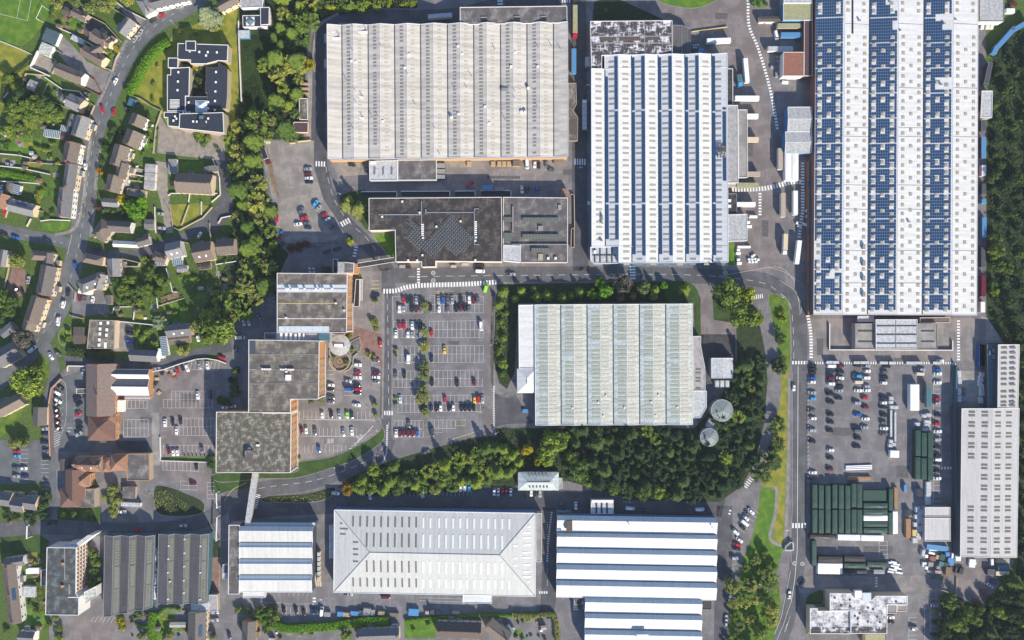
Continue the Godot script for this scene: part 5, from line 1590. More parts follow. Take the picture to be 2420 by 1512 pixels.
	bk("side_porch","small rusty porch on the south wall of the great hall, east of the canopy","porch",[1440,1492,1720,1488,1720,1540,1440,1540],4.0,"clad_grey","roof_brown","trim_white",0.15)
func pale_hall() -> void:
	at(2,1)
	var xs:=[[218,0],[340,1],[462,0],[585,1],[710,0],[834,1],[956,0],[1085,1],[1204,0],[1332,1],[1453,0],[1580,1],[1704,0]]
	var h:=hall("factory_hall","pale green stained hall of six ridges among dark trees",[216,1370,1704,1362,1708,2502,222,2508],7.6,1.2,"z",fr(xs,218,1704),"clad_dark","roof_pale","roof_pale_green")
	var gr:=[]; var wr:=[]
	for i in xs.size()-1:
		var west: bool=xs[i+1][1]==1
		var n:=0
		for k in 15:
			for d in [0.0,0.0315]:
				var v: float=0.032+k*0.0645+d
				if v>0.955 or rng.randf()<0.04: continue
				var a: float=h.brk[i][0]; var b: float=h.brk[i+1][0]
				var u:=lerpf(a,b,0.64 if west else 0.36)
				(gr if west else wr).append(h.xf(u,v,0.05))
	pc(h.node,"rooflight",bm(Vector3(4.4,0.1,1.1)),"rooflight_green",gr)
	pc(h.node,"pale_rooflight",bm(Vector3(4.4,0.08,1.1)),"rooflight_pale",wr,200)
	at(2,2)
	for q in [[888,718],[1382,714],[815,782],[1315,780],[570,835],[1062,832],[1560,830],[862,910],[1358,906]]:
		var m:=MB.new(); m.tube(Vector3.ZERO,Vector3(0,0.9,0),0.62,0.5,8)
		if not lib.has("cowl"): lib["cowl"]=m.mesh()
		fit(h.node,"roof_cowl",lib["cowl"],"trim_white",q[0],q[1],8.2)
	at(2,1)
	bk("white_annexe","smooth white roofed annexe along the west side of the pale hall","annexe",[62,1372,214,1370,216,1970,66,1972],7.0,"clad_dark","roof_white","trim_white",0.25)
	at(2,2)
	ho("entrance_pavilion","square white pavilion with a hipped pyramid roof at the pale hall's west corner",138,580,226,178,90,6.6,"white","roof_white","hip",0.34)
	var s:=bk("side_annexe","long narrow flat annexe with a slanting edge on the east wall of the pale hall","annexe",[1712,156,1786,156,1784,240,1824,450,1828,668,1712,668],5.0,"clad_grey","felt_pale","trim_white",0.2)
	for y in [470,502,552,583,648]: fx(s,"rooflight","rooflight",1738,y-7,1784,y+7,4.75,0.15)
	bk("side_annexe","stepped white roofed annexe below the narrow one","annexe",[1714,674,1840,674,1840,830,1782,928,1714,930],5.0,"clad_grey","roof_light_metal","trim_white",0.2)
	hall("plant_house","pale blue grey plant house beside the storage tanks' yard",[1886,364,2086,364,2086,550,1888,552],4.6,0.5,"z",[[0,0],[0.55,1],[1,0]],"clad_grey","roof_light_metal","roof_light_metal")
	for i in 3: cr("cooling_unit","%s of three white cooling units south of the plant house" % ["western","middle","eastern"][i],"cooling unit",1940+i*49,606,34,62,0,2.4,"trim_white","roof_light_metal","white cooling units")
	for q in [[1985,858,102,"larger round storage tank with a pale domed roof"],[1864,1112,84,"smaller round storage tank with a pale domed roof, half under trees"]]:
		var p:=W(q[0],q[1],5.5)
		var o:=thing("storage_tank",q[3],"storage tank",Vector3(p.x,0,p.z))
		var r: float=q[2]*K
		var m:=MB.new(); m.tube(Vector3.ZERO,Vector3(0,5.2,0),r,r,28,false)
		pt_("shell",m.mesh(),"tank_grey",o)
		var t:=MB.new(); t.tube(Vector3(0,5.2,0),Vector3(0,6.3,0),r,0.3,28)
		pt_("roof",t.mesh(),"tank_grey",o)
		var rm:=MB.new()
		for i in 28:
			var a:=TAU*i/28.0; var b:=TAU*(i+1)/28.0
			rm.tube(Vector3(cos(a)*r,5.9,sin(a)*r),Vector3(cos(b)*r,5.9,sin(b)*r),0.07,0.07,4,false)
			rm.tube(Vector3(cos(a)*r,5.1,sin(a)*r),Vector3(cos(a)*r,5.9,sin(a)*r),0.05,0.05,4,false)
		pt_("guard_rail",rm.mesh(),"trim_white",o)
		for i in 5:
			var a:=TAU*i/5.0+0.3
			pt_("roof_rib",bm(Vector3(r*0.95,0.12,0.12).snapped(Vector3.ONE*0.05)),"trim_grey",o,Transform3D(Basis(Vector3.UP,-a)*Basis(Vector3.BACK,-0.19),Vector3(cos(a)*r*0.5,5.85,sin(a)*r*0.5)))
		pt_("hatch",bm(Vector3(0.8,0.3,0.8)),"black",o,Transform3D(Basis(),Vector3(-r*0.5,5.85,0.3)))
	bk("pump_house","grey flat roofed pump house between the two storage tanks","outbuilding",[1872,930,1962,966,1938,1056,1832,1010],3.0,"clad_grey","roof_light_metal","trim_grey",0.12)
	at(2,3)
	var g2:=ho("gate_office","white hipped roof office with two rows of square rooflights, among the trees",250,15,380,170,0,5.2,"white","roof_pale","hip",0.34)
	for i in 6:
		for k in 2: fit(g2,"rooflight",bm(Vector3(0.8,0.14,1.6)),"rooflight",168+i*33,[-46,60][k],6.2)
	for ch in g2.get_children():
		if String(ch.name).begins_with("rooflight"): ch.transform=g2.transform.affine_inverse()*ch.transform
	bk("side_annexe","small flat annexe on the east end of the white hipped office","annexe",[428,-18,474,-18,474,74,430,76],3.4,"white","felt_pale","trim_white",0.15)
func sheds_south() -> void:
	at(2,3)
	var brk:=[[0.0,0.0]]
	for q in [[372,340],[526,492],[680,640],[834,792],[984,944]]:
		if q[1] != 340: brk.append([(q[1]-335.0)/770.0,0.0])
		brk.append([(q[0]-335.0)/770.0,1.0])
	brk.append([1.0,0.15])
	var a:=hall("saw_tooth_shed","long white saw-tooth shed of five bays with blue north slopes",[428,335,1934,358,1926,1132,420,1104],6.6,2.1,"x",brk,"clad_blue","roof_blue_grey_and_shade","roof_white_z")  # north slopes are white sheet with shade painted in as a blue tint
	fx(a.node,"roof_plant","roof_dark_brown",515,382,570,490,8.2,1.8)
	for q in [[1103,410],[1890,440],[470,532],[490,532]]: fit(a.node,"roof_cowl",bm(Vector3(0.7,0.9,0.7),0.4),"steel",q[0],q[1],9.0)
	var b:=hall("saw_tooth_shed","white saw-tooth shed of three bays cut by the bottom edge, south of the five bay shed",[692,1104,1790,1124,1786,1610,686,1590],6.6,2.1,"x",[[0.0,0.0],[0.078,1.0],[0.31,0.0],[0.388,1.0],[0.625,0.0],[0.703,1.0],[1.0,0.1]],"clad_blue","roof_blue_grey_and_shade","roof_white_z")  # same painted shade tint on the north slopes
	fx(b.node,"roof_hood","trim_white",1178,1460,1290,1500,9.2,0.7)
	bk("flat_annexe","small grey stained flat roof at the join of the two saw-tooth sheds, west side","annexe",[585,1108,686,1110,682,1226,585,1224],4.0,"clad_blue","felt_black","trim_grey",0.15)
	bk("dark_annexe","small black flat roof at the join of the two saw-tooth sheds, east side","annexe",[1796,1138,1890,1138,1888,1226,1796,1224],3.6,"clad_dark","tarp_black","trim_grey",0.15)
	var po:=bk("porch_canopy","grey ribbed porch roof with dark glazing strips on the north side of the five bay shed","porch",[748,184,958,186,958,318,748,316],5.0,"clad_grey","roof_light_metal","trim_white",0.15)
	for x in [798,848,898]: fx(po,"glazing_strip","black",x-8,214,x+8,314,4.8,0.12)
	fx(po,"ridge_cap","trim_white",752,188,956,212,4.8,0.5)
	bk("rust_canopy","rust brown flat canopy at the north-west corner of the five bay shed","canopy",[426,296,560,296,560,326,426,326],4.2,"clad_blue","roof_brown","trim_grey",0.1)
	bk("dock_strip","blue service strip with ducts along the north wall of the five bay shed","annexe",[565,318,1900,340,1900,354,565,332],4.0,"clad_dark","clad_blue","trim_grey",0.06)
	at(1,3)
	hipped_hall()
	at(1,3)
	var c:=hall("ridged_shed","white shed of four bays with blue valleys beside the covered bridge",[-150,436,540,440,530,1056,-150,1056],8.0,1.7,"x",[[0,0],[0.06,1],[0.24,0.3],[0.31,1],[0.49,0.3],[0.56,1],[0.735,0.3],[0.81,1],[1,0.2]],"clad_dark","roof_blue_grey_and_shade","roof_white_z")  # north-facing slopes: white sheet, shade put into the blue tint
	bk("service_strip","narrow grey glass strip with ducts along the north wall of the four bay shed","annexe",[-110,398,560,402,560,434,-110,432],7.0,"clad_teal","roof_blue_grey_and_shade","trim_grey",0.1)
	at(0,3)
	var fs:=bk("stair_strip","stained grey flat roof strip along the west side of the four bay shed","annexe",[2162,425,2262,425,2260,1078,2156,1078],8.6,"clad_grey","felt_grey","trim_white",0.25)
	fx(fs,"stain_patch","roof_dark_brown",2185,820,2230,860,8.4,0.05)
	fx(fs,"stain_patch","roof_dark_brown",2190,880,2228,960,8.4,0.05)
	bk("lift_head","small pale blue lift head on the west side of the four bay shed","annexe",[2104,886,2156,886,2156,932,2104,932],5.0,"white","roof_light_metal","trim_white",0.15)
	bk("lift_head","small grey felt roofed stair head on the west side of the four bay shed","annexe",[2106,798,2158,798,2158,880,2106,880],5.0,"stone","felt_grey","trim_white",0.15)
	bk("white_annexe","low white roofed annexe on the south wall of the four bay shed","annexe",[2298,1054,2500,1058,2506,1110,2298,1112],4.6,"white","roof_white","trim_white",0.15)
	at(1,3)
	for i in 6: cr("extraction_unit","%s pale extraction unit in the row on the east wall of the four bay shed" % NTH[i],"extraction unit",590,700+i*46,36,26,90,3.0,"cream","roof_light_metal","pale extraction units")
	for i in 3: cr("pipe_rack","%s cream pipe bundle at the south-east corner of the four bay shed" % NTH[i],"pipe bundle",560+i*20,940,130,12,80,2.0,"cream","","cream pipe bundles")
	var o:=thing("covered_bridge","slanting pale grey covered bridge from the tall office down to the four bay shed","bridge")
	map_sheet()
	var p0:=W(603,1117,8.0); var p1:=W(585,1236,8.0)
	var d:=p1-p0
	var bs:=Basis(Vector3.UP,atan2(d.x,d.z))
	pt_("walkway",bm(Vector3(2.7,2.8,d.length()).snapped(Vector3.ONE*0.1)),"clad_grey",o,Transform3D(bs,(p0+p1)*0.5-Vector3(0,1.5,0)))
	pt_("roof",bm(Vector3(3.0,0.2,d.length()).snapped(Vector3.ONE*0.1)),"roof_grey_metal",o,Transform3D(bs,(p0+p1)*0.5))
	for i in 12: pt_("roof_seam",bm(Vector3(3.0,0.08,0.12)),"trim_white",o,Transform3D(bs,p0.lerp(p1,(i+0.5)/12.0)+Vector3(0,0.13,0)))
	for t in [0.12,0.5,0.88]: pt_("pier",bm(Vector3(0.6,5.2,0.6)),"trim_grey",o,Transform3D(bs,p0.lerp(p1,t)-Vector3(0,5.4,0)))
func hipped_hall() -> void:
	var eave:=7.4; var top:=10.2
	var o:=thing("hipped_hall","large white hall with a four-sided hipped roof and slot rooflights","building")
	var q:=path2([740,280,2640,312,2640,1098,734,1060],eave)
	var r:=path2([1075,684,2302,708],top)
	var w:=MB.new()
	w.sides(q,0,eave-0.1)
	pt_("wall",w.mesh(),"clad_blue",o)
	var e:=[]
	for p in q: e.append(Vector3(p.x,eave,p.y))
	var a:=Vector3(r[0].x,top,r[0].y); var b:=Vector3(r[1].x,top,r[1].y)
	var names:=[[e[0],e[1],b,a],[e[2],e[3],a,b]]
	for i in 2:
		var m:=MB.new(); m.quad(names[i][0],names[i][1],names[i][2],names[i][3],Vector3.UP)
		pt_("roof_slope",m.mesh(),"roof_hip",o)
	for tr in [[e[3],e[0],a],[e[1],e[2],b]]:
		var m:=MB.new(); m.tri(tr[0],tr[1],tr[2],Vector3.UP)
		pt_("roof_slope",m.mesh(),"roof_hip",o)
	for ln in [[e[0],a],[e[3],a],[a,b],[e[1],b],[e[2],b]]:
		var m:=MB.new(); m.tube(ln[0]+Vector3(0,0.05,0),ln[1]+Vector3(0,0.05,0),0.16,0.16,6,false)
		pt_("ridge_cap",m.mesh(),"trim_grey",o)
	var em:=MB.new()
	for i in 4: em.tube(e[i],e[(i+1) % 4],0.22,0.22,6,false)
	pt_("eaves_trim",em.mesh(),"trim_white",o)
	var planes:=[]
	for tr in [[e[0],e[1],a],[e[2],e[3],a],[e[3],e[0],a],[e[1],e[2],b]]: planes.append(Plane(tr[0],tr[1],tr[2]))
	var dark:=[]; var white:=[]; var cross:=[]; var wcross:=[]
	for row in [[392,92,0],[560,122,0],[808,110,1],[966,84,1]]:
		for i in 23:
			var x: float=918+i*66.3+(16 if i>11 else 0)
			if row[0] in [560,808] and (i<2 or i>21): continue
			var y: float=row[0]+(x-918)*0.0165
			var yy:=8.6
			var p:=W2(x,y,yy)
			var pl: Plane=planes[row[2]]
			var hit=pl.intersects_ray(Vector3(p.x,50,p.y),Vector3.DOWN)
			var n:=pl.normal if pl.normal.y>0 else -pl.normal
			var bx:=Vector3.RIGHT; var bz:=bx.cross(n).normalized()
			(dark if i<10 else white).append([Transform3D(Basis(n.cross(bz)*-1.0 if false else bx,n,bz),hit+n*0.08),row[1]*K])
	for q2 in [[[805,412,22],[830,462,76],[820,512,52],[944,584,50],[944,650,50],[944,700,50],[944,766,50]],[[2560,500,72],[2560,548,76],[2560,615,76],[2560,685,78],[2560,733,78],[2560,800,76],[2560,866,76],[2560,915,76],[2452,618,40],[2452,735,40],[2452,802,40],[2580,445,26],[2574,965,26]]]:
		for k in q2:
			var west: bool=k[0]<1500
			var p:=W2(k[0],k[1],8.6)
			var pl: Plane=planes[2 if west else 3]
			var hit=pl.intersects_ray(Vector3(p.x,50,p.y),Vector3.DOWN)
			var n:=pl.normal if pl.normal.y>0 else -pl.normal
			var bz:=Vector3.BACK; var bx:=n.cross(bz).normalized()
			pt_("rooflight",bm(Vector3(k[2]*K,0.12,0.75).snapped(Vector3.ONE*0.05)),"rooflight" if west else "rooflight_white",o,Transform3D(Basis(bx,n,bz),hit+n*0.08))
	for k in dark: pt_("rooflight",bm(Vector3(0.85,0.14,k[1]).snapped(Vector3.ONE*0.05)),"rooflight",o,k[0])
	for k in white: pt_("white_rooflight",bm(Vector3(0.85,0.14,k[1]).snapped(Vector3.ONE*0.05)),"rooflight_white",o,k[0])
	bk("side_strip","narrow pale strip roof along the east end of the hipped hall","annexe",[2652,314,2700,316,2696,772,2650,772],5.6,"clad_grey","concrete","trim_white",0.15)
	bk("side_strip","narrow pale lean-to on the west wall of the hipped hall","annexe",[696,424,732,424,730,742,694,742],4.2,"clad_grey","roof_light_metal","trim_grey",0.12)
	bk("loading_canopy","white canopy in two leaves over the south loading bay of the hipped hall","canopy",[1954,1090,2230,1094,2230,1166,1954,1164],4.8,"clad_grey","roof_white","trim_white",0.12)
	bk("service_strip","blue ducted strip along the north wall of the hipped hall","annexe",[1300,262,2640,284,2640,306,1300,284],3.6,"clad_dark","clad_blue","trim_grey",0.06)
func flat_blocks() -> void:
	at(1,1)
	var o:=bk("canteen_block","L-shaped dark flat roof with two diagonal fields of solar panels","building",[1066,362,2322,352,2326,964,1698,958,1698,1010,1566,1014,1564,962,1320,964,1314,664,1068,668],8.8,"cream","felt_charcoal","trim_white",0.4)
	var pan:=[]; var frames:=[]
	var run:=Vector2(0.74,0.673); var nn:=Vector2(-0.673,0.74)
	for f in [[1830,515,2058,722,1978,856,1936,866,1888,914,1786,812,1700,884,1652,918,1408,730,1470,655,1602,764],[1446,526,1550,628,1550,702,1500,664,1442,600]]:
		var poly:=PackedVector2Array()
		for k in range(0,f.size(),2): poly.append(Vector2(f[k],f[k+1]))
		for r in range(-20,24):
			for k in range(-30,30):
				var q:=Vector2(1740,720)+nn*27.0*r+run*25.0*k
				if not Geometry2D.is_point_in_polygon(q,poly): continue
				var t:=Transform3D(Basis(Vector3.UP,-run.angle())*Basis(Vector3.RIGHT,0.16),W(q.x,q.y,9.0))
				pan.append(t)
				frames.append(t.translated_local(Vector3(0,-0.04,0)))
	pc(o,"solar_panel",bm(Vector3(1.15,0.06,0.85)),"solar_dark",pan,300)
	pc(o,"panel_frame",bm(Vector3(1.5,0.04,1.1)),"trim_grey",frames,0)
	for q in [[1160,512,1560,522],[1560,390,1568,610],[1605,492,2064,500],[2060,462,2068,800],[2064,458,2108,466],[2064,796,2110,804],[1600,466,1610,510]]: fx(o,"roof_pipe","steel",q[0],q[1],q[2],q[3],8.6,0.35)
	for i in 7: fx(o,"rooflight","rooflight_white",1562,606+i*17,1586,616+i*17,8.56,0.4)
	for i in 7: fx(o,"rooflight","rooflight_white",2066,580+i*20,2088,592+i*20,8.56,0.4)
	for q in [[1194,538],[1548,500],[1706,632],[1934,582],[1580,738],[2080,734],[1574,902],[2074,765],[1440,950],[1525,950],[2074,948],[1384,395]]: fit(o,"roof_vent",bm(Vector3(1.0,0.8,1.0),0.3),"trim_white",q[0],q[1],8.7)
	var e:=bk("print_block","grey felt roofed block with long glazed rooflights, east of the L-shaped roof","building",[2336,352,2946,358,2946,970,2500,970,2498,802,2336,802],6.4,"stone","felt_grey","trim_white",0.35)
	at(2,1)
	for q in [[100,545,440,585],[100,702,440,746],[184,834,354,876]]:
		fx(e,"glazed_rooflight","rooflight_old",q[0],q[1],q[2],q[3],6.3,0.9)
		for i in 12: fx(e,"glazing_bar","trim_grey",lerpf(q[0],q[2],i/12.0),q[1],lerpf(q[0],q[2],i/12.0)+3,q[3],6.35,0.95)
	for q in [[248,624,292,668,"trim_grey"],[436,428,468,468,"felt_pale"],[248,888,292,950,"rooflight_tan"],[332,918,354,942,"trim_white"],[402,918,424,942,"trim_white"],[362,704,398,742,"cream"]]: fx(e,"roof_hatch",q[4],q[0],q[1],q[2],q[3],6.2,0.8)
	fx(e,"step_wall","trim_grey",0,795,524,803,6.2,0.9)
	fx(e,"long_parapet","trim_grey",2,440,14,680,6.2,0.9)
	bk("white_link","white roofed link between the L-shaped roof and the grey felt block","annexe",[-82,806,74,812,74,968,-82,952],6.8,"white","roof_light_metal","trim_white",0.2)
	for q in [[-76,540,-2,584],[-76,690,-2,754]]: fx(e,"glazed_rooflight","rooflight_old",q[0],q[1],q[2],q[3],6.3,0.7)
	cr("switch_house","small pink roofed brick switch house by the grey felt block","outbuilding",496,312,48,86,0,3.4,"cream","roof_clay")
	wl("yard_wall","brick boundary wall with a stepped end east of the grey felt block",[560,330,585,330,590,650,560,652,556,830,586,830,586,660],1.5,0.3,"stone_dark","stone")
	at(1,1)
	for q in [[1000,302,1334,350,"first"],[1376,298,1834,346,"second"],[1884,296,2072,344,"third"],[2126,292,2410,350,"fourth"]]:
		g("area_floor","tarp_black",8,[q[0],q[1],q[2],q[1]-2,q[2],q[3],q[0],q[3]])
		wl("area_wall","white coped retaining wall round the %s sunken area from the west, north of the L-shaped roof" % q[4],[q[0],q[1]+2,q[2],q[1],q[2],q[3]],1.0,0.3,"stone_dark","trim_white")
	var br:=thing("covered_walkway","long black covered walkway on white frames between office and L-shaped block","walkway")
	var p0:=W(930,1004,5.6); var p1:=W(1312,942,5.6)
	var d:=p1-p0
	var bs:=Basis(Vector3.UP,-atan2(d.z,d.x))
	pt_("deck",bm(Vector3(22.8,0.3,2.4)),"trim_grey",br,Transform3D(bs,(p0+p1)*0.5-Vector3(0,2.6,0)))
	pt_("roof",bm(Vector3(22.8,0.2,2.2)),"felt_charcoal",br,Transform3D(bs,(p0+p1)*0.5))
	for s in [-1.25,1.25]:
		pt_("parapet",bm(Vector3(22.8,0.45,0.22)),"trim_white",br,Transform3D(bs,(p0+p1)*0.5+bs*Vector3(0,0.1,s)))
		pt_("side_glazing",bm(Vector3(22.6,2.3,0.1)),"glass_blue",br,Transform3D(bs,(p0+p1)*0.5+bs*Vector3(0,-1.3,s*0.94)))
	for t in [0.05,0.5,0.95]: pt_("pier",bm(Vector3(0.4,3.0,1.8)),"trim_grey",br,Transform3D(bs,p0.lerp(p1,t)-Vector3(0,4.1,0)))
func facade(o: Node3D,x: float,y0: float,y1: float,h: float,n: int,floors: int) -> void:
	var a:=W2(x,y0,h); var b:=W2(x,y1,h)
	for f in floors:
		wr(o,a,b,Vector2(1,0),1.9+f*(h-1.0)/floors,1.5,1.5,n)
	for i in [0.0,0.985]:
		var p:=a.lerp(b,i)
		pt_("white_pier",bm(Vector3(0.3,h,0.6)),"trim_white",o,Transform3D(Basis(),Vector3(p.x+0.12,h*0.5,p.y)))
	pt_("base_course",bm(Vector3(0.24,0.9,a.distance_to(b)).snapped(Vector3.ONE*0.1)),"trim_white",o,Transform3D(Basis(),Vector3(a.x+0.1,0.45,(a.y+b.y)*0.5)))
func offices() -> void:
	at(1,1)
	var a:=bk("office_block","tall flat roofed office with an orange east front, northernmost of the three","office",[198,1070,862,1076,856,1636,198,1636],15.0,"brick_orange","felt_mossy","trim_white",0.35)
	facade(a,862,1076,1630,15.0,7,4)
	fx(a,"gutter_strip","roof_blue_grey_and_shade",204,1180,858,1252,14.76,0.06)
	fx(a,"roof_joint","trim_grey",204,1214,858,1224,14.8,0.15)
	fx(a,"roof_joint","paint_yellow",204,1354,745,1360,14.78,0.06)
	fx(a,"roof_joint","trim_white",204,1498,858,1504,14.78,0.06)
	for x in [288,308,350,374,396,462,570,610,636,722]: fit(a,"roof_vent",bm(Vector3(0.9,1.0,0.9),0.5),"trim_white",x,1218,15.0)
	for q in [[758,1356],[288,1494],[836,1424]]: fit(a,"roof_vent",bm(Vector3(0.9,1.0,0.9),0.5),"trim_white",q[0],q[1],15.0)
	fx(a,"moss_patch","felt_moss_old",680,1362,745,1410,14.76,0.04)
	var t:=bk("stair_tower","orange stair tower with white framed flat roofs at the north end of the northern office","tower",[772,962,926,976,922,1070,772,1070],16.6,"brick_orange","felt_grey","trim_white",0.3)
	fx(t,"lift_head","felt_pale",776,966,832,1068,16.4,1.2)
	bk("tower_annexe","dark flat roofed annexe west of the orange stair tower","annexe",[728,938,772,938,772,1072,728,1072],10.0,"clad_dark","felt_charcoal","trim_white",0.2)
	bk("porch_strip","black flat roofed porch strip along the east front of the northern office","porch",[944,1130,980,1128,976,1386,924,1388],3.4,"clad_grey","tarp_black","trim_white",0.15)
	bk("vent_house","long grey vent house beside the porch strip","outbuilding",[986,1128,1004,1128,1002,1330,984,1330],2.2,"stone","felt_pale","trim_white",0.12)
	at(1,2)
	var l:=bk("plant_link","blue grey plant link crowded with white units between the two taller offices","annexe",[195,125,690,125,690,200,195,196],12.4,"clad_grey","roof_blue_grey_and_shade","trim_grey",0.2)
	for q in [[238,155,20,74],[285,158,22,66],[328,158,18,70],[374,162,20,58],[410,160,18,68],[450,150,14,40],[485,108,34,10]]:
		fx(l,"plant_unit","trim_white",q[0]-q[2]/2,q[1]-q[3]/2,q[0]+q[2]/2,q[1]+q[3]/2,12.3,1.4)
	fx(l,"plant_deck","felt_pale",470,130,586,192,12.3,0.8)
	fx(a,"skylight_slope","roof_blue_grey_and_shade",215,62,690,120,14.76,0.1)
	fx(l,"gable_roof","clad_teal",590,130,690,196,12.3,2.0)
	bk("plant_link","brown felt roofed link at the west corner between the two taller offices","annexe",[78,124,192,124,192,186,78,184],11.0,"clad_grey","felt_mossy","trim_white",0.2)
	var b:=bk("office_block","tall flat roofed office with an orange east front, middle one of the three","office",[-70,190,598,200,590,752,326,752,326,880,62,880,-72,880],15.0,"brick_orange","felt_mossy","trim_white",0.35)
	facade(b,594,204,750,15.0,8,4)
	for y in [330,474,606]: fx(b,"roof_joint","trim_grey",-60,y-3,585,y+3,14.78,0.14)
	for q in [[64,466],[88,468],[112,468],[136,468],[240,470],[262,472],[285,468],[290,492],[310,472],[332,472],[352,472]]: fit(b,"roof_vent",bm(Vector3(1.0,1.0,0.9),0.5),"trim_white",q[0],q[1],15.0)
	fx(b,"roof_hatch","rooflight_white",278,522,328,574,14.8,0.9)
	at(0,2)
	fx(b,"light_well","clad_dark",2358,186,2415,320,14.78,0.06)
	for y in [468,608,748]: fx(b,"roof_joint","trim_grey",2352,y-3,2420,y+3,14.78,0.14)
	at(1,2)
	var c:=bk("office_block","tall flat roofed office stained with moss, southernmost of the three","office",[-376,872,-74,872,-74,822,58,822,64,882,332,884,326,1448,-380,1444],13.8,"brick_orange","felt_moss_old","trim_white",0.35)
	facade(c,330,890,1444,13.8,8,4)
	facade(c,330,760,878,13.8,2,4)
	for f in 4:
		wr(c,W2(-378,1444,13.8),W2(328,1448,13.8),Vector2(0,1),1.9+f*3.2,1.5,1.4,9)
		wr(c,W2(-378,876,13.8),W2(-380,1442,13.8),Vector2(-1,0),1.9+f*3.2,1.5,1.4,7)
		wr(b,W2(330,752,15.0),W2(588,752,15.0),Vector2(0,1),1.9+f*3.5,1.5,1.4,4)
		wr(a,W2(198,64,15.0),W2(196,-370,15.0),Vector2(-1,0),1.9+f*3.5,1.5,1.4,7)
	at(0,2)
	fx(c,"roof_hut","felt_grey",2312,1236,2382,1344,13.6,2.0)
	fx(c,"roof_vent","trim_white",2340,1210,2370,1226,13.6,0.9)
	at(1,2)
	fx(c,"roof_vent","trim_white",0,1180,32,1198,13.6,0.8)
	var p:=W(790,240,4.6)
	var o:=thing("entrance_rotunda","oval grey metal roofed entrance pavilion beside the round garden","pavilion",Vector3(p.x,0,p.z))
	var m:=MB.new(); m.tube(Vector3.ZERO,Vector3(0,4.4,0),5.4,5.4,24,false)
	pt_("wall",m.mesh(),"glass_blue",o)
	var r:=MB.new(); r.tube(Vector3(0,4.4,0),Vector3(0,5.3,0),5.9,1.2,24)
	pt_("roof",r.mesh(),"roof_grey_metal",o)
	pt_("ridge_light",bm(Vector3(6.0,0.8,1.3)),"glass_dark",o,Transform3D(Basis(),Vector3(-0.3,5.3,0)))
	pt_("ridge_frame",bm(Vector3(5.0,0.3,1.7)),"trim_white",o,Transform3D(Basis(),Vector3(-0.3,5.62,0.2)))
	bk("glass_lobby","small glazed lobby between the rotunda and the northern office","annexe",[696,136,840,136,838,196,696,196],4.0,"glass_blue","roof_blue_grey_and_shade","trim_white",0.12)
	var q:=W(792,388)
	var ga:=thing("round_garden","round stone walled garden bed with ring path in front of the offices","garden bed",Vector3(q.x,0,q.z))
	for k in [[6.0,5.4,0.9,"stone"],[3.0,2.7,0.4,"trim_grey"],[1.3,1.0,0.4,"stone"]]:
		var w:=MB.new()
		var po:=PackedVector2Array(); var pi:=PackedVector2Array()
		for i in 28:
			var f:=TAU*i/28.0
			po.append(Vector2(cos(f),sin(f))*k[0]); pi.append(Vector2(cos(f),sin(f))*k[1])
		w.sides(po,0,k[2]); w.sides(pi,0,k[2],true)
		for i in 28:
			var j:=(i+1) % 28
			w.quad(Vector3(po[i].x,k[2],po[i].y),Vector3(po[j].x,k[2],po[j].y),Vector3(pi[j].x,k[2],pi[j].y),Vector3(pi[i].x,k[2],pi[i].y),Vector3.UP)
		pt_("ring_wall",w.mesh(),k[3],ga)
	var dd:=MB.new(); dd.tube(Vector3(0,0,0),Vector3(0,0.15,0),5.4,5.4,24)
	pt_("bed",dd.mesh(),"dirt",ga)
	wl("garden_wall","curving stone wall by the visitors' parking, round the south of the garden bed",[700,290,704,380,724,440,770,484,830,492,884,470,918,420,922,350,960,316],0.9,0.5,"stone")
	bk("ramp_wall","grey paved forecourt slab with low walls beside the rotunda","platform",[892,208,978,166,996,240,978,308,900,262],0.5,"stone","felt_grey","stone",0.25)
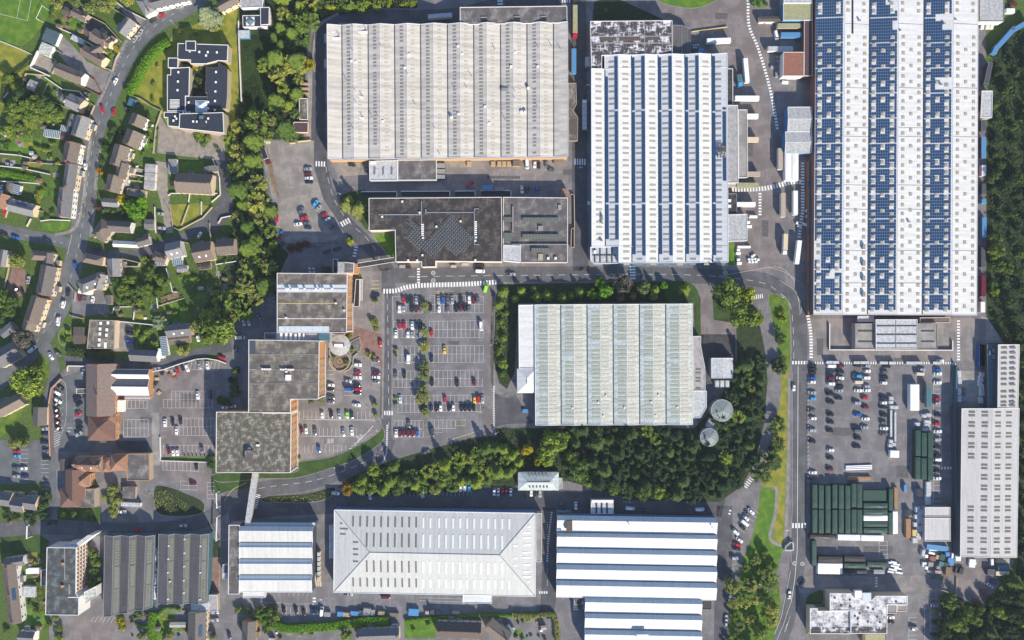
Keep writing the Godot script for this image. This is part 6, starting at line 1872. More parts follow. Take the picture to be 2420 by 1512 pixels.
func east_sheds() -> void:
	at(3,2)
	var a:=hall("east_shed","tall narrow grey shed with paired rooflights by the east wood",[2172,236,2376,236,2362,836,2166,832],8.2,0.6,"z",[[0,0.8],[1,0]],"clad_dark","roof_east_shed","roof_east_shed","trim_white",false)
	var l1:=[]
	for q in [265,313,362,412,464,513,562,612,680,730,779,812]:
		for x in [2232,2314]:
			var p:=W2(x-(q-265)*0.01,q,8.6)
			l1.append(Transform3D(Basis(),Vector3(p.x,8.75,p.y)))
	pc(a.node,"rooflight",bm(Vector3(3.1,0.14,1.0)),"rooflight",l1)
	var w:=bk("lower_wall_strip","dark navy wall strip with ducts on the west side of the tall narrow shed","annexe",[2074,236,2168,236,2160,836,2084,836],5.0,"clad_dark","clad_teal","trim_grey",0.12)
	for q in [[2136,290],[2136,350],[2100,316]]: fx(w,"duct","steel",q[0]-8,q[1]-20,q[0]+8,q[1]+20,5.0,0.7)
	var b:=hall("east_shed","wide grey shed with four columns of paired rooflights by the east wood",[1832,840,2372,836,2350,2246,1818,2238],8.0,1.1,"z",[[0,0],[0.52,1],[1,0.1]],"clad_dark","roof_east_shed","roof_east_shed")
	var l2:=[]
	for k in 14:
		for d in [0.0,33.0]:
			var y: float=874+k*99.6+d
			for c in 4:
				if c==0 and k>4 and k<9: continue
				var x: float=[1930,2049,2173,2280][c]-(y-874)*0.011
				var u: float=(x-1826)/536.0
				var p:=W2(x,y,8.6)
				l2.append(Transform3D(b.xf(clampf(u,0,1),0.5).basis,Vector3(p.x,b.y_at(u)+0.08,p.y)))
	pc(b.node,"rooflight",bm(Vector3(3.2,0.14,1.0)),"rooflight",l2)
	bk("side_strip","blue grey lower strip along the west wall of the wide east shed","annexe",[1768,832,1826,832,1812,2240,1790,2240],4.6,"clad_dark","clad_dark","clad_teal",0.15)
	wl("yard_fence","long teal yard fence between the east car park and the sheds",[1765,430,1752,790,1742,1480],2.4,0.5,"clad_teal")
	cr("shipping_container","dark blue shipping container at the north end of the sheds' yard","container",2030,338,202,62,90,2.7,"clad_dark","clad_dark","",0.0) if mats.has("clad_dark") else null
	at(3,3)
	for q in [[1605,300,236,86,"smaller grey flat roofed store in the east yard"],[1605,468,240,220,"larger grey flat roofed store in the east yard"]]:
		bk("yard_store",q[4],"store",[q[0]-q[2]/2,q[1]-q[3]/2,q[0]+q[2]/2,q[1]-q[3]/2,q[0]+q[2]/2,q[1]+q[3]/2,q[0]-q[2]/2,q[1]+q[3]/2],4.8,"clad_grey","roof_east_shed","trim_white",0.12)
	var o:=bk("patched_office","office with a white patchwork flat roof, bottom right","office",[586,1072,820,1072,820,1118,978,1140,1024,1096,1322,1096,1320,1178,1126,1178,1126,1450,782,1450,782,1236,586,1236],7.4,"cream","felt_white","trim_white",0.3)
	fx(o,"dark_band","felt_black",790,1388,1120,1446,7.2,0.05)
	fx(o,"lift_head","trim_white",822,1046,888,1118,7.2,2.2)
	fx(o,"plant_deck","roof_blue_grey_and_shade",892,1066,976,1142,7.2,1.0)
	for q in [[632,1114],[778,1132],[694,1184],[780,1194],[948,1208],[996,1222],[868,1262],[824,1286],[852,1312],[946,1340],[1060,1344],[850,1366],[1212,1150],[1034,1296]]:
		fx(o,"roof_outlet","black",q[0]-8,q[1]-8,q[0]+8,q[1]+8,7.2,0.2)
	var o2:=bk("patched_wing","lower west wing with a grey and white patchwork roof, bottom right","annexe",[398,1214,470,1214,470,1238,776,1238,778,1454,398,1452],6.6,"cream","felt_white","trim_white",0.3)
	fx(o2,"dark_band","felt_black",404,1390,772,1446,6.4,0.05)
	bk("slate_porch","small grey metal roofed porch on the east side of the patchwork office","porch",[1128,1178,1218,1180,1214,1262,1128,1262],4.0,"cream","roof_slate_pale","trim_white",0.12)
	bk("slatted_store","small slatted beige store by the patchwork office","store",[1224,1184,1314,1182,1312,1240,1222,1242],3.2,"stone","concrete","trim_white",0.12)
	bk("olive_store","olive flat roof cut by the bottom edge below the patchwork office","annexe",[920,1458,1116,1458,1116,1580,920,1580],4.0,"cream","roof_olive","trim_grey",0.12)
	wl("gate_screen","small white walled gate shelter beside the estate road",[160,620,205,580,230,585,230,656,152,658,160,620],1.8,0.25,"white")
	wl("wide_entrance_wall","stone entrance wall south of the car park gate",[1632,1030,1748,1078,1776,1076,1776,920],1.0,0.4,"stone")
	at(0,3)
	var x3:=[[992,0.55],[1090,1],[1148,0],[1238,1],[1298,0],[1392,1],[1446,0]]
	var s1:=hall("old_works","old dark sheeted works of three saw-tooth bays with green glazing, western of the two",[992,522,1462,522,1438,1200,980,1290],6.0,2.3,"z",fr([[992,0.1],[1090,1],[1148,0],[1245,1],[1298,0],[1395,1],[1462,0]],992,1462),"clad_teal","roof_old_sheet","roof_old_sheet","trim_grey")
	var s2:=hall("old_works","old dark sheeted works of three saw-tooth bays with green glazing, eastern of the two",[1502,508,1976,508,1956,1160,1490,1160],6.4,2.3,"z",fr([[1502,0.1],[1610,1],[1655,0],[1760,1],[1805,0],[1910,1],[1976,0]],1502,1976),"clad_teal","roof_old_sheet","roof_old_sheet","trim_grey")
	for hq in [[s1,[[0.27,0.042],[0.595,0.045],[0.925,0.05]]],[s2,[[0.272,0.04],[0.59,0.04],[0.93,0.05]]]]:
		var hh: Hall=hq[0]
		for q in hq[1]:
			for k in [[0.05,0.37],[0.39,0.66],[0.68,0.8],[0.82,0.96]]:
				var n:=9
				for i in n:
					var v: float=lerpf(k[0],k[1],(i+0.5)/n)
					pt_("glazed_panel",bm(Vector3(2.3,0.1,1.3)),"rooflight_old",hh.node,hh.xf(q[0],v,0.08))
	for q in [[1600,618],[1595,742],[1592,870],[1610,955],[1750,555],[1748,686],[1745,812],[1742,945],[1900,620],[1898,870],[1592,1120],[1742,1062],[1895,1125]]: fit(s2.node,"roof_cowl",bm(Vector3(0.7,1.0,0.7),0.5),"trim_white",q[0],q[1],8.0)
	bk("valley_roof","stained black flat roof strip between the two old works","annexe",[1448,640,1500,640,1496,1140,1440,1140],4.6,"clad_grey","felt_black","trim_grey",0.1)
	var of:=bk("old_office","bowed four storey office with a dark roof and a white and orange east front","office",[442,636,720,640,716,1070,744,1110,742,1278,428,1274],12.0,"white","felt_slate","trim_white",0.3)
	var ea:=W2(735,600,12.0); var eb:=W2(742,1050,12.0)
	for f in 4:
		wr(of,W2(722,645,12.0),W2(718,1060,12.0),Vector2(1,0),1.8+f*2.9,1.2,1.4,11)
		pt_("orange_band",bm(Vector3(0.16,0.7,24.0)),"brick_orange",of,Transform3D(Basis(),Vector3(W2(721,850,12.0).x+0.04,0.7+f*2.9,W2(721,850,12.0).y)))
	for q in [[592,792],[586,1006]]: fx(of,"roof_stack","brick_orange",q[0]-12,q[1]-10,q[0]+12,q[1]+10,11.8,1.0)
	for q in [[606,642,614,940],[648,986,660,1080]]: fx(of,"roof_joint","trim_grey",q[0],q[1],q[2],q[3],11.8,0.15)
	fx(of,"roof_ridge","trim_white",640,1104,750,1112,11.8,0.2)
	bk("link_roof","pale green sloping link roof at the north end of the bowed office","annexe",[606,610,720,600,830,520,884,522,800,580,716,652,606,652],10.0,"white","roof_light_metal","trim_white",0.15)
	bk("link_roof","pale sage canopy roof at the south-east corner of the bowed office","annexe",[794,1060,908,1004,914,1096,800,1170],8.6,"white","roof_pale_green","trim_white",0.15)
	bk("stair_annexe","low brown flat roof on the west side of the bowed office","annexe",[386,850,444,846,432,1000,386,1000],4.0,"stone_dark","felt_grey","trim_white",0.15)
	bk("glass_canopy","grey glass roofed canopy at the south end of the eastern old works","canopy",[1810,1150,1980,1160,1972,1240,1808,1226],4.0,"clad_grey","roof_light_metal","trim_white",0.12)
	bk("concrete_block","small concrete flat roof beside the glass canopy","outbuilding",[1966,1086,2050,1086,2056,1240,1976,1244],4.0,"stone","felt_pale","trim_white",0.12)
	g("site_path","red_paving",8,[1994,738,2076,738,2064,1070,1978,1030])
	g("planted_bed","wood_floor",8,[1984,560,2080,560,2072,730,1984,730])
func village() -> void:
	at(0,0)
	var o:=ho("house","small brown roofed house at the top of the playing field",740,132,150,82,25,4.6,"stone","roof_brown")
	sd_("dark roofed shed joined to the house by the playing field",634,108,80,76,25,2.8,"stone_dark","roof_dark_brown")
	sd_("dark teal flat roofed garage near the playing field",480,345,140,125,22,3.0,"white","roof_teal","garage","garage",0.05)
	sd_("grey green roofed garage south of the teal one",430,468,118,110,22,3.0,"white","roof_pale_green","garage","garage",0.05)
	cr("storage_container","pale blue white storage container in the village yard","container",732,372,130,46,25,2.5,"roof_light_metal","roof_light_metal")
	o=ho("house","brown roofed house with a cream cross gable, upper one of two by the yard",928,352,160,122,30,5.0,"cream","roof_brown","ch2")
	wing(o,985,385,110,80,30,5.0,"cream","roof_brown")
	o=ho("house","brown roofed house with twin cream gables, lower one of two by the yard",868,520,230,105,30,5.0,"cream","roof_brown","ch2")
	wing(o,900,470,120,84,-30,5.0,"cream","roof_brown")
	o=ho("house","house with a brown roof and bright white gable facing the bend of the main road",648,690,270,118,22,5.0,"white","roof_brown","ch1")
	wl("yard_wall","white wall along the west side of the round paved yard",[372,492,300,645,470,720],2.0,0.5,"white")
	wl("yard_wall","curved stone wall of the round paved yard",[400,505,470,530,535,575,530,640,500,700],1.2,0.3,"stone")
	wl("garden_wall","terracotta brick wall of the pointed front garden by the road",[740,800,840,720,900,760,970,890,955,910,745,806],1.1,0.3,"brick_red")
	o=ho("house","grey slate roofed house with a flower garden, by the top of the main road",1182,244,165,118,-54,5.2,"cream","roof_slate_pale","ch1")
	o=ho("house","white house with hipped grey roofs at the top edge of the picture",1372,44,170,118,60,5.4,"white","roof_slate_pale","hip ch1")
	ho("terraced_house","long terrace with white fronts along the top of the main road",1590,-6,360,96,-14,5.2,"white","roof_slate","ch2")
	ho("house","brown roofed house cut by the top edge, east of the spruce",2150,20,200,96,-28,5.0,"cream","roof_brown","ch1")
	sd_("small pale wooden garden shed on the lawn west of the terrace",304,808,82,96,22,2.4,"timber","felt_pale")
	o=ho("house","grey slate house with a cream front, set back below the white gabled house",695,968,150,132,24,5.0,"cream","roof_slate_pale","ch1")
	sd_("grey lean-to behind the grey slate house",592,925,40,70,24,2.6,"white","roof_slate")
	ho("terraced_house","grey roofed terrace house with a cream front, northernmost on the main road",752,1194,200,138,108,5.2,"cream","roof_slate_pale","ch2")
	sd_("long narrow glazed lean-to behind the northern terrace house",668,1135,120,40,108,2.8,"white","roof_slate")
	ho("terraced_house","brown roofed terrace house with a white front on the main road",660,1440,200,150,102,5.4,"white","roof_brown","ch2")
	gz("white framed conservatory behind the terrace",492,1262,150,70,8,2.6)
	sd_("small red brick lean-to beside the white framed conservatory",610,1288,70,70,8,2.6,"brick_red","roof_maroon")
	gz("square white pyramid conservatory behind the terrace",602,1214,52,56,20,2.6)
	ho("house","brown roofed house with a white front, upper of two east of the main road",1292,1138,112,150,112,5.0,"white","roof_brown","ch1")
	ho("house","brown roofed house with a white front, lower of two east of the main road",1246,1308,150,170,112,5.0,"white","roof_brown","ch1")
	ho("terraced_house","brown roofed terrace house nearest the care home drive",1120,1470,200,150,106,5.0,"cream","roof_brown","ch1")
	cr("summer_house","small teal tarpaulin roofed summer house by the main road","shed",1244,965,70,74,20,2.4,"clad_teal","clad_teal")
	care_home()
	bk("white_workshop","grey and white flat roof cut by the top edge, left of the tree belt","workshop",[2266,-60,2480,-60,2480,66,2276,74],4.6,"white","felt_pale","trim_white",0.2)
	bk("navy_annexe","small navy flat roof with a pyramid rooflight, left of the tree belt","annexe",[2292,146,2530,142,2526,250,2296,254],4.0,"white","felt_navy","trim_white",0.2)
	var sk:=thing("pyramid_rooflight","glazed pyramid rooflight on the small navy roof","rooflight",W(2366,200,4.0))
	var pm:=MB.new(); pm.tube(Vector3.ZERO,Vector3(0,1.6,0),3.0,0.1,4)
	pt_("glazing",pm.mesh(),"glass_blue",sk); pt_("kerb",bm(Vector3(4.6,0.4,4.6)),"trim_white",sk)
	cr("blue_kiosk","pale blue flat roofed kiosk below the navy roof","kiosk",2302,320,72,108,90,2.6,"clad_blue","roof_light_metal")
	bk("white_workshop","black flat roof with a white gable end by the tree belt","annexe",[2460,70,2545,66,2542,228,2462,236],4.6,"white","felt_navy","trim_white",0.2)
	wl("boundary_wall","long pale boundary wall between the care home lawn and the dark lawn",[2262,210,2270,500,2290,960],1.5,0.4,"stone","trim_white")
	wl("garden_wall","stone wall along the south edge of the care home lawn",[1250,910,1340,940,1440,1010,1530,1052,1480,1200,1455,1450],1.3,0.35,"stone")
	wl("field_wall","pale path wall between the playing field and the meadow",[-40,375,0,388,200,468,330,530],0.5,0.3,"trim_white")
	var go:=thing("football_goal","white football goal frame at the corner of the playing field","goal")
	var gm:=MB.new()
	var gp:=[W(422,68),W(366,190),W(470,104),W(415,214)]
	for i in 4: gp[i].y=0.0
	var u:=Vector3(0,2.44,0)
	gm.tube(gp[0]+u,gp[1]+u,0.12,0.12,6)
	gm.tube(gp[0],gp[0]+u,0.12,0.12,6); gm.tube(gp[1],gp[1]+u,0.12,0.12,6)
	pt_("posts",gm.mesh(),"trim_white",go)
	var gs:=MB.new()
	gs.tube(gp[0]+u,gp[2],0.08,0.08,5); gs.tube(gp[1]+u,gp[3],0.08,0.08,5)
	pt_("net_stays",gs.mesh(),"trim_white",go)
	walls00()
	# ---- sheet below: the terrace,the junction and the lane
	at(0,1)
	ho("terraced_house","grey brown terrace house with cream and tan fronts, middle of the row on the main road",652,150,230,120,98,5.4,"cream","roof_slate","ch2")
	ho("terraced_house","white fronted end terrace house with a row of windows above the junction",602,400,280,140,96,5.6,"white","roof_slate","ch3")
	ho("house","cream bungalow with a solar strip and round patio by the side road",195,450,250,120,14,4.4,"cream","roof_slate_pale","sol")
	ho("house","cream cottage with a yellow gable at the left edge above the side road",0,385,140,120,108,4.8,"cream","roof_clay","ch1")
	gz("white glass roofed garden room behind the cream bungalow",148,278,84,76,102,2.5,"garden_room","glass_blue")
	sd_("brown shed beside the white glass roofed garden room",90,260,90,66,102,2.6,"timber","roof_brown")
	ho("terraced_house","brown roofed terrace house with cream rear, second of three by the garages",1140,100,150,110,104,5.0,"cream","roof_brown","ch1")
	ho("terraced_house","brown roofed terrace house with navy west slope, third of three by the garages",1066,224,160,150,104,5.0,"cream","roof_brown","ch1")
	for i in 3:
		sd_("%s grey roofed garage of three in the row behind the brown terrace" % NTH[i],1420-i*4,78+i*82,100,78,4,2.6,"white","felt_pale","garage","garage",0.08)
	gz("white barred pergola behind the brown terrace",1184,216,60,54,0,2.4,"pergola","felt_pale")
	bk("lane_garage","brown roofed garage with a bowed west end above the junction gardens","garage",[1200,270,1376,292,1364,356,1200,330],2.8,"stone","felt_mossy","stone",0.15)
	ho("cottage","low grey roofed cottage north of the red leaved hedge",1035,402,150,80,4,3.2,"white","roof_slate_pale","")
	ho("house","long brown roofed house with a dark north slope, beside the allotment lawn",1830,220,340,190,3,5.4,"cream","roof_brown","ch2")
	sd_("grey flat roofed shed at the head of the garden lane",1630,60,80,136,0,2.8,"white","roof_slate_pale","garage","garage",0.05)
	sd_("pointed slate roofed store beside the long brown house",1985,90,60,130,80,3.0,"stone","roof_slate","garage","garage")
	o=ho("house","brown hipped house with a white east gable at the junction",960,668,180,150,124,5.2,"stone","roof_brown","hip ch1")
	wing(o,1125,630,210,104,4,5.2,"white","roof_brown")
	ho("cottage","low white roofed cottage along the bend of the lane",1178,796,235,60,3,3.4,"white","roof_white","")
	ho("cottage","brown roofed cottage with a white gable at the bend of the lane",1345,768,120,84,-14,3.8,"white","roof_brown","ch1")
	sd_("slate roofed shed in the dark yard west of the garden lane",1410,610,86,96,3,2.8,"stone","roof_slate")
	o=ho("house","brown hipped house with a cream gable west of the main road junction",385,905,200,90,4,5.2,"cream","roof_brown","hip")
	wing(o,445,940,120,96,95,5.2,"cream","roof_brown")
	ho("terraced_house","brown roofed terrace block with cream fronts and small gables, upper of two below the junction",425,1140,280,150,101,5.2,"cream","roof_brown","ch1")
	ho("terraced_house","brown roofed terrace block with cream fronts, lower of two below the junction",320,1420,250,150,108,5.2,"cream","roof_brown","ch1")
	o=ho("house","small cream house with a hipped brown roof on the east side of the junction",870,940,190,90,12,5.0,"cream","roof_brown","hip")
	ho("house","grey roofed house with a white chimney stack and cream front, east of the junction",1066,1020,170,120,88,5.4,"cream","roof_slate_pale","ch1")
	wl("yard_wall","pale wall of the long yard behind the grey house",[1160,935,1330,975,1320,1010,1200,1010],2.2,0.4,"stone")
	o=ho("house","two-tone slate house with hipped wings above the forecourt",850,1160,240,130,-22,5.4,"cream","roof_slate","hip ch1 sky")
	wing(o,930,1150,150,100,105,5.4,"cream","roof_slate_pale")
	sd_("white flat roofed porch below the two-tone slate house",800,1246,120,50,8,2.8,"white","roof_white")
	ho("house","slate and white house with a bay window beside the lower lane",1640,850,150,150,-14,5.2,"white","roof_slate_pale","ch1 sky")
	ho("house","brown roofed house with a cream hip west of the slate and white house",1500,920,130,90,20,4.8,"cream","roof_brown","hip ch1")
	gz("white barred verandah below the cream hipped house",1518,978,100,44,-8,2.6,"verandah","glass_blue")
	gz("white framed octagon conservatory behind the slate and white house",1676,958,90,76,-10,2.8)
	sd_("grey roofed outbuilding at the foot of the octagon conservatory",1720,1030,100,60,-6,2.6,"white","roof_slate_pale")
	ho("house","brown roofed house with a navy north slope beside the walled gardens",1912,868,180,180,-10,5.2,"cream","roof_brown","sky")
	sd_("stone walled square terrace roof behind the navy sloped house",1930,1005,120,60,-8,2.6,"stone","felt_charcoal")
	ho("house","brown patchy roofed house nearest the tree belt",2128,820,170,150,-4,4.8,"stone","roof_brown","")
	sd_("narrow grey roofed store behind the cream front house",1025,1325,90,50,84,2.8,"stone","felt_grey")
	cr("water_tank","round dark water butt ring in the yard east of the slate house","tank",1046,1174,40,40,0,1.0,"trim_white","black")
	ho("cottage","pale stone cottage with a wide yard wall at the left edge below the side road",16,930,160,70,100,4.2,"cream","roof_slate_pale","")
	sd_("brown flower bed edging planter in the walled garden",1610,1306,170,70,-18,0.5,"timber","dirt","raised_bed","raised bed",0.02)
	walls01()
	# ---- third sheet: the health centre,school and station buildings
	at(0,2)
	ho("terraced_house","brown roofed terrace end with a cream front at the red paved bend",270,40,120,130,110,5.0,"cream","roof_brown","")
	o=ho("house","slate house with a wide bay roof at the left edge by the white van",60,330,230,170,-30,5.0,"cream","roof_slate","ch1")
	sd_("dark roofed outbuilding on the bank above the white van",70,100,150,90,-40,3.0,"stone","roof_slate")
	var hc:=bk("health_centre","grey brown flat roofed centre dotted with white rooflights","building",[848,2,1086,8,1076,274,820,272],5.6,"cream","felt_mossy","stone",0.25)
	for q in [[952,34],[1020,30],[946,88],[1010,96],[1006,146],[944,134],[940,190],[936,240],[996,228],[996,254]]: fit(hc,"rooflight",bm(Vector3(1.2,0.35,1.7)),"rooflight_white",q[0],q[1],5.6)
	wl("yard_wall","white coped wall along the north of the health centre yard",[1086,12,1240,26,1460,50],1.4,0.3,"stone","trim_white")
	sd_("dark felt garage west of the health centre",740,150,90,160,0,2.8,"stone_dark","roof_dark_brown","garage","garage",0.1)
	ho("house","house with navy roof and long stone extension, beside the big broadleaf tree",1680,100,230,120,-6,5.0,"cream","roof_slate","sky")
	sd_("low brown roofed extension in front of the navy roofed house",1690,180,200,100,-6,3.0,"stone","roof_brown")
	gz("long white greenhouse by the crowded back garden",1550,250,180,64,82,2.4,"greenhouse","glass_blue")
	cr("caravan","white touring caravan in the back garden beside the greenhouse","caravan",1520,318,96,52,86,2.4,"white","white")
	ho("cottage","white gabled cottage with a navy north slope on the lower lane",1350,342,260,110,3,4.2,"white","roof_slate","")
	o=ho("brick_hall","long brick building with a maroon west slope and clay east gables",945,570,300,280,90,6.0,"brick_orange","roof_pink_brown","ch2",0.55)
	wing(o,940,800,220,270,90,6.0,"brick_orange","roof_pink_brown",false,0.55)
	o=ho("brick_hall","lower brick building with crossed clay hips, south of the long one",950,1020,250,260,90,6.0,"brick_orange","roof_red_tile","hip",0.5)
	wing(o,970,950,230,110,-14,6.0,"brick_orange","roof_clay",true,0.5)
	hall("workshop_hall","two bay workshop with cream south slopes and slate north slopes behind the brick building",[1074,468,1414,472,1408,718,1064,714],5.4,2.0,"x",[[0,0],[0.19,1],[0.365,0],[0.66,1],[1,0]],"brick_orange","roof_slate","roof_white")
	bk("brick_porch","small brown flat porch on the west side of the long brick building","porch",[720,654,826,652,824,696,720,698],3.0,"brick_red","felt_mossy","trim_white",0.15)
	sd_("narrow cream lean-to roof along the south wall of the two bay workshop",1300,735,240,34,0,3.2,"brick_orange","felt_pale")
	wl("boundary_wall","long red brick boundary wall topped with fence between the two car parks",[590,560,500,650,476,800,478,1000,490,1280],1.8,0.5,"brick_red","stone")
	wl("boundary_wall","pale wall around the corner bays north of the brick building",[650,486,650,436,860,440],1.4,0.4,"stone","trim_white")
	wl("boundary_wall","pale coped wall curving along the north of the station yard",[1450,490,1560,470,1700,420,1860,374,1960,366,2070,384,2140,412],1.3,0.35,"stone","trim_white")
	wl("boundary_wall","white wall along the west side of the station yard's lower bays",[1518,1110,1522,1330,2000,1346],1.1,0.35,"trim_white")
	ho("cottage","small cottage with a brown roof and bright cream front beside the brick wall",366,915,170,130,92,3.6,"cream","roof_brown","")
	ho("house","brown roofed house with long cream walls at the left edge by the verge",80,810,260,130,-28,5.0,"cream","roof_brown","")
	ho("cottage","brown hipped porch roof behind the brown roofed house at the left edge",150,735,130,60,-22,3.4,"cream","roof_clay","hip")
	o=ho("villa","large brown tiled villa with twin hipped bays and rooflights, west part of the block",820,1370,250,130,2,6.4,"stone","roof_red_tile","ch2 sky",0.7)
	wing(o,752,1370,140,120,90,6.4,"stone","roof_clay",true,0.7)
	wing(o,890,1370,140,120,90,6.4,"stone","roof_clay",true,0.7)
	wing(o,1110,1355,150,150,90,6.6,"brick_orange","roof_clay",true,0.7)
	wing(o,995,1380,130,80,90,5.0,"cream","roof_clay",true,0.5)
	bk("villa_annexe","grey flat roofed annexe with plant at the east end of the villa","annexe",[1196,1270,1408,1268,1412,1520,1200,1520],5.0,"stone","felt_grey","brick_orange",0.25)
	o=ho("villa","maroon tiled villa wing with a hipped south end, below the twin bays",700,1560,280,180,90,6.0,"stone","roof_red_tile","",0.6)
	wing(o,770,1525,120,130,90,6.4,"brick_orange","roof_clay",true,0.6)
	sd_("dark outhouse with a brown ridge west of the villa",605,1370,110,80,90,3.0,"stone_dark","roof_dark_brown")
	at(0,3)
	bk("villa_wing","flat brown roofed wing on the south of the maroon villa","annexe",[752,86,896,84,896,254,752,256],5.0,"stone","felt_mossy","stone",0.2)
	o=ho("villa","maroon hipped roof of the villa's south-west corner",655,170,180,190,90,5.4,"stone","roof_red_tile","hip",0.5)
	for i in 3:
		ho("small_house","%s of three small dark roofed cream houses in a staggered row, left edge" % ["western","middle","eastern"][i],[40,160,282][i],[185,240,220][i],118,132,8,5.0,"cream","roof_slate","")
	sd_("pale bike shelter with a white frame by the lower yard",1235,232,180,36,3,2.4,"trim_white","roof_light_metal","bike_shelter","shelter",0.05)
	sd_("small grey walled bin store with ivy on its posts",1218,120,110,120,92,2.6,"stone","felt_grey","bin_store","store",0.05)
	ho("terraced_house","long brown terrace with white fronts down the lower left edge",100,1080,560,130,84,5.4,"white","roof_brown","ch3 sol")
	ho("house","grey roofed house north of the long brown terrace",120,780,190,90,-8,4.6,"white","roof_slate","")
	gz("glass roofed garden room below the bowed office's west side",308,862,122,46,-2,2.5,"garden_room","rooflight_white")
	cr("garden_shelter","pale blue garden shelter beside the long terrace's lawns","shelter",272,1056,100,110,92,2.4,"roof_light_metal","roof_light_metal")
	ho("house","dark roofed house cut by the bottom edge, left",240,1490,150,100,4,4.8,"white","roof_slate","")
	o=ho("terraced_house","brown roofed terrace with solar panels on its west slope, bottom left",1855,1420,330,170,91,5.2,"cream","roof_brown","ch1 sol")
	ho("house","red brick house with a brown roof at the bottom edge beside the hedges",2345,1440,200,130,92,5.0,"brick_orange","roof_brown","ch1")
	sd_("small pale garden shed in the gardens beside the solar terrace",1680,1368,150,50,0,2.2,"timber","felt_pale")
	at(1,3)
	ho("terraced_house","dark roofed terrace with a pale south slope at the bottom edge, west of the square lawn",1150,1470,400,120,-2,5.0,"cream","roof_slate","ch2")
	ho("terraced_house","brown and slate terrace at the bottom edge, east of the square lawn",1920,1424,410,150,2,5.0,"cream","roof_dark_brown","ch2")
	ho("house","brown roofed house set on the diagonal at the bottom edge",2290,1440,230,130,38,5.0,"stone","roof_brown","ch1")
	gz("white glass roofed garden room at the corner of the diagonal house",2390,1430,80,90,38,2.5,"garden_room","glass_blue")
	gz("blue white glazed porch behind the bottom terrace",1312,1392,66,40,-2,2.5,"glazed_porch","glass_blue")
	gz("white dormer like conservatory behind the brown and slate terrace",1910,1340,54,50,10,2.5)
func care_home() -> void:
	at(0,0)
	var o:=thing("care_home","navy flat roofed care home built round a planted courtyard","building")
	bk("north_wing","","",[1680,408,2156,424,2148,576,2062,572,1950,602,1800,602,1800,566,1706,562,1676,560],6.4,"stone","felt_navy","trim_white",0.3,o)
	bk("roof_tower","","",[1755,386,1848,386,1848,478,1755,474],8.4,"clad_dark","felt_navy","trim_white",0.25,o)
	bk("west_stub","","",[1588,546,1682,546,1680,642,1588,638],7.0,"stone","felt_navy","trim_white",0.25,o)
	bk("west_wing","","",[1612,644,1792,634,1786,908,1752,908,1752,1048,1580,1048,1580,932,1580,706,1612,706],6.2,"stone","felt_navy","trim_white",0.25,o)
	bk("east_wing","","",[1946,640,2062,640,2062,580,2150,650,2144,912,2134,1026,1960,1026,1960,876,1940,876,1940,772,1946,772],6.3,"stone","felt_navy","trim_white",0.25,o)
	bk("south_link","","",[1756,912,1958,912,1958,1072,1756,1068],5.8,"stone","felt_navy","trim_grey",0.12,o)
	bk("south_wing","","",[1550,1058,1694,1060,1694,1200,1586,1190,1584,1110,1550,1110],6.0,"stone","felt_navy","trim_white",0.25,o)
	var s:=bk("south_block","","",[1698,1074,2108,1062,2116,1256,1692,1212],9.0,"stone","felt_navy","trim_white",0.25,o)
	for f in 2: wr(o,W2(1700,1212,9.0),W2(2110,1250,9.0),Vector2(0,1),1.8+f*3.2,1.3,1.3,9)
	fx(o,"roof_hut","felt_navy",1876,1130,1936,1188,8.8,1.8)
	for q in [[1884,490],[1964,492],[2050,494],[1948,524],[1794,484],[1686,682],[1682,770],[1678,852],[2042,680],[2040,776],[2036,864],[2032,954],[2030,1040],[1784,968],[1734,1064],[1762,1064],[1790,1064],[1655,1100],[1670,1122],[1640,1140],[1968,964],[1968,1024]]:
		fit(o,"rooflight_dome",bm(Vector3(0.9,0.4,1.1)),"rooflight_white",q[0],q[1],6.5)
	for q in [[1826,1148],[1862,1150],[1946,1152],[1968,1120]]: fit(o,"rooflight_dome",bm(Vector3(0.9,0.4,1.1)),"rooflight_white",q[0],q[1],9.2)
	var pm:=MB.new(); pm.tube(Vector3.ZERO,Vector3(0,1.8,0),4.6,0.1,4)
	var py:=pt_("glazed_pyramid",pm.mesh(),"roof_blue_grey_and_shade",o,Transform3D(Basis(Vector3.UP,PI/4),W(1903,1004,6.0)))
	pt_("pyramid_kerb",bm(Vector3(6.4,0.4,6.4)),"trim_white",o,Transform3D(Basis(),W(1903,1004,5.9)))
	for i in 7: fx(o,"canopy_slat","trim_white",1604,938+i*13,1696,945+i*13,6.3,0.15)
	fx(o,"stair_lantern","glass_blue",1882,1092,1922,1128,9.0,1.4)
	g("courtyard_floor","wood_floor",9,[1790,600,1950,600,1950,920,1756,920])
func walls00() -> void:
	at(0,0)
	var i:=0
	var list:=[[620,45,810,135,1000,230,1150,395],[560,270,700,330,860,420,990,500],[220,810,250,700,440,716],[440,740,600,850,760,870,800,920],[455,800,400,930,590,1000],[600,1010,740,1068],[780,1090,850,1118,900,1000,870,985],[980,640,1070,672,1100,560,1135,500,1110,430],[1030,60,1180,150,1330,250],[480,440,600,515],[1090,10,1200,100,1380,190],[0,1455,180,1470,330,1505],[20,960,90,880]]
	list.sort_custom(func(a,b): return a[1]<b[1])
	for q in list:
		wl("garden_wall","stone garden wall, %s from the north in the upper gardens of the village" % nth(i),q,1.2,0.3,"stone","trim_white" if i % 3==0 else "")
		i+=1
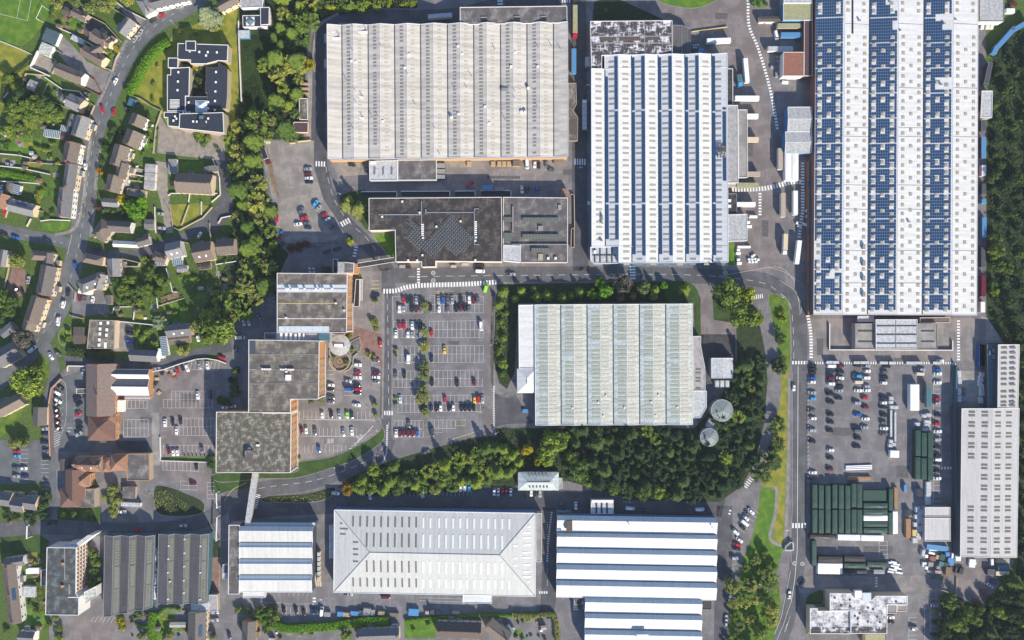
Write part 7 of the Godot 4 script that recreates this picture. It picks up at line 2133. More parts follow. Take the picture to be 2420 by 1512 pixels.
func walls01() -> void:
	at(0,1)
	var i:=0
	var list:=[[0,60,200,80,480,140],[0,205,220,215,380,230],[240,20,480,40,620,50],[340,330,350,470,410,490],[395,580,480,568,670,576],[60,545,80,480],[265,630,300,560],[1220,60,1370,100],[1210,130,1370,160],[1210,190,1360,210],[1150,250,1370,290,1360,350],[1600,340,1620,320,1770,320,2060,320],[1610,420,1640,640,1700,665,1920,550,2010,450],[1720,620,1790,430],[1800,320,1790,400],[1910,400,1910,520],[1470,450,1480,690],[1560,400,1640,560],[1985,600,1998,760,2040,960,2110,1280],[1580,1030,1640,1250,1680,1250],[2020,0,2080,160,2090,330,2010,400],[1490,1310,1500,1400],[1510,1380,1740,1310],[660,1180,720,1250,710,1340],[90,1020,50,1210],[1070,1450,1090,1390,1280,1390,1270,1510],[2070,600,2100,550,2200,530],[670,1470,790,1500],[2050,990,2240,960],[1790,790,1700,770]]
	list.sort_custom(func(a,b): return a[1]<b[1])
	for q in list:
		wl("garden_wall","pale garden wall, %s from the north in the gardens about the junction" % nth(i),q,1.2,0.3,"stone","trim_white" if i % 2==0 else "")
		i+=1
func gardens(place: String,pts: Array,n: int,sd: int) -> void:
	var poly:=PackedVector2Array()
	for i in range(0,pts.size(),2): poly.append(Vector2(pts[i],pts[i+1]))
	var lo:=poly[0]; var hi:=poly[0]
	for p in poly: lo=lo.min(p); hi=hi.max(p)
	var r:=RandomNumberGenerator.new(); r.seed=sd
	var got:=[]
	for t in 900:
		var p:=Vector2(r.randf_range(lo.x,hi.x),r.randf_range(lo.y,hi.y))
		if got.size()>=n or not Geometry2D.is_point_in_polygon(p,poly): continue
		var ok:=true
		for q in got: if p.distance_to(q)<8.5: ok=false
		if ok: got.append(p)
	got.sort_custom(func(a,b): return a.x<b.x)
	var k:=[0,0,0]
	var bush:=["leaf_mid","leaf_bright","leaf_olive","leaf_dark","leaf_lime","leaf_brown"]
	for i in got.size():
		var p: Vector2=got[i]
		var a:=r.randf_range(-10,20)
		match r.randi() % 7:
			0:
				sd_("%s small garden shed from west %s" % [nth(k[0]),place],p.x,p.y,r.randf_range(9,14),r.randf_range(7,10),a,2.2,"timber",["felt_pale","felt_grey","roof_brown","roof_light_metal"][r.randi() % 4]); k[0]+=1
			1:
				cr("garden_box","%s garden box from west %s" % [nth(k[1]),place],"box",p.x,p.y,r.randf_range(4,9),r.randf_range(4,6),a,r.randf_range(0.5,1.2),["white","trim_grey","clad_teal","timber","trampoline"][r.randi() % 5]); k[1]+=1
			2: g("garden_patio",["gravel","concrete","pavement","red_paving"][r.randi() % 4],7,[p.x-7,p.y-5,p.x+6,p.y-6,p.x+7,p.y+5,p.x-6,p.y+6])
			3: g("garden_lawn",["lawn","grass","grass_dry"][r.randi() % 3],6,[p.x-13,p.y-6,p.x+12,p.y-7,p.x+13,p.y+6,p.x-12,p.y+7])
			_:
				var m:=r.randi() % 6
				tree_at("bush",bush[m],p.x,p.y,r.randf_range(4,9),"%s %s garden bush from west %s" % [nth(k[2]),["green","bright green","olive","dark","lime","brown"][m],place],"garden bushes "+place); k[2]+=1
func greenery() -> void:
	map_sheet()
	ug("undergrowth",[742,-30,1000,-30,985,20,900,17,830,28,770,38,742,50],"leaf_olive",2.2,1.6,0.55)
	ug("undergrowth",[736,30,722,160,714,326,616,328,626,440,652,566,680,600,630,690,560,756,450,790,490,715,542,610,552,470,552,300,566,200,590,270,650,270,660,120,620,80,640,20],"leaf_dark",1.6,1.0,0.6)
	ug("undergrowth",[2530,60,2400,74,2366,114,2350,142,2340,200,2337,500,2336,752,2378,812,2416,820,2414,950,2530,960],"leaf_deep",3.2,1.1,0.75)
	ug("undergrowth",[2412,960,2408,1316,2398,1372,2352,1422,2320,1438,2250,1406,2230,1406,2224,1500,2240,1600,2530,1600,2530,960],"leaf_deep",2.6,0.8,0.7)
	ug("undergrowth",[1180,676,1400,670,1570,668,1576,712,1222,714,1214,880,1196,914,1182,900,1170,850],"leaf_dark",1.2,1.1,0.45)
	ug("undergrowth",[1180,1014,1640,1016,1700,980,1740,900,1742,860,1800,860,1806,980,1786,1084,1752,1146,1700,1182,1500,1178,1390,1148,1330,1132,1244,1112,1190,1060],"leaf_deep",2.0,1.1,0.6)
	ug("undergrowth",[940,1124,1010,1092,1120,1060,1180,1052,1250,1074,1320,1130,1224,1116,1222,1148,1000,1166,850,1168,806,1152],"leaf_dark",1.6,1.1,0.5)
	ug("shrubbery",[624,1178,720,1170,782,1156,774,1176,728,1186,650,1187],"leaf_olive",1.3,2.0,0.4)
	ug("shrubbery",[340,1165,395,1158,430,1180,450,1196,430,1206,400,1210,366,1196],"leaf_olive",2.0,2.0,0.45)
	ug("shrubbery",[190,1285,236,1300,240,1380,212,1386,212,1320],"leaf_mid",2.2,2.0,0.45)
	ug("shrubbery",[996,700,1010,690,1012,1020,1000,1024],"leaf_olive",0.8,2.2,0.35)
	ug("shrubbery",[678,585,770,568,800,570,796,580,720,588,676,604],"leaf_purple",1.2,2.0,0.4)
	ug("shrubbery",[1170,700,1196,690,1200,780,1186,860,1170,850],"leaf_olive",1.4,1.6,0.45)
	ug("shrubbery",[218,440,270,492,292,500,300,520,225,520],"leaf_purple",1.4,1.4,0.4)
	ug("ivy",[268,640,400,660,440,700,450,720,400,720,360,730,268,720],"leaf_mid",1.8,1.2,0.5)
	ug("bramble",[1722,1370,1745,1330,1846,1360,1838,1480,1800,1560,1716,1560],"leaf_mid",1.6,0.9,0.5)
	ug("rough_grass",[560,30,600,30,590,90,640,100,650,250,590,270,566,210],"leaf_dark",0.7,0.9,0.4)
	ug("garden_plants",[0,210,50,200,110,250,130,300,90,330,0,320],"leaf_mid",1.5,1.0,0.5)
	ug("garden_plants",[450,560,560,520,620,600,600,690,500,700,440,640],"leaf_dark",1.2,0.8,0.5)
	ug("garden_plants",[230,340,262,340,262,480,228,480],"leaf_dark",1.5,1.0,0.5)
	at(0,0)
	he("broad bright green hedge curving between the main road and the care home lawn",[1210,890,1270,800,1330,680,1420,545,1500,460,1600,395],5.6,3.2,"leaf_bright")
	he("loose light green hedge at the corner of the playing field",[500,175,520,100,560,20,600,-30],3.6,2.6,"leaf_mid")
	he("low hedge along the west end of the meadow wall",[20,970,60,760,230,620,330,530],1.8,1.6,"leaf_dark")
	at(0,1)
	he("long bright hedge between two back gardens west of the terrace",[0,120,120,145,250,170,370,195],4.2,1.6,"leaf_bright")
	he("bright hedge bulging beside the garden wall north of the cream bungalow",[372,290,365,350,345,420],2.4,1.8,"leaf_lime")
	at(0,2)
	he("dark clipped hedge block between the lower lane and the health centre",[640,300,760,315,900,330,1060,345],6.0,2.4,"leaf_dark")
	at(1,3)
	he("long bright ivy hedge along the south edge of the service road",[160,1360,300,1400,500,1390,700,1380,900,1350,1050,1330,1250,1330],5.5,3.0,"leaf_bright")
	he("hedge along the top of the bottom gardens, east part",[1410,1330,1560,1310,1700,1300,1860,1290,2020,1280,2150,1275,2420,1278],1.8,1.8,"leaf_bright")
	at(0,3)
	he("tall ivy hedge in the gardens south of the eastern old works",[1450,1250,1440,1340,1440,1520],5.0,2.6,"leaf_bright")
	he("low bright hedge running west to east in the same gardens as the tall ivy hedge",[1290,1360,1400,1380,1560,1215,1700,1225],1.8,1.8,"leaf_bright")
	he("garden hedge between the long brown terrace and the bowed office",[370,960,390,1100,400,1260],3.4,2.2,"leaf_mid")
	at(2,3)
	he("hedge round the corner gardens at the bottom edge by the access road",[0,1275,200,1280,380,1270,420,1380,430,1520],3.0,2.4,"leaf_olive")
	at(1,1)
	he("planted hedge beside the northern office car bays",[1085,1515,1130,1520,1140,1620],2.6,1.2,"leaf_olive")
	map_sheet()
	gardens("behind the terrace on the main road",[4,332,112,332,146,352,138,500,100,518,88,440,10,396],34,81)
	gardens("behind the brown terrace by the garages",[302,388,340,388,334,444,298,440],14,82)
	gardens("in the dark walled gardens under the tree belt",[432,640,540,644,590,690,540,704,462,700,432,660],20,83)
	gardens("in the gardens beside the junction forecourt",[268,724,440,730,440,756,384,752,320,760,270,744],16,84)
	gardens("in the gardens by the long brown terrace",[52,1312,92,1312,104,1500,62,1500],18,85)
	gardens("in the gardens west of the solar terrace",[308,1450,438,1444,438,1508,310,1508],20,86)
	gardens("in the bottom gardens by the ivy hedge",[640,1490,738,1486,738,1512,640,1512],9,87)
	gardens("in the bottom gardens beside the access road",[1206,1460,1300,1456,1304,1512,1206,1512],18,88)
	gardens("at the top of the village",[140,26,202,48,196,76,138,70],9,89)
	gardens("in the plots west of the grey slate house",[56,176,112,180,150,228,108,240,60,222],13,90)
	gardens("in the plots beside the care home car park",[344,270,364,264,362,350,336,350],11,91)
	gardens("in the long lawn copse",[6,280,130,290,132,326,6,322],16,92)
	gardens("by the small cream houses",[20,1160,120,1160,118,1240,10,1236],10,93)
	# ---- single trees of the village
	at(0,0)
	ts("conifer","leaf_blue","big pale blue green spruce","on the care home lawn by the top of the main road","west","1962 145 112")
	ts("bush","leaf_yellow","bright yellow bush","on the care home lawn","west","2048 274 46,1845 310 30,1708 306 28,1848 640 34")
	ts("bush","leaf_yellow","yellow bush","in the front garden with the rock pond","west","1100 462 40")
	ts("bush","leaf_mid","rounded green bush","in the front garden with the rock pond","west","1016 480 48,1060 520 30,960 580 30")
	ts("bush","leaf_dark","dark courtyard shrub","inside the care home","north","1820 700 40,1900 640 40,1880 760 46,1836 830 42,1920 840 36,1800 880 40,1870 900 38,1750 590 38,2000 580 38,2090 610 46")
	ts("round","leaf_olive","yellow green tree","along the top edge west of the main road","west","540 30 66,720 20 70,860 30 110,980 50 80,1060 20 60,1200 10 60")
	ts("round","leaf_mid","garden tree","in the copse west of the white gabled house","north","70 745 70,150 830 60,215 875 60,160 960 90,130 1050 80,250 1000 95,360 960 90,340 1060 105,450 1000 100,440 1090 80,560 1100 60,280 1140 70,60 1230 70,180 1200 50")
	ts("conifer","leaf_dark","dark fir","in the copse west of the white gabled house","north","210 900 70,110 1130 66")
	ts("bush","leaf_mid","garden shrub","on the long lawn above the junction terraces","west","440 1420 40,500 1360 34,60 1380 46,360 1400 36,470 1480 36,30 1300 50")
	ts("bush","leaf_olive","lawn shrub","east of the bright green hedge","north","1485 620 26,1452 800 30,1442 940 26")
	ts("bush","leaf_dark","dark shrub","between the main road and the two brown roofed houses","north","1080 1240 60,1060 1320 50,1000 1400 46,950 1360 30,1140 1250 36")
	ts("bush","leaf_mid","small shrub","in the care home car park's island","north","1900 1290 70,1960 1310 60,1930 1360 40,1870 1320 40,2050 1400 26")
	ts("bush","leaf_mid","garden bush","behind the two brown roofed houses","north","1400 1180 40,1380 1290 44,1400 1340 36,1340 1440 40,1490 1220 16,1470 1310 18")
	at(0,1)
	ts("bush","leaf_orange","orange tinted bush","by the main road opposite the terrace","west","945 105 44")
	ts("bush","leaf_purple","red leaved bush","at the west end of the dark hedge","west","930 450 50")
	ts("bush","leaf_yellow","yellow green bush","next to the low grey cottage","west","1160 380 64")
	ts("round","leaf_bright","bright green tree","in the garden beside the low grey cottage","west","1230 440 80,1300 480 90,1330 400 70,1250 520 50")
	ts("bush","leaf_dark","dark shrub","in the shaded garden above the junction","west","1000 480 50,1060 470 50,1120 480 46,960 20 40,1160 520 40")
	ts("round","leaf_olive","olive domed tree","beside the red paved drive","west","155 960 92")
	ts("bush","leaf_lime","lime bush","beside the red paved drive","west","205 870 34,530 1090 24,380 1500 30")
	ts("round","leaf_mid","leafy tree","in the lower left corner gardens below the red paved drive","north","40 1270 60,100 1340 70,60 1420 70,20 1350 60,110 1450 56")
	ts("round","leaf_mid","orchard tree","in the big back garden behind the slate house","west","1100 1150 60,1150 1230 80,1190 1140 56,1240 1130 56,1300 1170 40,1330 1230 70,1260 1260 60,1400 1120 50,1420 1220 66,1480 1260 60,1540 1160 70,1500 1100 50,1150 1340 60,1240 1350 50,1320 1340 40,1420 1060 60")
	ts("bush","leaf_yellow","yellow bush","in the big back garden behind the slate house","west","1310 1168 24,1066 1140 20")
	ts("round","leaf_olive","olive tree","over the long yard wall behind the grey house","west","1360 950 50,1440 1010 46")
	ts("bush","leaf_mid","flower bush","in the walled gardens below the navy sloped house","west","1830 1120 40,1700 1100 36,1760 1060 30,1950 1100 36,2050 1180 30,2130 960 30,2180 690 40,1740 1400 46")
	at(0,2)
	ts("round","leaf_brown","brown leaved tree","beside the lower bend of the main road","west","205 180 112")
	ts("round","leaf_mid","large spreading tree","on the green by the brick boundary wall","west","240 590 185")
	ts("round","leaf_olive","olive tree","at the head of the left hand car park","west","130 1170 64,215 1170 62")
	ts("bush","leaf_mid","roadside bush","on the kerbed verge at the bend","north","640 110 44,600 210 40,650 180 36")
	ts("bush","leaf_yellow","yellow bush","on the kerbed verge at the bend","north","640 170 22")
	ts("spread","leaf_blue","grey green spreading tree","beside the big conifer garden","west","1500 30 70")
	ts("bush","leaf_mid","bush","in the crowded garden by the greenhouse","west","1350 170 50,1400 110 50,1460 230 50,1300 110 40,1350 240 40")
	ts("round","leaf_olive","golden olive tree","below the navy roofed house","west","1730 300 72")
	ts("round","leaf_mid","very large yellow green tree","overhanging the western edge of the office car park","west","2040 90 190")
	ts("round","leaf_olive","yellow green tree","beside the very large one by the office car park","west","1860 70 80,1960 200 70")
	ts("bush","leaf_dark","dark shrub","between the station yard and the office block","north","2230 480 60,2200 560 50,2210 620 60,2220 700 56,2100 760 60,2150 780 56,2000 1380 50,2010 1310 40")
	ts("bush","leaf_dark","dark bush","at the foot of the field by the left hand car park","west","20 -10 60,90 40 40")
	at(0,3)
	ts("round","leaf_dark","garden tree","between the small cream houses and the road","west","60 330 50,150 340 46,280 330 60,360 290 56,420 240 60,440 150 60,400 330 56,300 400 40")
	ts("bush","leaf_lime","ivy clad bush","around the villa yard","west","890 60 40,1000 170 40,1170 80 36,1270 80 26")
	ts("round","leaf_olive","olive tree","in the triangle of trees east of the villa","north","1060 90 70,1090 180 66,1060 260 60,1080 320 46")
	ts("bush","leaf_mid","bush","in the lawn south of the villa","west","600 330 50,700 320 56,830 320 50,880 380 30")
	ts("round","leaf_mid","tree","in the strip between the bowed office and the western old works","north","880 700 54,900 780 56,880 860 56,905 930 54,880 970 50")
	ts("bush","leaf_yellow","golden bush","by the workshop yard at the bottom left","west","1150 1350 74")
	ts("bush","leaf_mid","garden bush","in the bottom left gardens","west","460 1360 50,560 1400 60,520 1300 50,350 1230 40,330 1460 50,210 1460 30,70 1440 46,560 1480 50")
	ts("round","leaf_olive","light green tree","beside the solar terrace gardens","west","1300 1270 60,1340 1460 50,1600 1470 50,2020 1480 40")
	ts("bush","leaf_mid","bush","between the access road and the bottom hedges","west","2260 1220 50,2330 1240 60,2400 1300 50,2280 1360 40")
	at(1,3)
	ts("round","leaf_mid","leafy tree","at the west end of the long ivy hedge","west","40 1250 70,120 1240 70,170 1300 66,60 1330 60,100 1400 60,850 1460 60,960 1390 50")
	ts("bush","leaf_bright","topiary bush","on the square lawn at the bottom edge","west","1490 1425 28,1630 1360 26")
	# ---- trees of the works
	at(1,3)
	ts("round","leaf_orange","bright orange autumn tree","at the west end of the south belt","west","860 80 78")
	ts("round","leaf_mid","yellow green tree","next to the orange autumn tree","west","985 60 90")
	at(1,1)
	ts("conifer","leaf_olive","olive feathery tree","on the grass corner west of the L-shaped block","west","850 430 66,960 470 84,870 380 50")
	ts("bush","leaf_lime","lime round bush","at the entrance to the gravel car park","west","890 766 52")
	ts("bush","leaf_purple","bare purple shrub","along the south edge of the gravel car park","west","330 830 60,410 830 60,470 790 50")
	ts("bush","leaf_mid","small bush","in the narrow bed by the porch strip","north","976 1110 26,1124 1330 34")
	at(1,2)
	ts("spread","leaf_olive","small yellow green tree","down the middle bed of the central car park","north","1590 -130 40,1590 120 44,1590 260 52,1590 440 50,1590 520 60,1580 680 52,1570 750 66,1600 880 40")
	ts("bush","leaf_olive","low bush","along the west edge of the central car park","north","1324 280 24,1322 330 26,1324 740 24,1322 800 24")
	ts("bush","leaf_yellow","yellow bush","beside the rotunda","west","884 158 40")
	ts("bush","leaf_olive","planter bush","around the office forecourt","north","1110 30 46,1130 80 40,900 290 36,1060 330 36,1120 350 30,1120 800 46,1130 900 36,520 780 40,620 770 40,860 400 40,740 340 30,416 1310 22")
	at(1,3); map_sheet()
	var pines:=[["spread","leaf_olive","olive needled pine",0.3],["conifer","leaf_mid","mid green conifer",0.32],["spread","leaf_mid","tufted pine",0.32],["round","leaf_mid","rounded green tree",0.06]]
	wd_("in the north part of the long belt west of the weathered hall","north",[655,-10,735,-10,735,50,716,110,716,150,660,170,634,150,650,60],12,31,0.86,pines,51)
	wd_("in the middle of the long belt west of the weathered hall","north",[622,150,712,150,700,240,704,300,660,320,600,318,560,300,570,270,640,260],13,31,0.86,pines,52)
	wd_("in the southern middle of the long belt, beside the gravel car park","north",[545,300,612,320,622,410,640,500,642,570,580,570,550,500,540,400,530,340],13,31,0.86,pines,53)
	wd_("in the tail of the long belt above the offices","north",[570,570,650,580,640,640,620,690,560,750,500,760,470,740,540,690,570,640],12,28,0.86,pines,54)
	ts("round","leaf_yellow","yellow green round tree","on the belt's east edge by the ring road","north","731 154 17")
	ts("bush","leaf_lime","yellow bush","along the top edge of the ring road","west","745 20 12,780 18 13,800 16 11,840 18 12,870 12 11,920 8 11,950 12 10,975 10 12")
	ts("spread","leaf_mid","small pine","along the top edge of the ring road","west","760 12 15,820 10 17,855 14 15,890 10 13")
	ts("bush","leaf_yellow","yellow bush","on the grass triangle north of the streaked felt workshop","west","1430 25 8")
	ts("bush","leaf_bright","bright shrub","at the top of the east yard","west","1782 8 10,1796 10 10,1810 10 9")
	ts("conifer","leaf_mid","slim conifer","in the garden strip along the works road north of the pale hall","west","1190 690 13,1218 706 10,1232 688 12,1262 682 8,1270 702 13,1294 698 13,1332 704 13,1350 700 11,1372 690 13,1550 686 13,1620 686 14,1180 720 12")
	ts("round","leaf_bright","bright green tree","in the garden strip along the works road north of the pale hall","west","1418 668 16,1430 690 22,1398 695 15,1570 675 12")
	ts("round","leaf_brown","bare brown tree","in the garden strip along the works road north of the pale hall","west","1474 672 26,1468 705 13")
	ts("round","leaf_olive","olive yellow tree","in the garden strip along the works road north of the pale hall","west","1522 682 20,1545 700 13,1498 700 10")
	ts("bush","leaf_mid","bush","in the bed along the west side of the pale hall","north","1184 760 12,1190 800 14,1180 830 12,1192 860 16,1186 884 14,1196 740 12")
	ts("round","leaf_mid","very large broadleaf tree","at the corner of the works road and the estate lane","west","1728 690 42,1760 740 40")
	ts("round","leaf_lime","yellow green broadleaf tree","at the corner of the works road and the estate lane","west","1786 752 24,1768 700 26")
	ts("bush","leaf_lime","yellow bush","on the kerbed road island","north","1848 756 12,1842 740 9,1850 738 8")
	ts("spread","leaf_dark","dark tree","on the long verge between lane and works road","north","1846 800 14,1844 870 17,1836 860 13,1850 850 10,1838 1004 20,1842 1052 17,1830 1060 12,1816 1088 28,1800 1120 24,1834 1094 16")
	var dark:=[["conifer","leaf_deep","dark pointed fir",0.38],["conifer","leaf_dark","green pointed fir",0.22],["spread","leaf_deep","dark tufted conifer",0.24],["round","leaf_deep","dark broadleaf tree",0.1],["spread","leaf_mid","lighter green tree",0.06]]
	wd_("in the west third of the wood south of the pale hall","west",[1340,1015,1480,1014,1480,1165,1440,1160,1340,1136,1330,1080],9,23,0.74,dark,61)
	wd_("in the middle of the wood south of the pale hall","west",[1480,1014,1600,1014,1600,1178,1480,1170],9,22,0.74,dark,62)
	wd_("in the east third of the wood south of the pale hall","west",[1600,1020,1650,1030,1700,1000,1790,980,1784,1080,1750,1140,1700,1176,1600,1180],9,22,0.74,dark,63)
	wd_("in the strip east of the storage tanks","north",[1742,860,1800,850,1808,920,1796,984,1700,996,1730,930],9,22,0.74,dark,64)
	ts("round","leaf_mid","large lit tree","at the west end of the wood south of the pale hall","west","1300 1050 34,1322 1040 28,1290 1080 26,1370 1112 30,1352 1082 22,1520 1160 24,1556 1162 20")
	ts("round","leaf_yellow","yellow tree","at the west end of the wood south of the pale hall","west","1246 1064 16,1270 1090 13")
	wd_("in the belt between the car park and the south service yard","west",[1010,1098,1120,1068,1180,1058,1236,1082,1222,1112,1150,1142,1000,1160,940,1160,950,1126],12,19,0.64,[["conifer","leaf_mid","green conifer",0.5],["spread","leaf_mid","tufted green tree",0.3],["round","leaf_olive","olive tree",0.2]],65)
	wd_("at the west end of the belt behind the orange tree","west",[830,1140,880,1110,940,1100,940,1160,880,1168,850,1160],13,20,0.66,[["round","leaf_mid","green round tree",0.6],["conifer","leaf_mid","green conifer",0.4]],66)
	wd_("on the verge at the bottom of the works road","north",[1728,1380,1760,1330,1800,1300,1838,1330,1842,1420,1826,1480,1790,1540,1722,1540,1730,1450],12,29,0.95,[["spread","leaf_olive","lit pine",0.4],["round","leaf_mid","mid green tree",0.35],["round","leaf_olive","golden olive tree",0.25]],67)
	var deep:=[["bush","leaf_deep","deep green thicket",0.4],["bush","leaf_dark","dark green thicket",0.3],["round","leaf_dark","dark green tree",0.3]]
	wd_("in the north part of the east wood","north",[2370,120,2440,90,2440,420,2344,420,2346,200],12,30,0.95,deep,71)
	wd_("in the south part of the east wood","north",[2344,420,2440,420,2440,800,2380,800,2342,750],12,30,0.95,deep,72)
	ts("round","leaf_mid","lit green tree","on the edge of the east wood","north","2355 595 22,2362 628 18,2348 672 12,2384 632 18,2350 690 14")
	wd_("behind the sheds in the east wood's tail","north",[2416,820,2450,820,2450,1340,2412,1320],12,22,0.85,deep,73)
	wd_("in the bottom right corner wood","west",[2236,1412,2320,1440,2350,1420,2400,1370,2450,1380,2450,1540,2230,1540],15,26,0.66,[["round","leaf_deep","deep green tree",0.4],["round","leaf_mid","mid green tree",0.4],["conifer","leaf_dark","dark conifer",0.2]],74)
	ts("round","leaf_dark","leaning tree","beside the storage tanks","west","1706 958 14,1686 1022 13,1724 985 15,1712 1008 12")
	ts("bush","leaf_yellow","yellow bush","at the edge of the bottom right wood","west","2208 1446 8")
func parked() -> void:
	at(0,0)
	cs("on the main road at the top left","cars on the main road","north","1525 145 -14 hr,1445 190 -40 hk,1325 305 -60 ss,1275 365 -60 ss,1090 765 -65 hw,960 1025 78 sr,1072 1055 -80 hr,835 1210 105 sr,815 1280 105 sr,780 1420 100 hy,765 1495 95 uw")
	cs("outside the white terrace at the top","cars on the main road","west","1500 72 -14 hw,1542 66 -14 hs,1695 62 -14 ss")
	cs("in the walled drives west of the main road","cars in drives","north","835 1048 110 hk,820 885 20 hg,795 170 100 hr")
	cs("beside the brown roofed houses east of the main road","cars in drives","north","1190 1020 60 hk,1140 1262 80 hk")
	at(0,1)
	cs("on the main road beside the terrace","cars on the main road","north","765 5 90 hw,748 82 92 hb,806 58 92 hw,708 1000 95 hb,640 1255 105 hk,596 1365 105 uw,548 1510 110 hw")
	cs("on the side road west of the junction","cars on the main road","west","30 702 15 sk,140 732 15 sb")
	cs("in the lane and drives about the junction","cars in drives","west","85 42 20 ss,15 275 90 ss,36 490 95 hr,1515 508 4 hs,1525 645 4 us,1525 686 4 hk,1625 215 90 hk,1885 712 -62 hw,905 850 10 hk,1390 920 70 hk,2245 575 80 hm")
	cs("on the forecourt below the slate house","cars on the forecourt","west","752 1300 95 um,800 1310 100 hg,875 1320 -84 hw")
	cs("on the red paved drive","cars in drives","north","265 1135 -80 ss,150 1220 40 hk,210 1250 70 hk")
	at(0,2)
	cs("about the lower bend of the main road","cars on the main road","west","300 280 -42 vw,480 345 60 sw,545 320 40 sg,548 25 95 hw")
	cs("around the health centre and lower lane","cars in drives","west","1220 92 10 hk,1220 130 10 uk,1218 205 8 ub,1090 230 95 hk,1870 175 78 hw,2095 360 20 sr")
	cs("in the bays along the west of the station yard","cars at the station yard","west","1480 464 -5 ss,1675 485 80 hr,1720 450 70 hk,1768 455 75 uw,1885 432 84 ss,1960 432 84 sw")
	cs("in the middle bays of the station yard","cars at the station yard","west","1868 716 84 sw,1980 712 88 vd,1558 975 88 sw,1632 968 86 sk,1706 960 88 hk,1668 1048 92 sw")
	cs("in the lowest bays of the station yard","cars at the station yard","west","1592 1240 80 hm,1638 1256 88 hw,1676 1254 88 hw,1905 1225 88 hg,1855 1384 88 sk")
	cs("in the saw-tooth bays by the brick boundary wall","cars by the brick wall","north","568 640 40 sk,540 690 40 hw,545 765 40 uw,530 795 40 hk,530 855 40 hk,536 905 35 hm,540 970 35 hm,545 1026 35 hk")
	cs("in the island bays west of the long brick building","cars by the brick wall","north","785 495 -66 hs,728 755 -35 uk,746 800 -35 hk,740 892 -35 hr,744 985 -35 hk,748 1030 -35 hk,742 1082 -35 us")
	cs("in the left hand car park","cars in the left hand car park","north","420 1034 -4 hs,420 1080 -2 hk,418 1160 2 sk,432 1240 0 hg,436 1314 2 uk,152 1246 2 hr,158 1288 2 hc,148 1404 2 sg,222 1406 2 hw,148 1480 2 hs,228 1482 2 sn")
	cs("in the dark strip west of the middle office","cars by the offices","north","2302 25 76 hw,2350 25 76 hw,2268 170 -4 vw,2245 288 4 hg,2120 830 0 hw,2196 822 0 uw")
	at(0,3)
	cs("on the road north of the old works","cars on the works road","west","1155 300 3 sw,1305 476 3 sr,1728 430 2 us,1822 32 4 hm")
	cs("in the two bays beside the solar terrace","cars in drives","north","2028 1250 -4 us,2026 1322 -4 us,2165 1470 80 hn")
	at(1,0)
	at(1,1)
	cs("in the short row at the north end of the gravel car park","cars in the gravel car park","north","492 84 -4 ss,488 128 -4 hm,498 172 -4 sw,500 208 0 sk")
	cs("along the road edge of the gravel car park","cars in the gravel car park","north","560 412 -55 uc,590 452 -40 ss,645 526 -45 hr,672 566 -32 hp,720 624 -40 sg")
	cs("in the middle of the gravel car park","cars in the gravel car park","north","425 480 -60 ug,452 550 -20 ur,398 606 -8 sw,474 598 -6 hg,490 640 4 hn")
	cs("along the west edge of the gravel car park","cars in the gravel car park","north","190 456 88 hk,194 555 90 sr,218 688 -8 sb,208 730 -2 hr,238 802 -55 sk")
	cs("in the dark bays north of the northern office","cars by the offices","west","510 1038 88 hp,546 1038 88 hs,666 864 -14 sk,766 842 -10 sk")
	cs("in the strip west of the northern office","cars by the offices","north","172 1260 90 sk,166 1312 90 sg,24 1480 60 hg")
	cs("beside the porch strip","cars by the offices","north","1130 1280 0 sk")
	cs("on the yard south of the weathered hall","vehicles in the loading yard","west","906 48 10 hn,1046 100 86 hg,2018 226 -36 vr")
	cs("on the works road below the L-shaped block","vehicles on the works road","west","2118 1052 2 vw,2410 1082 2 ps,2116 1000 2 vk,2172 1212 -74 vl")
	cs("in the top row of the central car park's west half","cars in the central car park","west","1392 1320 88 hr,1432 1322 88 hk,1470 1322 88 sk,1515 1326 88 ss,1552 1328 88 sn")
	cs("in the second row of the central car park's west half","cars in the central car park","west","1356 1408 92 uw,1394 1404 92 hs,1472 1404 90 sk,1514 1412 90 hm,1556 1402 90 sg")
	cs("in the top row of the central car park's east half","cars in the central car park","west","1724 1325 88 ss,1768 1324 88 ub,1812 1322 88 sg,1855 1324 88 ss,1938 1322 88 sk,2016 1320 88 uw,2055 1322 90 um,2095 1320 88 sg")
	cs("in the second row of the central car park's east half","cars in the central car park","west","1650 1398 92 hk,1732 1404 92 sw,1812 1404 92 sg,1896 1402 92 uk,1938 1400 92 hm,1976 1398 90 hk,2012 1400 90 sg")
	at(1,2)
	cs("in the third row of the central car park's west half","cars in the central car park","west","1358 56 88 hr,1400 54 88 sr,1476 56 88 sw,1516 56 88 sn,1556 54 88 sk")
	cs("in the fourth row of the central car park's west half","cars in the central car park","west","1322 136 92 sw,1436 136 92 hw,1474 134 90 ss,1558 134 92 sw")
	cs("in the third and fourth rows of the central car park's east half","cars in the central car park","west","2126 60 88 vw,1658 126 90 hr")
	cs("in the fifth and sixth rows of the central car park's west half","cars in the central car park","west","1438 374 92 vw")
	cs("in the fifth and sixth rows of the central car park's east half","cars in the central car park","west","1782 284 88 sy,1658 364 90 sk")
	cs("in the seventh and eighth rows of the central car park","cars in the central car park","west","1320 520 88 sg,1402 518 88 sk,1664 592 90 sk,1902 596 90 sk,2062 590 90 hm")
	cs("in the ninth row of the central car park","cars in the central car park","west","1362 752 84 sp,1786 752 90 hr,2066 756 90 hy,2104 752 88 ur,2140 752 90 ss")
	cs("in the tenth row of the central car park","cars in the central car park","west","1560 832 90 hk,1656 834 90 hn,1706 832 90 sk,1746 832 90 hw,1826 832 92 hk,1866 830 90 hw,1944 830 90 sk,1982 830 90 sk,2022 830 90 uk,2062 832 90 hk")
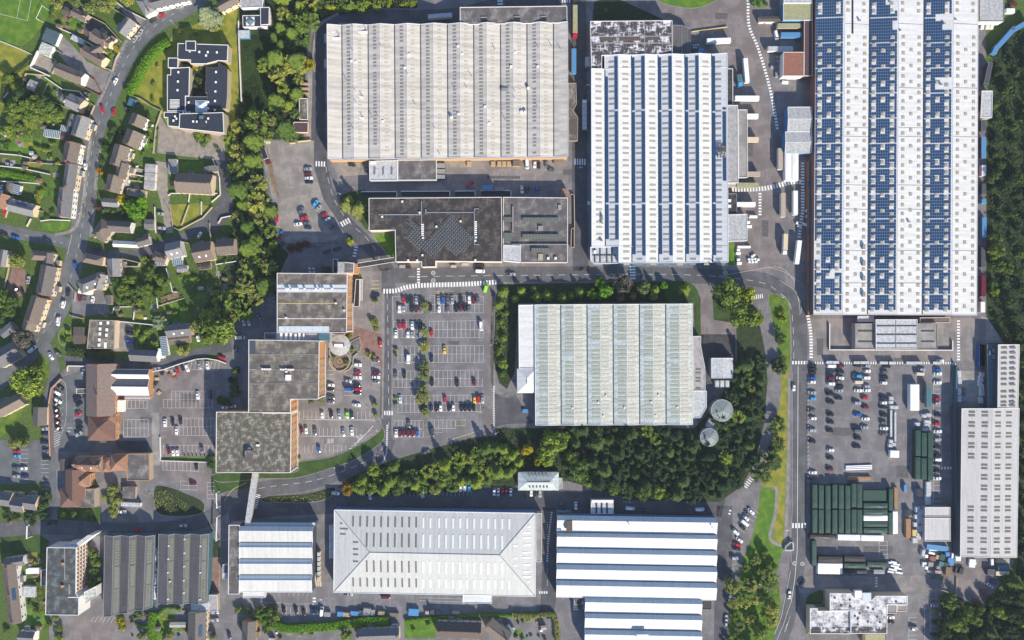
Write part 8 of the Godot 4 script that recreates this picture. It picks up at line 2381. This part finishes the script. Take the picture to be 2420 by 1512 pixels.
	cs("in the last two rows of the central car park","cars in the central car park","west","1442 986 88 sg,1324 1074 92 sw,1362 1070 90 sm,1400 1070 90 hm,1440 1070 90 um,1482 1070 90 um,1524 1072 90 hb,1664 1064 90 vd")
	cs("driving along the road by the south belt","vehicles on the works road","west","1608 1252 -24 sg")
	cs("parked on the entrance paving by the rotunda","cars by the offices","west","1174 220 95 hr")
	cs("in the first column of bays by the middle office","cars by the offices","north","706 618 2 hw,704 658 2 hk,706 736 2 sg,706 772 2 hg")
	cs("in the double column of bays by the rotunda garden","cars by the offices","north","960 426 4 uw,958 502 4 hr,960 546 4 sw,868 578 4 hs,952 618 4 hk,880 658 4 vb,960 660 4 ur,956 692 4 sk,950 806 4 sw")
	cs("in the column of bays nearest the spine road","cars by the offices","north","1130 382 2 sg,1134 502 2 um,1134 544 2 sw,1134 580 2 hg")
	cs("in the upper row below the middle office","cars by the offices","west","626 900 88 hw,710 894 90 hk,786 898 90 ss,860 898 92 hl,904 902 90 hn")
	cs("in the lower rows below the middle office","cars by the offices","west","428 1042 84 hm,474 1046 88 hw,556 1052 90 sg,824 1064 90 ss,906 1056 88 sw,592 1222 88 hb")
	at(1,3)
	cs("under the trees north of the hipped hall","cars in the south service yard","west","752 126 6 sw,1078 152 84 hw,1576 124 92 vw,1672 106 90 hs,1894 86 92 hr,1934 78 90 hw,1972 74 90 hw,2014 76 88 sc,2252 114 90 hw,2290 116 90 ss,2332 114 90 sm,2368 112 90 hm,2408 116 90 ss,1000 134 4 hg")
	cs("in the bays along the ivy hedge","cars in the south service yard","west","262 1230 86 hk,376 1230 84 hk,450 1250 88 hk,530 1236 86 sn,566 1232 88 sn,620 1242 -86 vw")
	cs("on the south side of the hipped hall","cars in the south service yard","west","872 1078 4 ps,1226 1104 -2 vm")
	at(2,3)
	cs("in front of the white hipped office","cars in the south service yard","west","138 122 90 sk,182 122 90 hw,216 126 90 hk,264 126 90 us")
	cs("in the yard north of the five bay saw-tooth shed","cars in the south service yard","west","480 250 60 hk,604 244 88 sw,652 236 88 sn,1088 204 4 sg,1118 268 4 vw,1242 280 4 sk,1776 278 0 vw")
	cs("in the slanting bays east of the five bay shed","cars by the grass verge","north","2262 296 46 sw,2230 322 46 sg,2214 360 46 hw,2204 406 40 vw,2180 446 40 hk,2116 492 42 uw,2152 566 40 sw,2132 612 20 sr,2126 650 10 sk,2106 736 4 us,2064 1124 -78 sw,2026 1310 -84 ss,2024 1350 -84 hs")
	at(2,1)
	cs("south of the weathered hall","vehicles in the loading yard","west","142 40 88 vw,216 42 92 hw,254 50 92 hk,322 38 90 hg,372 94 10 hg")
	cs("north of the grey felt block","vehicles in the loading yard","west","94 280 86 sw,144 274 86 hd,238 284 86 hb")
	at(3,0)
	cs("at the top right by the transport shed","vehicles by the transport shed","west","2320 36 4 um")
	at(3,2)
	cs("on the works road beside the east car park","vehicles on the works road","north","246 640 88 hw")
	cs("in the first column of the east car park","cars in the east car park","north","420 432 4 sk,425 466 4 sk,424 502 4 hk,420 552 4 sb,420 590 4 hw,420 690 2 ss,424 746 2 hc,416 860 4 sg,428 934 2 hw,420 1046 4 us,420 1152 4 hk,426 1446 2 sw,416 1498 2 hk")
	cs("in the second column of the east car park","cars in the east car park","north","604 438 2 vw,594 490 2 sn,598 550 2 um,598 606 2 uw,590 702 4 uk,592 780 6 sk,592 898 4 hk,592 970 4 hk,586 1050 4 hk,594 1234 4 hw,590 1310 4 hk,586 1414 4 hm")
	cs("in the third column of the east car park","cars in the east car park","north","690 434 4 hm,682 492 4 uk,684 552 4 sw,674 588 4 hg,678 630 4 sk,676 672 2 ss,668 742 4 sk")
	cs("in the fourth column of the east car park","cars in the east car park","north","848 432 4 sk,844 534 4 pc,860 590 2 vt,854 670 2 sw,844 788 4 us,848 898 6 sb,856 1052 4 vg,850 1122 4 hk,840 1200 4 sk")
	cs("in the fifth column of the east car park","cars in the east car park","north","926 436 4 ps,940 486 2 hw,932 550 2 uw,932 630 2 hs,934 668 2 sw,916 740 2 hr,922 826 4 hm,924 938 4 sw,914 1018 4 ss")
	cs("in the sixth column of the east car park","cars in the east car park","north","1122 440 4 sk,1104 496 4 hg,1100 546 4 sk,1096 598 2 hw,1092 736 4 sk,1094 786 2 hw,1090 826 4 sk,1096 904 4 hk,1090 972 4 hg,1100 1028 2 sw,1092 1084 4 sg")
	cs("near the crossing at the top of the east car park","cars in the east car park","west","1632 390 2 hw,1456 472 2 hs,1440 512 2 vt")
	cs("in the marked bays on the east side of the east car park","cars in the east car park","north","1606 476 2 sb,1608 512 2 sw,1606 596 2 sw,1602 750 2 hr,1600 790 2 hs,1606 902 2 hk,1598 984 2 hr,1608 1056 2 sw,1602 1134 2 us,1600 1206 2 uk,1602 1280 2 hk,1604 1324 2 uw,1600 1358 2 hk,1600 1432 2 hk,1602 1500 2 sw")
	at(3,3)
	cs("below the trailer rows by the grass verge crossing","vehicles on the works road","north","204 1086 -84 sw,326 972 -60 un")
	cs("about the patchwork office","cars by the patchwork office","north","1578 1186 2 ss,1162 1298 2 sw,1162 1342 4 hk,1382 1402 4 us,1580 1344 2 hk,1568 1462 2 hk")
	cs("wrecked and wheelless in the corner yard","scrap cars in the corner yard","north","2104 1000 36 ss,2044 1064 36 hr,1970 1148 40 hr,2136 960 20 hn")
func yards() -> void:
	at(1,0)
	tl("long white trailer lying along the ring road north of the weathered hall",1738,148,176,226,"roof_light_metal","sheet_white")
	for i in 9: cr("pallet_stack","%s stack of pallets from the north beside the belt west of the weathered hall" % NTH[i],"pallets",430+(i % 3)*26,790+(i/3)*46,26,22,8,1.2,"pallet","","pallet stacks by the belt")
	bk("transformer_house","mossy grey flat roofed hut on the edge of the belt","outbuilding",[406,930,484,930,488,1130,412,1130],3.0,"stone","felt_moss_old","trim_white",0.2)
	bk("gatehouse","brick gatehouse with a maroon felt roof beside the belt","gatehouse",[358,1154,494,1154,490,1252,330,1250],3.4,"brick_orange","roof_maroon","trim_white",0.2)
	for i in 5: cr("barrier_block","%s white barrier block from the west in the row by the gravel car park" % NTH[i],"barrier",60+i*17,1328,8,50,4,0.9,"white","","white barrier blocks")
	for q in [[342,1350,50,"shorter"],[456,1330,120,"longer"]]: cr("height_barrier","%s yellow height barrier at the top of the gravel car park" % q[3],"barrier",q[0],q[1],q[2],8,-6,1.4,"paint_yellow")
	tl("dark red fronted lorry at the top left of the gravel car park",75,1450,70,105,"black","white","m","lorries")
	at(2,0)
	tl("tan roofed trailer behind a red tractor in the alley east of the weathered hall",598,175,90,255,"roof_olive","stone","r","lorries")
	tl("blue roofed trailer in the alley east of the weathered hall",586,575,90,230,"clad_blue","clad_blue")
	tl("white lorry with a blue white trailer facing up the alley",688,1100,-90,235,"roof_light_metal","sheet_white","w","lorries")
	tl("white trailer near the yellow barrier at the top of the east yard",1958,380,178,225,"sheet_white","sheet_white")
	tl("white trailer standing slightly askew beside a teal tractor unit",2218,662,85,225,"sheet_white","sheet_white")
	tl("white trailer across the yard below the teal tractor unit",2225,925,0,228,"sheet_white","sheet_white")
	tl("short white trailer backed on to the dock roof, uppermost",2278,1095,0,106,"sheet_white","sheet_white")
	tl("short cream trailer backed on to the dock roof",2280,1316,0,108,"cream","cream")
	var tr:=tl("teal tractor unit parked without a trailer in the east yard",2155,735,80,60,"clad_teal","clad_teal","c","lorries")
	wl("yard_barrier","yellow topped barrier across the top of the east yard",[1700,302,2030,258],1.0,0.2,"paint_yellow")
	tl("small pale blue van box by the pipes near the sheet canopies",1786,478,100,50,"clad_blue","clad_blue")
	cr("cooling_plant","pale blue cooling plant on the west wall of the solar striped hall","cooling plant",716,580,90,44,90,3.4,"clad_grey","roof_light_metal")
	at(2,1)
	tl("long beige trailer backed on to the dock roof, third down",2290,132,0,116,"stone","stone")
	tl("olive sheeted trailer at the foot of the dock roof",2230,238,0,205,"roof_olive","roof_olive")
	tl("white trailer backed on to the black dock shed",2216,420,0,176,"sheet_white","sheet_white")
	for i in 7: cr("wrapped_bale","%s white wrapped bale from the west in the row at the top of the bale yard" % NTH[i],"bale",2140+i*18,822,17,22,0,1.4,"sheet_white","","white wrapped bales")
	for i in 4: cr("wrapped_bale","%s white wrapped bale from the north down the west side of the bale yard" % NTH[i],"bale",2142,850+i*32+(30 if i>1 else 0),44 if i==1 else 30,24,6,1.4,"sheet_white","","white wrapped bales")
	var bi:=0
	for q in [[2290,900],[2242,940],[2272,940],[2300,936],[2330,942],[2246,964],[2278,964],[2310,962],[2272,912]]:
		cr("wrapped_bale","%s loose white wrapped bale in the cluster in the bale yard" % NTH[bi],"bale",q[0],q[1],22,20,10,1.2,"sheet_white","","white wrapped bales"); bi+=1
	for q in [[2246,628,"on pallets beside the pale grey store"],[2228,590,"against the wall of the pale grey store"],[2150,976,"in the corner of the bale yard"]]: cr("wrapped_bale","white wrapped stack "+q[2],"bale",q[0],q[1],46,26,0,1.5,"sheet_white")
	cr("wrapped_stack","long white sheeted stack by the dotted crossing","stack",2282,534,76,26,2,1.8,"sheet_white","","",0.3)
	cr("brick_store","small orange brick lean-to at the top left corner of the alley crossing","outbuilding",42,30,70,56,0,2.6,"brick_orange","roof_brown")
	cr("skip","grey brown skip at the south wall of the weathered hall","skip",440,12,96,36,0,1.6,"stone_dark","dirt")
	cr("bin","white framed hatch by the kerb west of the solar striped hall","hatch",726,408,22,34,0,1.0,"trim_white")
	at(1,1)
	for i in 3: cr("skip","%s black scrap skip from the north beside the felt workshop" % NTH[i],"skip",1746,52+i*54,80,44,2,1.7,"black","trim_grey","black scrap skips")
	for i in 5: cr("pallet_stack","%s pallet stack from the west along the south wall of the weathered hall" % NTH[i],"pallets",[2012,2240,2300,2346,2392][i],36,40,46,0,1.3,"pallet","","pallet stacks by the hall")
	tl("blue roofed lorry bed parked above the sunken areas",2190,260,0,100,"clad_blue","clad_blue")
	cr("machine","grey machine by the blue lorry bed","machine",2298,272,100,34,0,1.5,"steel","trim_grey")
	cr("grit_bin","red grit bin by the grass corner","bin",902,294,20,20,0,0.9,"car_paint_r" if mats.has("car_paint_r") else "brick_red")
	cr("forklift","red forklift and black racks by the L-shaped block","forklift",1440,1018,44,24,4,1.9,"car_paint_r" if mats.has("car_paint_r") else "brick_red","black")
	cr("rack","black rack of parts beside the red forklift","rack",1382,1008,60,30,0,1.2,"black","steel")
	for q in [[1866,1004,50,"western"],[1976,984,70,"eastern"]]: cr("bike_shelter","%s cream shelter along the front of the L-shaped block" % q[3],"shelter",q[0],q[1],q[2],22,0,2.2,"cream","felt_pale")
	cr("van_body","dark low roofed store in the shade north of the northern office","store",650,1034,76,50,0,2.2,"clad_dark","felt_charcoal")
	at(3,0)
	tl("tan slatted trailer in the bay by the yellow green roof",205,242,0,225,"roof_olive","stone")
	tl("blue grey trailer in the bay by the maroon strip",222,328,180,190,"clad_blue","clad_blue")
	tl("pale blue trailer lower in the bay by the maroon strip",120,458,180,232,"roof_light_metal","sheet_white")
	cs("in the bay by the maroon strip","vehicles in the east yard","west","78 332 80 vw")
	tl("tan slatted trailer south of the grey stores",120,1500,90,200,"stone","trim_white")
	for i in 8:
		var q: Array=[[92,540,"cage"],[102,575,"cage"],[40,630,"drum"],[85,690,"cage"],[108,690,"cage"],[85,718,"cage"],[150,775,"bale"],[178,778,"bale"]][i]
		cr("yard_"+q[2],"%s %s from the north in the clutter west of the terracotta store" % [NTH[i],q[2]],q[2],q[0],q[1],30,26,12,1.2,"trim_grey" if q[2] != "bale" else "sheet_white","","clutter by the terracotta store")
	for q in [[2300,348,-48,235,"clad_blue","upper of two blue trailers bending along the top right lane"],[2440,240,-30,200,"clad_blue","blue trailer cut by the right edge"],[2155,470,115,80,"clad_blue","short blue tractor at the end of the blue trailers"]]:
		tl(q[5],q[0] if q[0]<2200 else q[0]-40,q[1],q[2],q[3],q[4],"clad_blue")
	tl("navy container trailer in the lane along the east wood, uppermost",2085,690,102,200,"clad_dark","clad_dark")
	cr("trailer_box","white small trailer by the transport shed","trailer",2296,98,80,42,0,2.4,"sheet_white")
	for i in 3: cr("waste_bin","%s grey bin from the west by the transport shed" % NTH[i],"bin",[2030,2080,2118][i],254,30,34,4,1.3,"trim_white","","bins by the transport shed")
	tl("navy trailer in the lane below the pale blue store",2038,1185,90,105,"clad_dark","clad_dark")
	tl("second navy trailer in the lane below the pale blue store",2040,1395,90,200,"clad_blue","clad_dark")
	at(3,1)
	tl("tan slatted trailer in the middle of the east yard",146,425,-90,225,"stone","trim_white")
	tl("white trailer beside the ladder crossing in the east yard",262,405,90,226,"sheet_white","sheet_white")
	tl("cream roofed white lorry facing down the east yard",168,775,92,150,"cream","white","w","lorries")
	tl("white trailer leaning at the gate of the east yard",288,872,97,222,"sheet_white","sheet_white")
	for i in 5:
		var q: Array=[[372,484,34],[374,536,30],[300,626,40],[350,610,56],[278,596,24]][i]
		cr("yard_crate","%s metal crate from the north on the west side of the great hall" % NTH[i],"crate",q[0],q[1],q[2],26,20,1.4,"trim_grey","trim_white","metal crates by the great hall")
	for q in [[2042,100,"trim_white","white",104],[2042,272,"clad_dark","black",100],[2042,390,"clad_blue","short blue",44],[2046,640,"clad_blue","bright blue",200],[2036,920,"clad_dark","dusty navy",190],[2040,1190,"car_paint_m" if mats.has("car_paint_m") else "brick_red","dark red",200],[2032,1390,"trim_white","white topped",100]]:
		cr("lane_container","%s container in the lane along the east wood" % q[3],"container",q[0],q[1],q[4],44,90,2.6,q[2],"","containers along the east wood")
	at(3,2)
	cr("blue_container","long blue container standing at the north end of the tall narrow shed","container",2030,338,202,64,90,2.7,"car_paint_b","car_paint_b")
	cr("wrapped_load","large white sheeted load standing in the east car park","load",1388,735,246,86,90,3.4,"sheet_white","sheet_white","",0.3)
	tl("steel blue trailer beside the large white sheeted load",1524,732,90,190,"clad_teal","clad_teal")
	var n:=0
	for q in [[1168,742,40],[1165,780,40],[1175,828,40],[1214,828,40],[1480,910,44],[1520,900,50],[1512,966,60],[1508,1000,50],[1490,1040,40],[1524,1040,30],[1416,988,46],[1165,1150,36],[1160,1190,40],[1190,1180,40]]:
		cr("wrapped_pallet","%s white wrapped pallet from the top of the stacks in the east car park" % NTH[n],"pallet",q[0],q[1],q[2],30,4,1.5,"sheet_white","roof_light_metal","white wrapped pallets"); n+=1
	for q in [[1165,980,250,22,"western"],[1204,1010,280,20,"eastern"]]: cr("pipe_bundle","%s of two long bundles of steel lengths in the east car park" % q[4],"bundle",q[0],q[1],q[2],q[3],90,1.4,"steel","roof_light_metal")
	cr("wrapped_load","square white sheeted load at the south end of the steel bundles","load",1198,1270,86,66,2,2.4,"sheet_white","sheet_white","",0.2)
	for i in 3: cr("beam_bundle","%s white beam from the north lying by the trailer rows" % NTH[i],"beam",860,1382+i*16,250,11,-2,0.8,"sheet_white","","white beams by the trailer rows")
	cr("timber_stack","timber stack at the top of the trailer rows","stack",866,1500,220,30,0,1.4,"pallet","timber")
	n=0
	for q in [[1810,510,60],[1815,575,64],[1812,680,70],[1814,750,60],[2030,520,44],[2020,560,60],[2012,600,60],[2026,640,60],[2030,690,60],[2020,762,60],[2085,500,80],[2086,600,70],[2080,690,70]]:
		cr("wrapped_pallet","%s wrapped stack from the north-west in the sheds' concrete yard" % NTH[n],"pallet",q[0],q[1],q[2],36,88,1.8,"sheet_white" if n<10 else "trim_grey","roof_light_metal","stacks in the concrete yard"); n+=1
	for q in [[1852,655,"brick_red","red"],[1858,704,"brick_red","rust red"],[1856,762,"clad_blue","blue"]]: cr("skip","%s bin in the sheds' concrete yard" % q[3],"bin",q[0],q[1],32,26,0,1.2,q[2])
	for q in [[580,402,60],[642,402,60],[842,405,64],[915,405,80],[1095,408,80],[1175,408,60],[1345,408,74],[1420,408,74],[1600,408,80]]:
		cr("cycle_shelter","pale glass cycle shelter along the crossing, %s from the west" % NTH[[580,642,842,915,1095,1175,1345,1420,1600].find(q[0])],"shelter",q[0],q[1],q[2],26,0,2.2,"glass_blue","roof_light_metal","glass cycle shelters")
	n=0
	for q in [[1420,1166,240],[1478,1180,220],[1538,1184,240],[1418,1405,210],[1476,1410,200],[1538,1412,210]]:
		cr("covered_trailer","green tarpaulin covered trailer, %s in the block of six beside the marked bays" % NTH[n],"covered trailer",q[0],q[1],q[2],50,90,3.6,"tarp_green","tarp_green","green covered trailers in the block of six",0.25); n+=1
	at(3,3)
	n=0
	for r in 2:
		for i in 8:
			cr("covered_trailer","green tarpaulin covered trailer, %s from the west in the %s row of eight" % [NTH[i],["upper","lower"][r]],"covered trailer",[444,504,568,633,694,756,814,868][i],(154+(i % 3)*5-(10 if i>5 else 0)) if r==0 else 388+(i % 2)*4,222,48,90,3.6,"tarp_green","tarp_green","green covered trailers in two rows",0.25)
	for i in 5: cr("covered_trailer","%s from the north of the long covered stacks lying east of the two green rows" % NTH[i],"covered trailer",1018,[242,302,360,416,476][i],226,50,0,3.4,"sheet_white" if i==2 else "tarp_green","","covered stacks east of the rows",0.25)
	for q in [[1164,184,205,"upper"],[1160,412,210,"lower"]]: cr("covered_trailer","%s green covered trailer standing upright at the end of the stacks" % q[3],"covered trailer",q[0],q[1],q[2],42,90,3.4,"tarp_green","","",0.2)
	cr("netted_bay","dark teal netted open bay among the green covered trailers","bay",1010,150,220,110,0,2.6,"clad_dark","tarp_green")
	cr("covered_trailer","white sheeted trailer standing upright right of the stacks","covered trailer",1204,402,210,48,90,3.4,"sheet_white","","",0.15)
	cr("timber_stack","brown timber stack beside the upright green trailer","stack",1210,168,200,34,90,1.6,"pallet","timber")
	for q in [[510,534,224,40,"tarp_black","black low stack below the green rows"],[766,542,210,54,"sheet_white","western white sheeted stack below the green rows"],[988,548,212,54,"sheet_white","eastern white sheeted stack below the green rows"],[438,690,235,44,"tarp_green","dark green stack standing along the west fence"],[590,752,230,60,"tarp_black","black sheeted stack north of the big white one"],[822,746,200,50,"tarp_black","black stack with a white edge"],[588,838,232,100,"sheet_white","big white sheeted stack at the south fence"],[822,810,205,46,"tarp_green","short green stack beside the big white one"],[1040,800,204,48,"tarp_green","short green stack east of its neighbour"],[830,866,220,36,"tarp_black","low black stack along the south fence"],[1052,866,104,42,"trim_grey","grey pallet of sheets along the south fence"]]:
		cr("covered_stack",q[5],"stack",q[0],q[1],q[2],q[3],90 if q[0]==438 else 1,3.0 if q[3]>38 else 1.6,q[4],"","",0.2)
	n=0
	for q in [[1190,776,60],[1215,796,70],[1200,816,80],[1150,780,40],[1180,846,80],[1240,876,70],[1160,868,60],[1230,836,70]]:
		cr("metal_bundle","%s bundle of white metal lengths at the east end of the south stacks" % NTH[n],"bundle",q[0],q[1],q[2],16,10,0.9,"sheet_white","","white metal bundles"); n+=1
	cr("timber_wagon","brown timber loaded wagon in the middle of the east yard","wagon",1328,456,182,46,90,2.0,"timber","timber")
	cr("tractor","blue tractor in front of the timber wagon","tractor",1328,308,60,44,90,2.2,"clad_blue","black")
	cr("telehandler","bright blue small truck standing alone in the east yard","truck",1300,76,70,30,90,1.8,"clad_blue","clad_blue")
	cr("telehandler","bright blue lift truck beside the white wrapped row","truck",1436,118,70,60,90,2.4,"clad_blue","black")
	n=0
	for q in [[1520,50,70],[1520,110,60],[1516,160,60],[1520,210,50],[1420,280,50],[1450,310,60],[1410,346,40],[1440,390,50],[1400,420,40],[1436,460,60],[1388,500,60],[1424,530,60],[1390,570,50],[1450,350,40]]:
		cr("wrapped_pallet","%s white wrapped pile from the north along the east yard's inner row" % NTH[n],"pallet",q[0],q[1],q[2],46,88,1.6,"sheet_white" if n != 10 else "paint_yellow","roof_light_metal" if n != 10 else "paint_yellow","white wrapped piles of the inner row"); n+=1
	n=0
	for q in [[1570,655,90,24,"sheet_white"],[1600,640,200,50,"clad_blue"],[1470,690,30,60,"roof_light_metal"],[1550,692,60,22,"sheet_white"],[1500,720,30,30,"sheet_white"],[1560,740,60,40,"brick_red"],[1610,730,44,40,"stone"],[1650,730,50,60,"tarp_green"],[1700,700,40,40,"clad_blue"],[1730,770,60,70,"clad_blue"],[1690,800,50,40,"lime"],[1640,790,50,40,"clad_teal"],[1480,800,40,44,"sheet_white"],[1540,796,50,40,"trim_grey"],[1500,830,30,30,"sheet_white"],[1530,866,60,24,"trim_grey"],[1610,870,60,30,"stone"],[1710,860,60,80,"dirt"],[1780,850,24,60,"black"],[1830,860,40,60,"black"],[1800,740,50,50,"sheet_white"],[1745,720,20,60,"sheet_white"],[1610,826,34,30,"gravel"]]:
		cr("scrap_pile","%s heap of mixed scrap from the north-west in the colourful recycling corner" % nth(n),"scrap",q[0],q[1],q[2],q[3],6*(n % 4),1.2+0.3*(n % 3),q[4] if q[4] != "lime" else "tarp_green","","recycling corner heaps"); n+=1
	n=0
	for q in [[1936,760,60],[1936,786,70],[1930,812,60],[2122,774,60]]: cr("wrapped_pallet","%s white stack from the west below the wide east shed" % NTH[n],"pallet",q[0],q[1],q[2],26,4 if n<3 else 88,1.4,"sheet_white","","white stacks below the east shed"); n+=1
	for q in [[2230,762,110,50,"stone","brown rack of timber at the edge of the corner wood"],[2230,826,110,60,"clad_teal","dark green container at the edge of the corner wood"],[2220,884,130,40,"cream","cream roofed container at the edge of the corner wood"],[2110,870,70,60,"clad_dark","dark blue machine at the edge of the corner wood"]]: cr("corner_container",q[5],"container",q[0],q[1],q[2],q[3],2,2.4,q[4])
	at(1,3)
	for q in [[796,1268,60,46,"clad_blue","blue skip at the west end of the row along the ivy hedge"],[858,1274,76,40,"pallet","timber filled skip in the row along the ivy hedge"],[930,1262,80,44,"clad_blue","second blue skip in the row along the ivy hedge"],[990,1258,40,56,"clad_dark","dark green container in the row along the ivy hedge"],[1048,1250,70,76,"trim_grey","grey crate stack in the row along the ivy hedge"],[1104,1256,36,60,"trim_grey","narrow grey crate stack in the row along the ivy hedge"],[1182,1260,60,36,"pallet","pallet pile in the row along the ivy hedge"],[1300,1280,90,50,"stone_dark","dark scrap heap at the east end of the ivy hedge"],[1488,1250,96,66,"clad_blue","bright blue skip standing alone by the hedge"],[672,1270,58,44,"trim_grey","grey low trailer beside the white van"],[1616,1254,34,30,"stone","small timber crate east of the blue skip"],[1666,1254,40,36,"stone","second timber crate east of the blue skip"],[1720,1258,40,34,"stone_dark","dark crate near the bottom terraces"],[1888,1256,70,26,"stone","long crate near the bottom terraces"]]:
		cr("yard_container",q[5],"container",q[0],q[1],q[2],q[3],4,1.8,q[4])
	at(2,2)
	cr("blue_trolley","bright blue stack of trolleys in the service yard west of the pale hall","trolleys",128,862,60,34,0,1.2,"clad_blue")
	at(0,2)
	cr("motorhome","white motorhome beside the two bay workshop","motorhome",1137,815,110,60,92,3.0,"white","white")
	var m:=0
	for q in [[1480,560,40],[1530,510,30],[1570,475,30],[1620,480,34],[1600,530,40],[1640,510,30],[1470,600,50],[1500,690,40],[1440,660,40],[1650,550,26]]:
		cr("builders_material","%s pile of builders' material at the north-west of the station yard" % NTH[m],"pile",q[0],q[1],q[2],28,20*m,0.9,["stone","black","pallet","trim_grey","brick_red"][m % 5],"","builders' piles in the station yard"); m+=1
	for i in 8: cr("bollard_bench","%s black cycle hoop from the west below the station yard" % NTH[i],"cycle hoop",1740+i*38,1280,16,6,80,0.8,"black","","cycle hoops")
	at(3,3)
	for q in [[0,0,1690,270,240,"on the lawn edge at the top of the main road"],[0,1,800,530,0,"at the mouth of the junction"],[1,1,800,330,30,"on the grass corner"],[1,2,1190,1040,200,"on the north tip of the office lawn"],[1,2,760,1400,-60,"on the south edge of the office lawn"],[1,2,1160,1240,60,"on the east edge of the office lawn"],[3,3,150,440,180,"on the verge beside the crossing by the trailer rows"],[1,1,130,745,20,"at the south-west of the gravel car park"],[0,2,660,980,90,"on the lane west of the brick building"],[1,2,2225,210,90,"on the path west of the pale hall"],[2,0,690,842,0,"in the alley by the solar striped hall"],[1,2,2290,1045,150,"at the south-west corner of the service yard"],[3,1,70,1295,20,"on the kerbed road island"]]:
		at(q[0],q[1]); lamp("tall steel lamp post "+q[5],q[2],q[3],q[4])
	at(0,3)
	var gt:=0
	for q in [[308,470,118,92,"western"],[2080,440,220,92,"eastern"],[2080,175,140,88,"northern"]]:
		var c:=W(q[0],q[1])
		var o:=thing("sign_gantry","%s white height gantry across the works road" % q[4],"gantry",Vector3(c.x,0,c.z),-deg_to_rad(q[3]))
		var L: float=q[2]*K
		pt_("beam",bm(Vector3(L,0.5,0.5).snapped(Vector3.ONE*0.1)),"trim_white",o,Transform3D(Basis(),Vector3(0,5.2,0)))
		for s in [-0.5,0.5]: pt_("post",bm(Vector3(0.3,5.2,0.3)),"trim_white",o,Transform3D(Basis(),Vector3(L*s,2.6,0)))
	var list:=[]
	at(3,2)
	for i in 24: list.append([374,600+i*40])
	var k:=0
	for q in list:
		var c:=W(q[0],q[1])
		var o:=thing("bollard","white bollard, %s from the north along the west edge of the east car park" % nth(k),"bollard",Vector3(c.x,0,c.z),0,"white bollards by the east car park"); k+=1
		if not lib.has("bollard"):
			var b:=MB.new(); b.tube(Vector3.ZERO,Vector3(0,1.0,0),0.16,0.14,8)
			lib["bollard"]=b.mesh()
		pt_("post",lib["bollard"],"trim_white",o)
		pt_("cap",bm(Vector3(0.34,0.1,0.34)),"trim_white",o,Transform3D(Basis(),Vector3(0,1.02,0)))
